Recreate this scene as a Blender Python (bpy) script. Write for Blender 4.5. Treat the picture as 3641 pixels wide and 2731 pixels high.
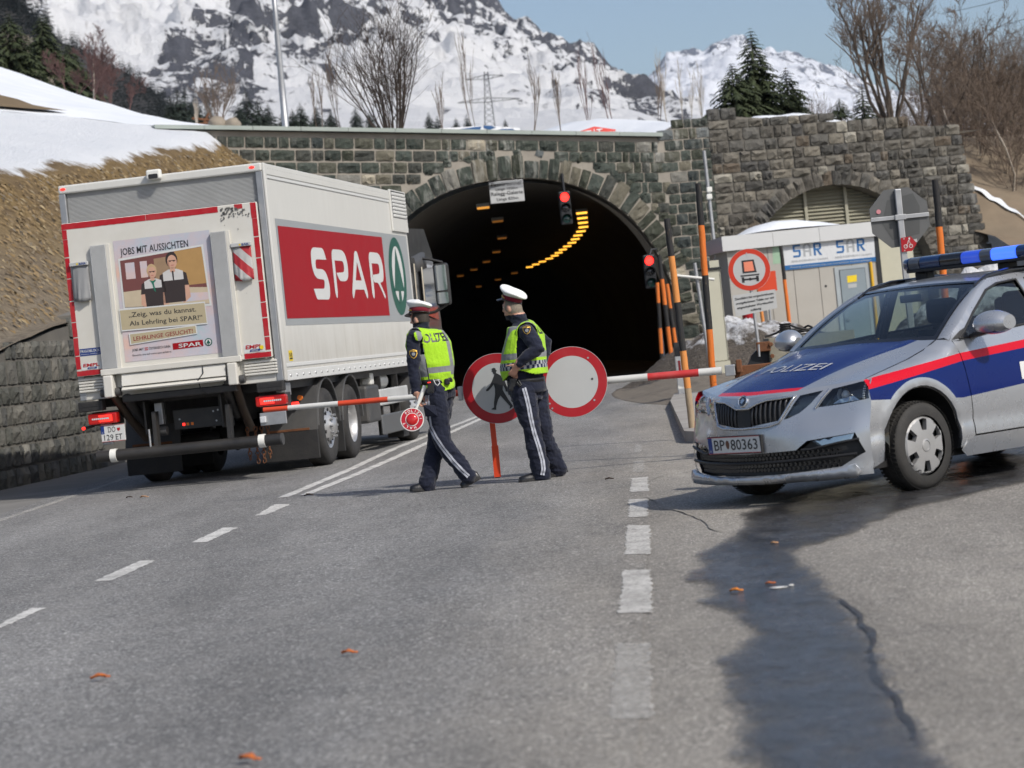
import bpy, bmesh, math, random
import numpy as np
from mathutils import Vector, Matrix, noise
from mathutils.geometry import delaunay_2d_cdt
from mathutils.bvhtree import BVHTree
# ------------------------------------------------------------------ scene, camera, sky, sun, exposure
for _o in list(bpy.data.objects):
 bpy.data.objects.remove(_o)
SC = bpy.context.scene
COL = SC.collection
rad = math.radians
IW, IH = 3641.0, 2731.0                  # size of the photograph, used to place things at real distances
LENS, SENS = 85.0, 36.0
FPX = LENS / SENS * IW
PITCH, ROLL = rad(0.95), rad(5.9)
CAM = Vector((0.0, 0.0, 1.33))
FW = Vector((0, math.cos(PITCH), -math.sin(PITCH)))
_r0 = Vector((1, 0, 0)); _u0 = Vector((0, math.sin(PITCH), math.cos(PITCH)))
RT = math.cos(ROLL) * _r0 - math.sin(ROLL) * _u0
UP = math.sin(ROLL) * _r0 + math.cos(ROLL) * _u0
cd = bpy.data.cameras.new('camera'); co = bpy.data.objects.new('camera', cd); COL.objects.link(co)
cd.lens, cd.sensor_width, cd.sensor_fit = LENS, SENS, 'HORIZONTAL'
cd.clip_start, cd.clip_end = 0.2, 20000
mw = Matrix((RT, UP, -FW)).transposed().to_4x4(); mw.translation = CAM
co.matrix_world = mw
cd.dof.use_dof = True; cd.dof.focus_distance = 23.6; cd.dof.aperture_fstop = 3.8
SC.camera = co
SUN_EL, SUN_AZ = rad(43), rad(136)       # behind the camera, to the right
SDIR = Vector((math.cos(SUN_EL) * math.sin(SUN_AZ), math.cos(SUN_EL) * math.cos(SUN_AZ), math.sin(SUN_EL)))
W = bpy.data.worlds.new('World'); SC.world = W; W.use_nodes = True
wn = W.node_tree.nodes; wl = W.node_tree.links
for n in list(wn): wn.remove(n)
sky = wn.new('ShaderNodeTexSky'); sky.sky_type = 'NISHITA'; sky.sun_disc = False
sky.sun_elevation = SUN_EL; sky.sun_rotation = SUN_AZ
sky.altitude = 1400; sky.air_density = 1.0; sky.dust_density = 7.0; sky.ozone_density = 1.0
bg = wn.new('ShaderNodeBackground'); bg.inputs[1].default_value = 0.138
wo = wn.new('ShaderNodeOutputWorld')
wl.new(sky.outputs[0], bg.inputs[0]); wl.new(bg.outputs[0], wo.inputs[0])
sd = bpy.data.lights.new('sun', 'SUN'); so = bpy.data.objects.new('sun', sd); COL.objects.link(so)
sd.energy, sd.angle, sd.color = 3.6, rad(0.5), (1.0, 0.95, 0.87)
so.rotation_euler = SDIR.to_track_quat('Z', 'Y').to_euler()
so.location = (30, -30, 60)
SC.view_settings.view_transform = 'Standard'; SC.view_settings.look = 'None'
SC.view_settings.exposure = 0.0; SC.view_settings.gamma = 1.0
SC.view_settings.use_curve_mapping = False
SC.render.engine = 'CYCLES'
cy = SC.cycles
cy.use_denoising = True; cy.max_bounces = 8; cy.diffuse_bounces = 3; cy.glossy_bounces = 4
cy.transparent_max_bounces = 24; cy.transmission_bounces = 6
cy.caustics_reflective = False; cy.caustics_refractive = False
cy.sample_clamp_indirect = 6.0
# ------------------------------------------------------------------ placing helpers
def ray(x, y):
 return FW + RT * ((x - IW / 2) / FPX) - UP * ((y - IH / 2) / FPX)
def G(x, y, z=0.0):                       # point on the level z seen at a pixel of the photograph
 d = ray(x, y); return CAM + d * ((z - CAM.z) / d.z)
def D(x, y, Y):                           # point at distance Y
 d = ray(x, y); return CAM + d * (Y / d.y)
def PL(x, y, p0, n):                      # point on a plane
 d = ray(x, y); return CAM + d * ((p0 - CAM).dot(n) / d.dot(n))
def PX(p):
 d = Vector(p) - CAM; z = d.dot(FW); return (IW / 2 + FPX * d.dot(RT) / z, IH / 2 - FPX * d.dot(UP) / z, z)
# ------------------------------------------------------------------ material helpers
MATS = {}
def lin(c):
 return tuple(((x / 255.0) / 12.92 if x <= 10 else (((x / 255.0) + .055) / 1.055) ** 2.4) for x in c)
class NT:
 def __init__(s, name):
  s.m = bpy.data.materials.new(name); s.m.use_nodes = True
  s.t = s.m.node_tree; s.n = s.t.nodes
  for n in list(s.n): s.n.remove(n)
  s.out = s.n.new('ShaderNodeOutputMaterial')
  s.b = s.n.new('ShaderNodeBsdfPrincipled'); s.l(s.b.outputs[0], s.out.inputs[0])
  MATS[name] = s.m
 def l(s, a, b): s.t.links.new(a, b)
 def node(s, ty, **k):
  n = s.n.new(ty)
  for a, v in k.items(): setattr(n, a, v)
  return n
 def inp(s, n, i, v):
  if hasattr(v, 'links') or v.__class__.__name__ == 'NodeSocketFloat' or hasattr(v, 'is_output'): s.l(v, n.inputs[i])
  else: n.inputs[i].default_value = v
 def math(s, op, a, b=0.0, c=None, clamp=False):
  n = s.node('ShaderNodeMath', operation=op, use_clamp=clamp); s.inp(n, 0, a); s.inp(n, 1, b)
  if c is not None: s.inp(n, 2, c)
  return n.outputs[0]
 def mix(s, f, a, b, ty='MIX'):
  n = s.node('ShaderNodeMix', data_type='RGBA', blend_type=ty)
  s.inp(n, 0, f)
  for i, v in ((6, a), (7, b)):
   if hasattr(v, 'is_output'): s.l(v, n.inputs[i])
   else: n.inputs[i].default_value = (*v[:3], 1)
  return n.outputs[2]
 def coord(s, kind='Object', scale=None):
  if kind == 'World':
   o = s.node('ShaderNodeNewGeometry').outputs['Position']
  else:
   o = s.node('ShaderNodeTexCoord').outputs[kind]
  if scale is not None:
   mp = s.node('ShaderNodeMapping'); s.l(o, mp.inputs[0]); mp.inputs[3].default_value = scale
   o = mp.outputs[0]
  return o
 def noise(s, v, scale=5, detail=3, rough=.55, dist=0.0):
  n = s.node('ShaderNodeTexNoise'); s.l(v, n.inputs['Vector'])
  n.inputs['Scale'].default_value = scale; n.inputs['Detail'].default_value = detail
  n.inputs['Roughness'].default_value = rough; n.inputs['Distortion'].default_value = dist
  return n.outputs[0]
 def ramp(s, f, stops, interp='LINEAR'):
  n = s.node('ShaderNodeValToRGB'); s.l(f, n.inputs[0]); cr = n.color_ramp; cr.interpolation = interp
  while len(cr.elements) < len(stops): cr.elements.new(.5)
  for e, (p, c) in zip(cr.elements, stops):
   e.position = p; e.color = (*c[:3], 1) if len(c) >= 3 else (c[0],) * 3 + (1,)
  return n.outputs[0]
 def bump(s, h, strength=.3, dist=.02):
  n = s.node('ShaderNodeBump'); n.inputs['Strength'].default_value = strength; n.inputs['Distance'].default_value = dist
  s.l(h, n.inputs['Height']); s.l(n.outputs[0], s.b.inputs['Normal']); return n
 def base(s, c):
  if hasattr(c, 'is_output'): s.l(c, s.b.inputs['Base Color'])
  else: s.b.inputs['Base Color'].default_value = (*c[:3], 1)
 def set(s, **k):
  for a, v in k.items(): s.b.inputs[a].default_value = v
def pm(name, col, rough=.55, metal=0.0, var=.12, scale=6.0, bump=0.0, bscale=60.0, dirt=None, dirtamt=.0, coat=0.0, spec=.5, space='Object', emit=None, es=0.0):
 """procedural material: base colour with soft noise variation, optional dirt and fine relief"""
 if name in MATS: return MATS[name]
 t = NT(name); v = t.coord(space)
 f = t.noise(v, scale, 4)
 c = t.mix(f, [x * (1 - var) for x in col], [min(1, x * (1 + var)) for x in col])
 if dirt is not None:
  d = t.ramp(t.noise(v, scale * .6, 6, .65), [(.5 - dirtamt * .3, (0, 0, 0)), (.95 - dirtamt * .3, (1, 1, 1))])
  c = t.mix(t.math('MULTIPLY', d, dirtamt), c, dirt)
 t.base(c)
 r = t.ramp(f, [(0, (max(0.02, rough - .08),)), (1, (min(1, rough + .08),))]); t.l(r, t.b.inputs['Roughness'])
 t.set(Metallic=metal, **{'Coat Weight': coat, 'Specular IOR Level': spec})
 if bump: t.bump(t.noise(v, bscale, 4), bump, .01)
 if emit is not None:
  t.b.inputs['Emission Color'].default_value = (*emit, 1); t.b.inputs['Emission Strength'].default_value = es
 return t.m
# ------------------------------------------------------------------ mesh helpers
class MB:
 """collects shapes for ONE mesh object"""
 def __init__(s): s.v = []; s.f = []; s.mi = []; s.sm = []
 def add(s, vs, fs, m=0, M=None, smooth=False):
  b = len(s.v)
  s.v.extend([tuple(M @ Vector(p)) if M is not None else tuple(p) for p in vs])
  for f in fs: s.f.append(tuple(i + b for i in f)); s.mi.append(m); s.sm.append(smooth)
  return s
 def box(s, c, d, m=0, M=None):
  x, y, z = c; a, b, h = d[0] / 2, d[1] / 2, d[2] / 2
  vs = [(x + i * a, y + j * b, z + k * h) for i in (-1, 1) for j in (-1, 1) for k in (-1, 1)]
  return s.add(vs, [(0, 1, 3, 2), (4, 6, 7, 5), (0, 4, 5, 1), (2, 3, 7, 6), (0, 2, 6, 4), (1, 5, 7, 3)], m, M)
 def bx(s, x0, x1, y0, y1, z0, z1, m=0, M=None):
  return s.box(((x0 + x1) / 2, (y0 + y1) / 2, (z0 + z1) / 2), (abs(x1 - x0), abs(y1 - y0), abs(z1 - z0)), m, M)
 def tube(s, pts, r, n=8, m=0, cap=True, smooth=True, M=None, flat=1.0):
  pts = [Vector(p) for p in pts]; k = len(pts)
  rs = r if isinstance(r, (list, tuple)) else [r] * k
  vs = []; up = None
  for i, p in enumerate(pts):
   t = (pts[min(i + 1, k - 1)] - pts[max(i - 1, 0)])
   if t.length < 1e-9: t = Vector((0, 0, 1))
   t.normalize()
   if up is None:
    up = Vector((0, 0, 1)) if abs(t.z) < .9 else Vector((1, 0, 0))
   a = t.cross(up)
   if a.length < 1e-6: a = t.cross(Vector((0, 1, 0)))
   a.normalize(); b = a.cross(t).normalized(); up = b
   for j in range(n):
    an = 2 * math.pi * j / n
    vs.append(p + a * (rs[i] * math.cos(an)) + b * (rs[i] * flat * math.sin(an)))
  fs = [(i * n + j, i * n + (j + 1) % n, (i + 1) * n + (j + 1) % n, (i + 1) * n + j) for i in range(k - 1) for j in range(n)]
  s.add(vs, fs, m, M, smooth)
  if cap:
   s.add(vs[:n], [tuple(range(n))], m, M); s.add(vs[-n:], [tuple(range(n - 1, -1, -1))], m, M)
  return s
 def cyl(s, p0, p1, r0, r1=None, n=16, m=0, M=None, smooth=True):
  return s.tube([p0, p1], [r0, r0 if r1 is None else r1], n, m, True, smooth, M)
 def loft(s, rings, m=0, closed=True, cap=True, smooth=True, M=None):
  n = len(rings[0]); vs = [p for r in rings for p in r]
  fs = []
  for i in range(len(rings) - 1):
   for j in range(n if closed else n - 1):
    fs.append((i * n + j, i * n + (j + 1) % n, (i + 1) * n + (j + 1) % n, (i + 1) * n + j))
  s.add(vs, fs, m, M, smooth)
  if cap and closed:
   s.add(rings[0], [tuple(range(n - 1, -1, -1))], m, M); s.add(rings[-1], [tuple(range(n))], m, M)
  return s
 def lathe(s, prof, n=24, m=0, M=None, smooth=True, closed=False):
  """profile of (r, h) turned about local z"""
  rings = [[(r * math.cos(2 * math.pi * j / n), r * math.sin(2 * math.pi * j / n), h) for j in range(n)] for r, h in prof]
  return s.loft(rings, m, True, closed, smooth, M)
 def prism(s, poly, fn, d, m=0, mside=None):
  """flat polygon (list of 2d) mapped through fn(u,v,depth): front at depth 0, back at depth d"""
  tri = tess(poly)
  n = len(poly)
  fr = [fn(u, v, 0) for u, v in poly]; bk = [fn(u, v, d) for u, v in poly]
  s.add(fr, tri, m); s.add(bk, [t[::-1] for t in tri], m if mside is None else mside)
  s.add(fr + bk, [(i, (i + 1) % n, n + (i + 1) % n, n + i) for i in range(n)], m if mside is None else mside)
  return s
 def flat(s, poly, fn, m=0, holes=(), step=None):
  vs, fs = tri2d(poly, holes, step)
  s.add([fn(u, v) for u, v in vs], fs, m, None, step is not None); return s
 def build(s, name, mats, parent=None, bevel=0.0, smooth_angle=None, loc=None, seg=2):
  me = bpy.data.meshes.new(name); me.from_pydata([tuple(p) for p in s.v], [], s.f)
  for m in (mats if isinstance(mats, (list, tuple)) else [mats]):
   if m: me.materials.append(m)
  me.polygons.foreach_set('material_index', s.mi); me.polygons.foreach_set('use_smooth', s.sm)
  me.update()
  return link(name, me, parent, bevel, smooth_angle, loc, seg)
def link(name, me, parent=None, bevel=0.0, smooth_angle=None, loc=None, seg=2):
 o = bpy.data.objects.new(name, me); COL.objects.link(o)
 if parent is not None: o.parent = parent
 if loc is not None: o.location = loc
 if bevel:
  b = o.modifiers.new('bevel', 'BEVEL'); b.width = bevel; b.segments = seg; b.limit_method = 'ANGLE'; b.angle_limit = rad(40)
  b.harden_normals = False
 if smooth_angle is not None:
  for p in me.polygons: p.use_smooth = True
  me.set_sharp_from_angle(angle=rad(smooth_angle))
 return o
def fixn(o):
 bm = bmesh.new(); bm.from_mesh(o.data); bmesh.ops.recalc_face_normals(bm, faces=bm.faces); bm.to_mesh(o.data); bm.free(); return o
def weld(o, d=1e-4, recalc=True):
 bm = bmesh.new(); bm.from_mesh(o.data); bmesh.ops.remove_doubles(bm, verts=bm.verts, dist=d)
 if recalc: bmesh.ops.recalc_face_normals(bm, faces=bm.faces)
 bm.to_mesh(o.data); bm.free(); return o
def inpoly(x, y, poly):
 c = False; n = len(poly); j = n - 1
 for i in range(n):
  xi, yi = poly[i]; xj, yj = poly[j]
  if (yi > y) != (yj > y) and x < (xj - xi) * (y - yi) / (yj - yi) + xi: c = not c
  j = i
 return c
def densify(poly, step):
 out = []
 for i, a in enumerate(poly):
  b = poly[(i + 1) % len(poly)]; L = math.hypot(b[0] - a[0], b[1] - a[1]); k = max(1, int(L / step))
  out += [(a[0] + (b[0] - a[0]) * j / k, a[1] + (b[1] - a[1]) * j / k) for j in range(k)]
 return out
def tri2d(poly, holes=(), step=None):
 loops = [list(poly)] + [list(h) for h in holes]
 if step: loops = [densify(l, step) for l in loops]
 vs = []; es = []
 for l in loops:
  b = len(vs); vs += [Vector((p[0], p[1])) for p in l]; es += [(b + i, b + (i + 1) % len(l)) for i in range(len(l))]
 if step:
  xs = [p[0] for p in poly]; ys = [p[1] for p in poly]
  nx = int((max(xs) - min(xs)) / step); ny = int((max(ys) - min(ys)) / step)
  for i in range(1, nx + 1):
   for j in range(1, ny + 1):
    x = min(xs) + i * step; y = min(ys) + j * step + (i % 2) * step * .25
    if inpoly(x, y, loops[0]) and not any(inpoly(x, y, h) for h in loops[1:]): vs.append(Vector((x, y)))
 r = delaunay_2d_cdt(vs, es, [], 0, 1e-5)
 V = [(p.x, p.y) for p in r[0]]; out = []
 for f in r[2]:
  cx = sum(V[i][0] for i in f) / len(f); cyy = sum(V[i][1] for i in f) / len(f)
  if inpoly(cx, cyy, loops[0]) and not any(inpoly(cx, cyy, h) for h in loops[1:]): out.append(tuple(f))
 return V, out
def tess(poly):
 from mathutils.geometry import tessellate_polygon
 return [tuple(t) for t in tessellate_polygon([[Vector((p[0], p[1], 0)) for p in poly]])]
def circ(cx, cyy, r, n=32, ry=None, a0=0.0):
 ry = r if ry is None else ry
 return [(cx + r * math.cos(a0 + 2 * math.pi * i / n), cyy + ry * math.sin(a0 + 2 * math.pi * i / n)) for i in range(n)]
def rrect(x0, x1, y0, y1, r, n=4):
 out = []
 for cx, cyy, a in ((x1 - r, y1 - r, 0), (x0 + r, y1 - r, 90), (x0 + r, y0 + r, 180), (x1 - r, y0 + r, 270)):
  out += [(cx + r * math.cos(rad(a + 90 * i / n)), cyy + r * math.sin(rad(a + 90 * i / n))) for i in range(n + 1)]
 return out
_TX = {}
def text2d(s, bold=0.0, res=2):
 """lettering as triangles in 2d, cap height about 0.7, returns verts, faces, width"""
 k = (s, bold, res)
 if k in _TX: return _TX[k]
 c = bpy.data.curves.new('t', 'FONT'); c.body = s; c.resolution_u = res; c.offset = bold; c.fill_mode = 'FRONT'
 o = bpy.data.objects.new('t', c); COL.objects.link(o)
 dg = bpy.context.evaluated_depsgraph_get(); me = bpy.data.meshes.new_from_object(o.evaluated_get(dg))
 vs = [(v.co.x, v.co.y) for v in me.vertices]; fs = [tuple(p.vertices) for p in me.polygons]
 bpy.data.objects.remove(o); bpy.data.curves.remove(c); bpy.data.meshes.remove(me)
 x0 = min(v[0] for v in vs); x1 = max(v[0] for v in vs); y0 = min(v[1] for v in vs); y1 = max(v[1] for v in vs)
 vs = [(v[0] - x0, v[1]) for v in vs]
 _TX[k] = (vs, fs, x1 - x0, y0, y1); return _TX[k]
def put_text(mb, s, x0, y0, w, h, fn, m=0, bold=0.0, shear=0.0, slope=0.0):
 """write s in the box starting at (x0, y0) baseline, width w, cap height h, mapped through fn(u, v)"""
 vs, fs, tw, b0, b1 = text2d(s, bold)
 sx = w / tw; sy = h / 0.70
 mb.add([fn(x0 + v[0] * sx + v[1] * sy * shear, y0 + v[1] * sy + v[0] * sx * slope) for v in vs], fs, m)
def thing(name, label, cat, loc=(0, 0, 0), rz=0.0, group=None):
 o = bpy.data.objects.new(name, None); COL.objects.link(o); o.empty_display_size = .2
 o.location = loc; o.rotation_euler = (0, 0, rz)
 return tag(o, label, cat, group)
def tag(o, label=None, cat=None, group=None, kind=None):
 if label: o['label'] = label
 if cat: o['category'] = cat
 if group: o['group'] = group
 if kind: o['kind'] = kind
 return o
def struct(o): o['kind'] = 'structure'; return o
def stuff(o): o['kind'] = 'stuff'; return o
def fbm(p, o=5, H=.9, l=2.1): return noise.fractal(p, H, l, o)
random.seed(7)
# ------------------------------------------------------------------ ground, road, markings
def asphalt(name, c0, c1, tint, sc=1.0, rough=.8, other=None):
 t = NT(name); v = t.coord('World')
 stretch = t.coord('World', (1.0, .16, 1.0))
 vo = t.node('ShaderNodeTexVoronoi'); t.l(v, vo.inputs['Vector']); vo.inputs['Scale'].default_value = 78 * sc
 n1 = t.noise(v, 190 * sc, 3, .7); mid = t.ramp(t.noise(v, 2.6, 6, .62), [(.36, (0,)), (.74, (1,))])
 def tone(c0, c1, tint):
  sp = t.ramp(vo.outputs['Color'], [(.12, [x * .4 for x in c0]), (.5, c0), (.78, c1), (.97, [x * 2.2 for x in c1])])
  c = t.mix(t.math('MULTIPLY', n1, .5), sp, c0); return t.mix(t.math('MULTIPLY', mid, .5), c, tint)
 c = tone(c0, c1, tint)
 if other:      # worn lane edge: the newer surfacing fades into the old tarmac beside it
  at = t.node('ShaderNodeAttribute'); at.attribute_name = 'edge'
  e = t.math('ADD', at.outputs['Fac'], t.math('MULTIPLY', t.math('SUBTRACT', t.noise(stretch, 1.4, 6, .65), .5), 1.6))
  c = t.mix(t.ramp(t.math('MULTIPLY_ADD', e, .5, .85), [(.25, (0,)), (.85, (1,))]), c, tone(*other))
 c = t.mix(1.0, c, t.ramp(t.noise(stretch, .9, 6, .62), [(.28, (.66,)), (.72, (1.28,))]), 'MULTIPLY')
 # rubbed wheel tracks, stains and tar specks
 st = t.ramp(t.noise(t.coord('World', (2.2, .5, 1)), 1.7, 7, .72), [(.60, (0,)), (.70, (1,))])
 c = t.mix(t.math('MULTIPLY', st, .45), c, [x * .55 for x in c0])
 t.base(c)
 t.l(t.ramp(n1, [(0, (rough - .12,)), (1, (rough + .1,))]), t.b.inputs['Roughness'])
 t.bump(t.math('ADD', vo.outputs['Distance'], n1), .7, .007); t.set(**{'Specular IOR Level': .35})
 return t.m
_OLD = ((.225, .21, .188), (.40, .375, .335), (.335, .31, .268))
M_ROAD = asphalt('asphalt_road', (.16, .159, .157), (.34, .336, .327), (.265, .258, .245), other=_OLD)
M_YARD = asphalt('asphalt_old', *_OLD, 1.25)
M_GUTTER = pm('gutter_concrete', (.19, .185, .175), .85, var=.35, scale=1.2, bump=.5, bscale=25, space='World', dirt=(.09, .085, .08), dirtamt=.6)
def paint(name, col, under, wear):
 t = NT(name); v = t.coord('World')
 a = t.ramp(t.noise(v, 30, 6, .78), [(wear - .14, (.08, .08, .08)), (wear + .16, (1, 1, 1))])
 b = t.ramp(t.noise(v, 2.6, 5, .65), [(.28, (0.5,)), (.55, (1,))])
 t.base(t.mix(t.noise(v, 60, 3), [x * .85 for x in col], col)); t.set(Roughness=.75); t.l(t.math('MULTIPLY', a, b), t.b.inputs['Alpha'])
 t.bump(t.noise(v, 140, 3), .4, .004); return t.m
M_PAINT = paint('road_paint', (.66, .65, .62), (.26, .255, .24), .36)
M_PAINTB = paint('edge_block_paint', (.58, .565, .53), (.27, .26, .24), .39)
M_PAINTW = paint('road_paint_worn', (.5, .485, .45), (.28, .27, .245), .5)
gm = MB(); R = 9000
gm.add([(-R, -200, -.6), (R, -200, -.6), (R, R, -.6), (-R, R, -.6)], [(0, 1, 2, 3)])
struct(gm.build('ground', pm('bare_earth', (.16, .14, .11), .95, var=.4, scale=.05, bump=.4, bscale=2, space='World')))
def xr(y):      # right edge of the carriageway
 pts = [(-10, -.7), (3, 0.0), (9.98, .42), (13.2, .62), (16.3, .82), (21, 1.1), (24.3, 1.28), (27.9, 1.75), (40, 2.55), (55, 3.6), (70, 4.6), (140, 4.6)]
 return float(np.interp(y, [p[0] for p in pts], [p[1] for p in pts]))
def xw(y):      # foot of the left retaining wall
 return float(np.interp(y, [0, 20, 28, 34.3, 37.6, 50, 66.8, 80], [-11.5, -9.3, -8.2, -7.39, -6.98, -6.05, -5.0, -4.4]))
def sheet(name, xa, xb, ys, z, m):
 mb = MB(); vs = []; nx = 24
 for y in ys:
  a, b = xa(y), xb(y)
  vs += [(a + (b - a) * i / nx, y, z) for i in range(nx + 1)]
 fs = [(j * (nx + 1) + i, j * (nx + 1) + i + 1, (j + 1) * (nx + 1) + i + 1, (j + 1) * (nx + 1) + i) for j in range(len(ys) - 1) for i in range(nx)]
 mb.add(vs, fs); o = struct(mb.build(name, m)); at = o.data.attributes.new('edge', 'FLOAT', 'POINT'); at.data.foreach_set('value', [p[0] - xr(p[1]) for p in vs]); return o
YS = [-10, 3, 7, 10, 13, 16, 20, 24, 28, 34, 40, 48, 56, 64, 72, 76]
xle = lambda y: float(np.interp(y, [0, 26, 40, 56, 70, 80], [-6.0, -5.95, -5.9, -5.0, -4.2, -4.2]))
ROAD = sheet('road', xle, xr, YS, 0.0, M_ROAD)
sheet('yard', lambda y: xr(y) - .5, lambda y: 60.0, YS, -.004, M_YARD)
sheet('gutter', lambda y: xw(y) - .4, lambda y: xle(y) + .3, YS, -.006, M_GUTTER)
def quad_mark(name, px, m, z=.004, step=.05, jit=.012):
 """a painted mark; its outline is given where it lies on the road"""
 poly = [G(*p) for p in px]; poly = [(p.x, p.y) for p in poly]
 dp = densify(poly, step)
 dp = [(x + random.uniform(-jit, jit), y + random.uniform(-jit, jit)) for x, y in dp]
 mb = MB(); mb.flat(dp, lambda u, v: (u, v, z)); return mb.build(name, m, ROAD)
cz = lambda x, y: (x * .6516, 1650 + y * .6516)
for q in ([(1395, 283), (1452, 280), (1587, 221), (1500, 222)], [(1048, 429), (1130, 428), (1300, 348), (1215, 350)],
   [(512, 642), (612, 638), (852, 528), (768, 530)], [(-150, 958), (-30, 915), (252, 788), (165, 790)]):
 quad_mark('centre_dash', [cz(*p) for p in q], M_PAINT)
rz_ = lambda x, y: (1900 + x * .787, 1500 + y * .787)
for q, m in (([(440, 256), (512, 250), (517, 315), (432, 319)], M_PAINTB), ([(428, 352), (512, 349), (514, 430), (426, 434)], M_PAINTB),
    ([(418, 470), (521, 470), (528, 600), (409, 601)], M_PAINTB), ([(404, 672), (525, 671), (537, 865), (383, 866)], M_PAINTB),
    ([(372, 1005), (524, 1005), (538, 1345), (342, 1348)], M_PAINTW), ([(448, 178), (496, 176), (500, 228), (443, 230)], M_PAINTW),
    ([(456, 106), (482, 104), (484, 140), (452, 141)], M_PAINTW)):
 quad_mark('edge_block', [rz_(*p) for p in q], m)
def line_mark(name, pts, w, m, z=.004):
 mb = MB(); vs = []
 P_ = [Vector(p) for p in pts]
 L = []
 for a, b in zip(P_[:-1], P_[1:]):
  k = max(1, int((b - a).length / .3)); L += [a.lerp(b, i / k) for i in range(k)]
 L.append(P_[-1])
 for i, p in enumerate(L):
  t = (L[min(i + 1, len(L) - 1)] - L[max(i - 1, 0)]).normalized(); n = Vector((t.y, -t.x))
  for s in (-1, 1):
   q = p + n * s * (w / 2 + random.uniform(-.009, .009)); vs.append((q.x, q.y, z))
 mb.add(vs, [(2 * i, 2 * i + 1, 2 * i + 3, 2 * i + 2) for i in range(len(L) - 1)])
 return mb.build(name, m, ROAD)
_a = [G(1008, 1769), G(1240, 1672), G(1400, 1597), G(1699, 1481)]
_b = [G(1082, 1761), G(1260, 1690), G(1400, 1630), G(1713, 1488)]
line_mark('centre_line', [(p.x, p.y) for p in _a] + [(.05, 60), (.3, 68.8), (.1, 76)], .12, M_PAINT)
line_mark('centre_line', [(p.x, p.y) for p in _b] + [(.32, 60), (.6, 68.8), (.4, 76)], .12, M_PAINT)
line_mark('edge_line', [(-5.75, 8), (-5.66, 20), (-5.64, 26), (-5.56, 32), (-5.5, 40), (-4.6, 56), (-3.9, 67)], .13, M_PAINTW)
# damp strip of melt water running from under the car: the film thins out towards its rim
t = NT('wet_asphalt'); v = t.coord('World'); at = t.node('ShaderNodeAttribute'); at.attribute_name = 'rim'
n1 = t.noise(v, 150, 3, .7); n2 = t.ramp(t.noise(t.coord('World', (1, .35, 1)), 3.2, 6, .65), [(.36, (0,)), (.62, (1,))])
vo = t.node('ShaderNodeTexVoronoi'); t.l(v, vo.inputs['Vector']); vo.inputs['Scale'].default_value = 60
gr = t.ramp(vo.outputs['Color'], [(.15, (.03, .03, .033)), (.6, (.062, .062, .066)), (.95, (.12, .12, .122))])
t.base(t.mix(n2, gr, t.mix(n1, (.018, .018, .02), (.045, .045, .047))))
t.l(t.mix(n2, t.ramp(n1, [(0, (.24,)), (1, (.42,))]), (.14, .14, .14)), t.b.inputs['Roughness'])
t.bump(t.math('ADD', vo.outputs['Distance'], n1), .34, .004)
e = t.math('ADD', at.outputs['Fac'], t.math('MULTIPLY', t.math('SUBTRACT', t.noise(t.coord('World', (1.5, .7, 1)), 5.5, 8, .72), .5), .24))
e = t.math('ADD', e, t.math('MULTIPLY', t.math('SUBTRACT', t.noise(v, 26, 5, .7), .5), .16))
dry = t.ramp(t.noise(t.coord('World', (1.6, .8, 1)), 4.5, 7, .7), [(.42, (1,)), (.66, (.62,))])
t.l(t.math('MULTIPLY', t.ramp(e, [(.0, (0,)), (.06, (.72,)), (.16, (.95,))]), dry), t.b.inputs['Alpha']); M_WET = t.m
wl_ = [(955, 415), (985, 465), (905, 525), (880, 545), (760, 600), (800, 650), (690, 700), (815, 742), (830, 790), (770, 815), (905, 850), (960, 905), (1032, 962), (960, 1020), (868, 1080), (925, 1150), (890, 1240), (985, 1310), (962, 1400), (992, 1465), (938, 1482), (1040, 1560), (1060, 1700)]
wr_ = [(1930, 1700), (1800, 1564), (1715, 1450), (1620, 1300), (1560, 1150), (1500, 1000), (1400, 880), (1320, 790), (1280, 720), (1200, 660), (1140, 590), (1200, 570), (1330, 540), (1480, 480), (1600, 420), (1700, 390), (1900, 345), (2212, 275), (2500, 215), (2500, 60), (2212, 90), (1900, 190), (1550, 250), (1200, 330)]
wp = [G(*rz_(*p)) for p in wl_ + wr_]
wp = [(p.x, p.y) for p in wp]
def wet(poly):
 V, F = tri2d(poly, (), .07); P_ = np.array(densify(poly, .05)); mb = MB(); mb.add([(x, y, .009) for x, y in V], F)
 o = struct(mb.build('wet_patch', M_WET)); at = o.data.attributes.new('rim', 'FLOAT', 'POINT')
 at.data.foreach_set('value', [float(np.sqrt(((P_ - np.array(p)) ** 2 * np.array([1, .35])).sum(1)).min()) - .01 for p in V]); return o
cw_ = sum(p[0] for p in wp) / len(wp)
wet([(x + (.06 if i >= len(wl_) else -.06), y) for i, (x, y) in enumerate(wp)])
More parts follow.
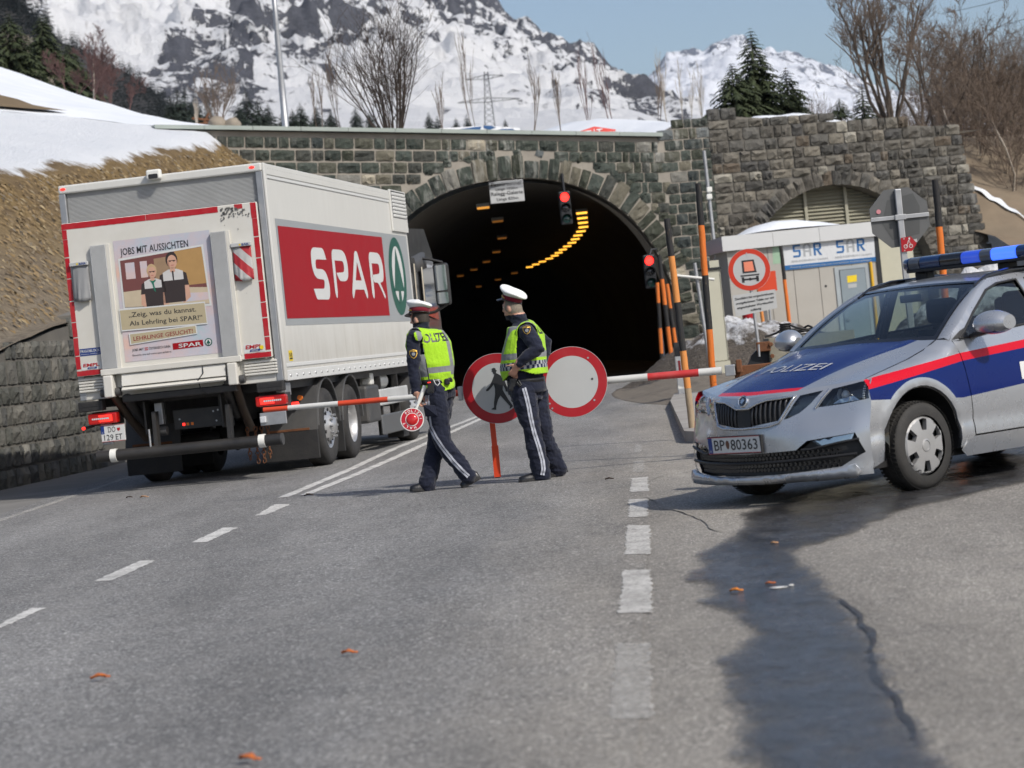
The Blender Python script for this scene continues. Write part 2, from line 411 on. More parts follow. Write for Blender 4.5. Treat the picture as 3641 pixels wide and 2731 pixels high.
# old tar seams in the tarmac, and wire shadows painted as thin dark strips
M_TAR_SHADOW = pm('tar_seam_wire_shadow', (.045, .044, .043), .6, var=.3, scale=9, space='World', bump=.3)
def seam(px, w, m=M_TAR_SHADOW, name='tar_seam_wire_shadow', parent=ROAD, z=.0045):
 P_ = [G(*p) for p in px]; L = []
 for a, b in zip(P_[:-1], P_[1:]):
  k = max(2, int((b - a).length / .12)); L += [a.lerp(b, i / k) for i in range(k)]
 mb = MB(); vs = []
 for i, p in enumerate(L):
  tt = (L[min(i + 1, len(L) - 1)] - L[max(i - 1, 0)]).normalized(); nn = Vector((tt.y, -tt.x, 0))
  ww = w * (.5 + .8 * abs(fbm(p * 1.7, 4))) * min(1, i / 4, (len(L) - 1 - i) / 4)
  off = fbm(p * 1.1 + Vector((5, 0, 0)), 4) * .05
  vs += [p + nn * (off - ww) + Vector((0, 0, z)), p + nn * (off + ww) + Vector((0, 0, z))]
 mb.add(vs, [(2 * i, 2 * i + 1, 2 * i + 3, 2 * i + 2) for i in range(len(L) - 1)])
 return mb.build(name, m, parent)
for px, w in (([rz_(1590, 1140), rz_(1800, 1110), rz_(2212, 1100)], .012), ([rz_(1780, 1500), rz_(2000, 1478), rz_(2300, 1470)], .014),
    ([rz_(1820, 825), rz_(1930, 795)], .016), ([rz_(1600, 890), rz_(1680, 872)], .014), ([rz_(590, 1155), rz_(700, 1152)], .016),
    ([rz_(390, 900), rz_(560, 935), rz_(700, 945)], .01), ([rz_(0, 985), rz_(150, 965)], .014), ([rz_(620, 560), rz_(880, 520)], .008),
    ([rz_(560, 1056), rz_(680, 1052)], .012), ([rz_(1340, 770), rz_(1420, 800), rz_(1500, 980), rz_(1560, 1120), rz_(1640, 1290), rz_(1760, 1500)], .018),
    ([(1420, 1745), (1240, 1752), (820, 1792)], .006), ([(2080, 1680), (2300, 1672), (2480, 1662)], .006), ([(2060, 1590), (2250, 1584), (2450, 1574)], .005)):  # these thin strips paint the shadows of overhead wires
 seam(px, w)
M_PALE = pm('salt_stain', (.235, .22, .195), .9, var=.3, scale=12, space='World')
for px, w in (([rz_(515, 270), rz_(600, 235), rz_(640, 225)], .012), ([rz_(560, 380), rz_(700, 420), rz_(860, 500), rz_(985, 488)], .014),
    ([rz_(500, 330), rz_(560, 385)], .012), ([rz_(1560, 770), rz_(1780, 745)], .01), ([rz_(1300, 740), rz_(1360, 760)], .02)):
 seam(px, w, M_PALE, 'salt_stain')
# kerbed island at the foot of the snow pole
isl = [G(2437, 1572, .0), G(2386, 1452, .0), G(2400, 1425), G(2700, 1400), G(2700, 1480), G(2480, 1575)]
M_KERB = pm('kerb_concrete', (.33, .315, .29), .85, var=.25, scale=3, bump=.4, bscale=40, dirt=(.16, .14, .12), dirtamt=.6)
mb = MB(); P2 = [(p.x, p.y) for p in isl]
mb.prism(P2, lambda u, v, d: (u, v, .13 - d), .2); struct(fixn(mb.build('kerb_island', M_KERB, bevel=.02)))
# ------------------------------------------------------------------ masonry
def stone_mat(name, stops, streak, sh):
 t = NT(name); w = t.coord('World'); oi = t.node('ShaderNodeObjectInfo'); ge = t.node('ShaderNodeNewGeometry')
 r = t.math('FRACT', t.math('ADD', oi.outputs['Random'], ge.outputs['Random Per Island']))
 c = t.ramp(r, stops, 'CONSTANT')
 n = t.noise(w, 3.2, 6, .65)
 c = t.mix(t.math('MULTIPLY', t.ramp(n, [(.35, (0,)), (.7, (1,))]), .6), c, t.mix(1.0, c, (.42, .44, .42), 'MULTIPLY'))
 n3 = t.noise(t.coord('World', (1, 1, .35)), 9, 5, .7)
 c = t.mix(t.math('MULTIPLY', t.ramp(n3, [(.5, (0,)), (.75, (1,))]), .35), c, (.22, .215, .185))
 # lime washed down from the joints
 st = t.ramp(t.noise(t.coord('World', (2.2, 2.2, .35)), 2.4, 6, .7), [(.5, (0,)), (.72, (1,))])
 reg = t.ramp(t.noise(w, .28, 2), [(.45, (0,)), (.62, (1,))])
 c = t.mix(t.math('MULTIPLY', t.math('MULTIPLY', st, reg), streak), c, (.46, .46, .43))
 t.base(c); t.set(Roughness=.78, **{'Specular IOR Level': .3})
 t.bump(t.math('ADD', t.noise(w, 7, 6, .7), t.math('MULTIPLY', t.noise(w, 40, 3), .4)), .8, .05)
 return t.m
GREEN = [(0, (.036, .046, .040)), (.16, (.050, .062, .052)), (.33, (.044, .050, .036)), (.47, (.062, .076, .066)), (.6, (.052, .056, .050)), (.7, (.085, .086, .066)), (.78, (.040, .050, .050)), (.86, (.15, .138, .105)), (.92, (.20, .195, .175)), (.955, (.12, .135, .14)), (.98, (.36, .325, .255))]
GREY = [(0, (.085, .078, .068)), (.15, (.125, .115, .10)), (.3, (.062, .060, .056)), (.42, (.155, .142, .12)), (.54, (.10, .096, .088)), (.66, (.072, .070, .068)), (.76, (.19, .172, .142)), (.84, (.115, .092, .07)), (.9, (.26, .245, .21)), (.96, (.33, .31, .265))]
SLATE = [(0, (.10, .102, .092)), (.2, (.14, .14, .127)), (.4, (.165, .16, .145)), (.6, (.12, .12, .115)), (.75, (.20, .19, .168)), (.88, (.09, .092, .09)), (.95, (.34, .325, .29))]
M_GREEN = stone_mat('green_stone', GREEN, .75, 1)
M_GREYST = stone_mat('grey_stone', GREY, .35, 1)
M_SLATE = stone_mat('slate_stone', SLATE, .25, 1)
M_MORT = pm('mortar', (.30, .275, .235), .95, var=.25, scale=2, bump=.5, bscale=18, space='World', dirt=(.12, .11, .10), dirtamt=.55)
M_MORTD = pm('mortar_dark', (.16, .15, .132), .95, var=.3, scale=2, bump=.5, bscale=18, space='World', dirt=(.07, .068, .062), dirtamt=.6)
M_CONC = pm('concrete', (.40, .385, .35), .9, var=.12, scale=1.1, bump=.3, bscale=20, space='World', dirt=(.22, .2, .17), dirtamt=.4)
rs = random.Random(11)
def stone_proto(k, rough=1.0):
 r = random.Random(100 + k); nx, nz = 5, 4; vs = []; g = {}
 for i in range(nx):
  for j in range(nz):
   x = -.5 + i / (nx - 1); z = -.5 + j / (nz - 1); e = (i in (0, nx - 1)) + (j in (0, nz - 1))
   px = x + (r.uniform(-.05, .05) if 0 < i < nx - 1 else r.uniform(0, .022) * (-1 if x > 0 else 1))
   pz = z + (r.uniform(-.07, .07) if 0 < j < nz - 1 else r.uniform(0, .03) * (-1 if z > 0 else 1))
   if e == 2: px *= .975; pz *= .95
   y = -(.55 + r.uniform(-.28, .45) * rough) if e == 0 else -(.22 + r.uniform(-.1, .18))
   g[i, j] = len(vs); vs.append((px, y, pz))
 fs = [(g[i, j], g[i + 1, j], g[i + 1, j + 1], g[i, j + 1]) for i in range(nx - 1) for j in range(nz - 1)]
 rim = [g[i, 0] for i in range(nx)] + [g[nx - 1, j] for j in range(1, nz)] + [g[i, nz - 1] for i in range(nx - 2, -1, -1)] + [g[0, j] for j in range(nz - 2, 0, -1)]
 b = len(vs); vs += [(vs[i][0] * 1.02, .3, vs[i][2] * 1.02) for i in rim]; n = len(rim)
 fs += [(rim[i], b + i, b + (i + 1) % n, rim[(i + 1) % n]) for i in range(n)]
 return vs, fs
PROTO = [stone_proto(k) for k in range(14)]
_smesh = {}
def stone_mesh(k, m):
 if (k, m.name) not in _smesh:
  me = bpy.data.meshes.new('stone'); me.from_pydata(PROTO[k][0], [], PROTO[k][1]); me.materials.append(m)
  _smesh[k, m.name] = me
 return _smesh[k, m.name]
def lay(parent, stones, m, depth, name='stone', limit=296, vis=None):
 """stones: (x, z, w, h, angle) on the parent's face (local x, z); nearest / most visible ones become parts of their own"""
 M0 = parent.matrix_basis
 info = []
 for s_ in stones:
  p = M0 @ Vector((s_[0], 0, s_[1])); u, v, dd = PX(p)
  seen = (-30 < u < IW + 30 and -30 < v < IH + 30) and not (vis and vis(u, v))
  info.append((seen, s_[2] * s_[3] / dd / dd, s_))
 info.sort(key=lambda q: (not q[0], -q[1]))
 rest = MB()
 for i, (seen, _, (x, z, w, h, a)) in enumerate(info):
  k = rs.randrange(len(PROTO)); dpt = depth * rs.uniform(.75, 1.3)
  M = Matrix.Translation((x, 0, z)) @ Matrix.Rotation(-a, 4, 'Y') @ Matrix.Diagonal((w * (1 if rs.random() < .5 else 1), dpt, h, 1))
  if seen and i < limit:
   o = bpy.data.objects.new(name, stone_mesh(k, m)); COL.objects.link(o); o.parent = parent; o.matrix_basis = M
  else:
   rest.add(PROTO[k][0], PROTO[k][1], 0, M)
 if rest.v:
  stuff(rest.build('rubble_stone', m, parent))
def courses(x0, x1, z0, z1, hmin, hmax, wmin, wmax, keep, joint=.03, shear=None):
 """rows of stones; each free stretch of a row is filled from end to end"""
 out = []; z = z0
 while z < z1:
  h = rs.uniform(hmin, hmax); zm = z + h / 2
  sh = lambda x: (shear(x, zm) if shear else (zm, 0.0))
  n = int((x1 - x0) / .03); run = None; runs = []
  for i in range(n + 2):
   x = x0 + i * .03; ok = i <= n and keep(x, sh(x)[0], .02, h * .86)
   if ok and run is None: run = x
   if not ok and run is not None: runs.append((run, x)); run = None
  for a, b in runs:
   if b - a < .12: continue
   ws = []
   while sum(ws) < b - a: ws.append(rs.uniform(wmin, wmax) * (.6 if rs.random() < .22 else 1))
   k = (b - a) / sum(ws)
   if k < .6 and len(ws) > 1: ws.pop(); k = (b - a) / sum(ws)
   x = a
   for w in ws:
    w *= k; cx = x + w / 2; zz, kk = sh(cx)
    out.append((cx, zz, w - joint, h - joint, math.atan(kk) + rs.uniform(-.012, .012))); x += w
  z += h
 return out
# ---- tunnel portal
YAW = rad(20); P0 = Vector((4.8, 70.42, 0))
TT = Vector((math.cos(YAW), math.sin(YAW), 0)); NN = Vector((math.sin(YAW), -math.cos(YAW), 0))
def SZ(x, y, off=0.0):
 w = PL(x, y, P0 + NN * off, NN); return ((w - P0).dot(TT), w.z)
AX, AR, AZ0, AH, AE = -4.65, 4.95, .95, 5.05, 2.25
def arch(th, grow=0.0):
 c, s_ = math.cos(th), math.sin(th); q = 2 / AE
 return (AX + (AR + grow) * math.copysign(abs(c) ** q, c), AZ0 + (AH + grow) * abs(s_) ** q)
def in_arch(x, z, grow=0.0):
 if z < AZ0: return abs(x - AX) < AR + grow
 return abs((x - AX) / (AR + grow)) ** AE + abs((z - AZ0) / (AH + grow)) ** AE < 1
zc = lambda s_: float(np.interp(s_, [-40, -14.0, .27], [9.9, 8.02, 6.85]))
TOPW = [SZ(2352, 478), SZ(2420, 440), SZ(2482, 420), SZ(2620, 416), SZ(2900, 430), SZ(3150, 443), SZ(3380, 452)]
ENDW = [SZ(3400, 470), SZ(3440, 620), SZ(3478, 760), SZ(3515, 890), SZ(3560, 1050), SZ(3600, 1200)]
def ztop(s_):
 if s_ < .27: return zc(s_)
 return float(np.interp(s_, [p[0] for p in TOPW], [p[1] for p in TOPW]))
def send(z): return float(np.interp(z, [p[1] for p in ENDW[::-1]], [p[0] for p in ENDW[::-1]]))
JX = 1.75
portal = thing('tunnel_portal', 'dark green stone tunnel portal wall with wide round arch and thin sheet-metal coping', 'portal', P0, YAW)
ths = [math.pi * i / 40 for i in range(41)]
ac = [arch(a) for a in ths]                      # right springing -> left springing
outl = [(-17, -.5), (-17, zc(-17)), (-14, zc(-14)), (.27, zc(.27))] + [(p[0], p[1]) for p in TOPW if p[0] < JX - .05] + [(JX, ztop(JX)), (JX, -.5), (AX + AR, -.5)] + ac + [(AX - AR, -.5)]
mb = MB(); mb.prism(outl, lambda u, v, d: (u, d, v), .7)
fixn(mb.build('mortar_bed', M_MORT, portal))
def shear_p(x, z):
 k = -.082 * min(1, max(0, z / 7.0)) ** 1.3 if x < .3 else 0.0
 zz = z + k * (x + 4) if x < .3 else z
 return zz, k
vth = .66
def keep_p(x, z, w, h):
 hw, hh = w / 2, h / 2
 if z + hh > ztop(x) + (.1 if x < .3 else .26) or z - hh < -.4 or x + hw > JX + .1 or x - hw < -16.8: return False
 return not any(in_arch(x + i * hw * .96, z + j * hh * .96, vth - .12) for i in (-1, 0, 1) for j in (-1, 1))
st = courses(-16.6, JX + .05, -.2, 9.6, .27, .36, .34, .76, keep_p, .03, shear_p)
# small infill stones where a course meets the arch ring
for i in range(30):
 a = math.pi * (i + .5) / 30; x, z = arch(a, vth + .05 + rs.uniform(0, .06))
 if z > .4 and z < ztop(x) - .2: st.append((x, z, .24, .2, rs.uniform(-.5, .5)))
# arch ring
L = [arch(math.pi * i / 400) for i in range(401)]; acc = [0]
for a, b in zip(L[:-1], L[1:]): acc.append(acc[-1] + math.hypot(b[0] - a[0], b[1] - a[1]))
pos = .0; vs_ = []
while pos < acc[-1] - .2:
 w = rs.uniform(.27, .44); mid = pos + w / 2; th = np.interp(mid, acc, [math.pi * i / 400 for i in range(401)])
 a, b = arch(th - .01), arch(th + .01); tx, tz = (b[0] - a[0]), (b[1] - a[1]); ang = math.atan2(tz, tx)
 ln = rs.uniform(.5, .72); nx, nz = tz, -tx; q = math.hypot(nx, nz); nx, nz = nx / q, nz / q
 c = arch(th); vs_.append((c[0] + nx * ln / 2, c[1] + nz * ln / 2, w * 1.08 - .04, ln, ang)); pos += w
for p in (-1, 1):
 for k in range(3): vs_.append((AX + p * (AR + .3), -.1 + .36 * k, .6, .32, 0))
truck_hides = lambda u, v: 230 < u < 1430 and v > 690 - (1430 - u) * .2
lay(portal, vs_, M_GREEN, .11, 'arch_stone', 60)
lay(portal, st, M_GREEN, .085, 'stone', 296, truck_hides)
# coping
M_ZINC = pm('zinc_sheet', (.30, .34, .32), .45, .6, var=.12, scale=1.5)
mb = MB()
for k in range(11):
 a = -14.6 + k * 1.352; b = a + 1.34
 mb2 = MB(); q = [(-.18, .02), (-.18, .13), (.75, .15), (.75, .02)]
 rings = [[(s_, y, zc(s_) + z) for y, z in q] for s_ in (a, b)]
 mb2.loft(rings, smooth=False); fixn(mb2.build('coping_sheet', M_ZINC, portal))
# tunnel tube: straight ahead at first, then bending away to the left
M_TUBE = pm('tunnel_lining', (.095, .085, .07), .85, var=.35, scale=.5, bump=.3, bscale=4, dirt=(.04, .037, .034), dirtamt=.6)
AXY = ([66, 70, 77, 88, 100, 116, 131, 148, 165, 185, 210, 240], [.30, .50, 1.15, 1.55, 1.5, .95, -.35, -2.0, -3.9, -7.0, -12.0, -19.5])
tax = lambda y: float(np.interp(y, *AXY))
sec = [(AR - .12, -.3)] + [(arch(a, -.12)[0] - AX, arch(a, -.12)[1]) for a in ths] + [(-AR + .12, -.3)]
rings = []; Rz = Matrix.Rotation(-YAW, 3, 'Z')
rings.append([Vector((AX + u, -.06, v)) for u, v in sec])
for y in [75, 77.5] + list(range(80, 241, 4)):
 hd = math.atan2(tax(y + 2) - tax(y - 2), 4); blend = min(1, (y - 70) / 12)
 rt_ = Vector((math.cos(hd), -math.sin(hd), 0)).lerp(TT, 1 - blend).normalized()
 rings.append([Rz @ (Vector((tax(y), y, v)) + rt_ * u - P0) for u, v in sec])
tube = MB(); tube.loft(rings, closed=False, cap=False); tube.add(rings[-1], [tuple(range(len(rings[-1])))])
tube.build('tunnel_lining', M_TUBE, portal)
floor = MB(); floor.loft([[(r_[0].x, r_[0].y + .6, -.002), (r_[-1].x, r_[-1].y + .6, -.002)] for r_ in rings], closed=False, cap=False)
struct(floor.build('tunnel_road', M_ROAD)); o = bpy.data.objects['tunnel_road']; o.location = P0 + Vector((0, 0, -.01)); o.rotation_euler = (0, 0, YAW)
# ---- wing wall with a second, closed arch
wing = thing('wing_wall', 'weathered grey-brown stone wall right of the tunnel with a louvred arch', 'wall', P0 + NN * .02, YAW)
A2 = [SZ(2640, 985), SZ(2690, 880), SZ(2745, 800), SZ(2820, 725), SZ(2900, 675), SZ(3000, 653), SZ(3090, 665), SZ(3170, 705), SZ(3240, 770), SZ(3295, 860), SZ(3330, 960)]
def in2(x, z, g=0.0):
 cx = (A2[0][0] + A2[-1][0]) / 2; hwid = (A2[-1][0] - A2[0][0]) / 2 + g; zt = A2[5][1] + g; zb = A2[0][1] - .8
 if abs(x - cx) > hwid: return False
 return z < zb or ((x - cx) / hwid) ** 2 + ((z - zb) / (zt - zb)) ** 2 < 1
c2 = (A2[0][0] + A2[-1][0]) / 2; hw2 = (A2[-1][0] - A2[0][0]) / 2; zb2 = A2[0][1] - .8; zt2 = A2[5][1]
arc2 = [(c2 + hw2 * math.cos(math.pi * i / 24), zb2 + (zt2 - zb2) * math.sin(math.pi * i / 24)) for i in range(25)]
outw = [(JX + .01, -.5), (JX + .01, ztop(JX))] + [p for p in TOPW if p[0] > JX + .1] + ENDW + [(ENDW[-1][0] + .3, -.5), (c2 + hw2, -.5)] + arc2 + [(c2 - hw2, -.5)]
mb = MB(); mb.prism(outw, lambda u, v, d: (u, d, v), .9); fixn(mb.build('mortar_bed', M_MORTD, wing))
def keep_w(x, z, w, h):
 hw, hh = w / 2, h / 2
 if x - hw < JX or z + hh > ztop(x) + .27 or z - hh < -.4 or x + hw > send(z) + .1: return False
 return not any(in2(x + i * hw, z + j * hh, .04 if abs(x - c2) > hw2 * .99 else .32) for i in (-1, 0, 1) for j in (-1, 1))
sw = courses(JX, ENDW[-1][0] + 1, -.2, 8.2, .26, .36, .34, .70, keep_w, .03)
for i in range(34):
 a = math.pi * (i + .5) / 34; x = c2 + (hw2 + .2) * math.cos(a); z = zb2 + (zt2 - zb2 + .2) * math.sin(a)
 sw.append((x, z, .3, .44, a - math.pi / 2))
hid = lambda u, v: v > 1250 or (u > 3050 and v > 1000)
lay(wing, sw, M_GREYST, .13, 'stone', 296, hid)
M_LOUV = pm('louvre_beige', (.30, .29, .225), .5, var=.1, scale=2, dirt=(.15, .14, .11), dirtamt=.4)
lv = MB(); lv.flat([(c2 + hw2 - .02, .3)] + [(c2 + (x - c2) * .995, z) for x, z in arc2] + [(c2 - hw2 + .02, .3)], lambda u, v: (u, .62, v))
lv.build('louvre_back', M_LOUV, wing)
z = 2.6
while z < zt2 - .08:
 q = math.sqrt(max(0, 1 - ((z - zb2) / (zt2 - zb2)) ** 2)) * hw2 - .05
 if q > .2:
  mb = MB(); mb.add([(c2 - q, .50, z), (c2 + q, .50, z), (c2 + q, .60, z + .075), (c2 - q, .60, z + .075), (c2 - q, .52, z - .012), (c2 + q, .52, z - .012)], [(0, 1, 2, 3), (4, 5, 1, 0)])
  mb.build('slat', M_LOUV, wing)
 z += .11
for fx in (-.62, -.22, .2, .62):
 zz = zb2 + (zt2 - zb2) * math.sqrt(1 - fx * fx)
 mb = MB(); mb.bx(c2 + fx * hw2 - .05, c2 + fx * hw2 + .05, .46, .6, 2.4, zz); mb.build('mullion', M_LOUV, wing)
# snow lying on top of the wing wall
M_SNOW = NT('snow'); t = M_SNOW; v = t.coord('World')
t.base(t.mix(t.ramp(t.noise(v, .5, 5), [(.3, (0,)), (.8, (1,))]), (.62, .655, .70), (.75, .77, .80)))
t.set(Roughness=.6, **{'Specular IOR Level': .25}); t.bump(t.math('ADD', t.noise(v, 1.2, 6, .6), t.math('MULTIPLY', t.noise(v, 14, 3), .15)), .5, .12); M_SNOW = t.m
# ---- left retaining wall
def rw_frame(a, b):
 d = Vector((b[0] - a[0], b[1] - a[1], 0)); return d.length, math.atan2(d.y, d.x)
RWA, RWB = (xw(24.0), 24.0), (xw(40.0), 40.0)
Lr, ang = rw_frame(RWA, RWB)
rwall = thing('retaining_wall', 'slate-grey dry stone retaining wall along the left road edge beside the truck', 'wall', (RWA[0], RWA[1], 0), ang)
zrw = lambda y: float(np.interp(y, [20, 30, 34.3, 37.6, 40, 52, 62, 66, 70], [1.2, 1.62, 1.95, 2.38, 2.55, 3.8, 5.6, 6.3, 6.5]))
ztr = lambda x: zrw(24 + x / Lr * 16)
mb = MB(); N = 16
mb.prism([(0, -.4)] + [(Lr * i / N, ztr(Lr * i / N) - .12) for i in range(N + 1)] + [(Lr, -.4)], lambda u, v, d: (u, d, v), .7)
fixn(mb.build('mortar_bed', M_MORTD, rwall))
sr = courses(0, Lr, -.1, 2.7, .28, .38, .20, .50, lambda x, z, w, h: z + h / 2 < ztr(x) + .02 and 0 < x - w / 2 and x + w / 2 < Lr, .035)
lay(rwall, sr, M_SLATE, .07, 'stone', 296)
# lower, plainer continuation of the same wall, hidden behind the truck
mb = MB(); pts = [(xw(y), y) for y in (40, 48, 56, 66.6)]
mb.loft([[(x, y, -.3), (x, y, zrw(y)), (x - .7, y, zrw(y)), (x - .7, y, -.3)] for x, y in pts], smooth=False)
tag(fixn(mb.build('retaining_wall', M_MORTD)), 'far stretch of retaining wall behind the truck near the portal', 'wall')
# ------------------------------------------------------------------ slopes and snow behind the walls
def Tsv(x, y):
 q = Vector((x, y, 0)) - P0; return q.dot(TT), -q.dot(NN)
def Hhill(x, y):
 d = xw(y) - .55 - x
 zw = zrw(y)
 n = fbm(Vector((x * .25, y * .25, 1.3)), 4) * .35
 dirt = zw - .03 + .80 * max(d, -.04)
 zs_ = .70 + .104 * min(y, 68)
 if dirt < zs_: return dirt + n * min(1, d / 1.5) * .6, 0
 d2 = d - (zs_ - zw - .05) / .80
 hill = 3.6 * math.exp(-((x + 25) / 11) ** 2 - ((y - 96) / 30) ** 2)
 return zs_ + .20 * d2 - .0012 * min(d2, 60) ** 2 + .045 * max(0, y - 62) + n * .3 + hill, 1
def Hplat(x, y):
 s_, v_ = Tsv(x, y)
 top = ztop(min(s_, 15)) + (-.04 * max(0, s_ - 15))
 n = fbm(Vector((x * .12, y * .12, 7.7)), 4) * .5 * min(1, max(0, v_) / 6)
 up = .10 * max(0, v_ - .5)
 if v_ > 45: up = 4.45 + .04 * (v_ - 45)
 if s_ > 2: up *= max(.25, 1 - (s_ - 2) * .06)
 return top - .1 + up + n
def H(x, y):
 s_, v_ = Tsv(x, y)
 if v_ <= .3: return Hhill(x, y)[0]
 if x > 0: return Hplat(x, y)
 hp, hh_ = Hplat(x, y), Hhill(x, y)[0]
 k = min(1, max(0, (-13.2 - s_) / 2.2)) * max(0, 1 - max(0, v_ - 2) / 26)
 return max(hp, hh_) * (1 - k) + hh_ * k
t = NT('dirt_and_snow'); v = t.coord('World'); sep = t.node('ShaderNodeSeparateXYZ'); t.l(v, sep.inputs[0])
n1 = t.noise(v, .6, 6, .65); n2 = t.noise(v, 6, 6, .7)
soil = t.ramp(n2, [(.25, (.085, .062, .038)), (.5, (.15, .105, .058)), (.72, (.225, .165, .088)), (.9, (.31, .245, .15))])
soil = t.mix(t.ramp(n1, [(.35, (0,)), (.65, (1,))]), soil, t.ramp(n2, [(.3, (.155, .10, .038)), (.7, (.265, .185, .075))]))
low = t.ramp(t.math('MULTIPLY', sep.outputs[2], .12), [(.25, (1,)), (.62, (0,))])
soil = t.mix(t.math('MULTIPLY', low, .75), soil, t.ramp(n2, [(.3, (.13, .115, .095)), (.7, (.30, .27, .225))]))
hh = t.math('ADD', sep.outputs[2], t.math('MULTIPLY', t.math('SUBTRACT', n1, .5), 1.1))
hh = t.math('ADD', hh, t.math('MULTIPLY', t.math('SUBTRACT', n2, .5), .25))
sn = t.math('MULTIPLY', t.math('SUBTRACT', hh, t.math('MULTIPLY_ADD', t.math('MINIMUM', sep.outputs[1], 68.0), .104, .62)), 7.0, clamp=True)
pat = t.math('MULTIPLY', t.math('SUBTRACT', 1.0, t.math('MULTIPLY', t.math('ABSOLUTE', t.math('SUBTRACT', hh, 10.9)), 2.2), clamp=True), t.math('MULTIPLY', t.math('SUBTRACT', -17.6, sep.outputs[0]), .5, clamp=True))
snow = t.mix(n1, (.62, .655, .70), (.74, .76, .79))
c = t.mix(sn, soil, snow)
t.base(t.mix(t.math('MULTIPLY', pat, 0.0), c, soil)); t.set(Roughness=.85, **{'Specular IOR Level': .2})
t.bump(t.math('ADD', n2, t.math('MULTIPLY', t.noise(v, 30, 4), .4)), .9, .12); M_SLOPE = t.m
def hill_mesh():
 cols = [-.45, -.2, 0, .25, .5, .8] + [.8 + .6 * i for i in range(1, 75)]; ny = 120; vs = []; fs = []
 for d in cols:
  ye = 66.0
  for _ in range(12):
   x = xw(ye) - .5 - d; ye = (P0 - NN * .45 + TT * ((x - P0.x - NN.x * -.45) / TT.x)).y
  for j in range(ny + 1):
   y = 16 + (ye - 16) * j / ny; x = xw(y) - .5 - d; vs.append((x, y, Hhill(x, y)[0]))
 for i in range(len(cols) - 1):
  for j in range(ny):
   q = i * (ny + 1) + j; fs.append((q, q + ny + 1, q + ny + 2, q + 1))
 mb = MB(); mb.add(vs, fs, 0, None, True); return struct(mb.build('hillside', M_SLOPE))
hill_mesh()
SS = [-62 + i * 1.2 for i in range(106)]; VV = [.45 + .9 * i + .02 * i * i for i in range(58)]; mb = MB(); vs = []; fs = []
for s_ in SS:
 for v_ in VV: p = P0 + TT * s_ - NN * v_; vs.append((p.x, p.y, H(p.x, p.y)))
n = len(VV)
for i in range(len(SS) - 1):
 for j in range(n - 1):
  if not (SS[i + 1] > 11.6 and VV[j] < 9): fs.append((i * n + j, (i + 1) * n + j, (i + 1) * n + j + 1, i * n + j + 1))
mb.add(vs, fs, 0, None, True); struct(mb.build('snow_plateau', M_SNOW))
# brown bank right of the wing wall
def Hbank(x, y):
 s_, v_ = Tsv(x, y); u = min(1, max(0, (v_ + 9) / 17)); u = u * u * (3 - 2 * u)
 return -.2 + u * (Hplat(x, y) + .2) + fbm(Vector((x * .4, y * .4, 2))) * .3 * u
M_BANK = pm('leaf_litter', (.17, .13, .09), .95, var=.45, scale=1.2, bump=1.0, bscale=6, space='World', dirt=(.2, .17, .12), dirtamt=.5)
vb = [-11 + .5 * i for i in range(64)]; mb = MB(); vs = []
for v_ in vb:
 s0 = 9.8
 if v_ < .9:
  for _ in range(8): p = P0 + TT * s0 - NN * v_; s0 = send(Hbank(p.x, p.y)) + (.05 if v_ < 0 else -.4)
 for k in range(41): p = P0 + TT * (s0 + (46 - s0) * (k / 40) ** 1.5) - NN * v_; vs.append((p.x, p.y, Hbank(p.x, p.y)))
mb.add(vs, [(i * 41 + k, i * 41 + k + 1, (i + 1) * 41 + k + 1, (i + 1) * 41 + k) for i in range(63) for k in range(40)], 0, None, True); struct(mb.build('bank', M_BANK))
# bare strip of grass showing through the snow on the left hill
M_TURF = pm('bare_turf', (.14, .10, .055), .95, var=.4, scale=1.5, bump=.9, bscale=8, space='World')
def onhill(x, y):
 d = ray(x, y); a, b = 30.0, 30.0
 while b < 190:
  p = CAM + d * b
  if p.z < H(p.x, p.y) and p.x < xw(p.y) - .5: break
  a = b; b += .5
 for _ in range(20):
  m_ = (a + b) / 2; p = CAM + d * m_
  if p.z < H(p.x, p.y): b = m_
  else: a = m_
 return CAM + d * b
pp = [(-40, 335), (0, 350), (60, 362), (130, 385), (222, 402), (160, 402), (90, 395), (0, 387), (-40, 385)]
pts = [onhill(*p) for p in pp]
dp = densify([(p.x, p.y) for p in pts], .5)
mb = MB(); mb.flat([(x + fbm(Vector((x, y, 0))) * .3, y + fbm(Vector((x, y, 5))) * .3) for x, y in dp], lambda u, v: (u, v, H(u, v) + .09), step=.8)
struct(mb.build('turf_patch', M_TURF))
def onbank(x, y):
 d = ray(x, y); b = 60.0
 while b < 130:
  p = CAM + d * b
  if Tsv(p.x, p.y)[0] > 9.8 and p.z < Hbank(p.x, p.y): break
  b += .1
 return CAM + d * b
mb = MB(); vs = []
for i in range(25):
 u = i / 24; x = 3445 + 215 * u; y = 660 + 130 * u + 3 * math.sin(i * .9); w = 2 + 9 * math.sin(math.pi * min(1, u * 1.1 + .05)) * (.8 + .25 * math.sin(i * 1.1))
 for k in (-1, 1): vs.append(onbank(x, y + k * w) + Vector((0, -.08, .06)))
mb.add(vs, [(2 * i, 2 * i + 1, 2 * i + 3, 2 * i + 2) for i in range(24)], 0, None, True); struct(mb.build('snow_streak', M_SNOW))
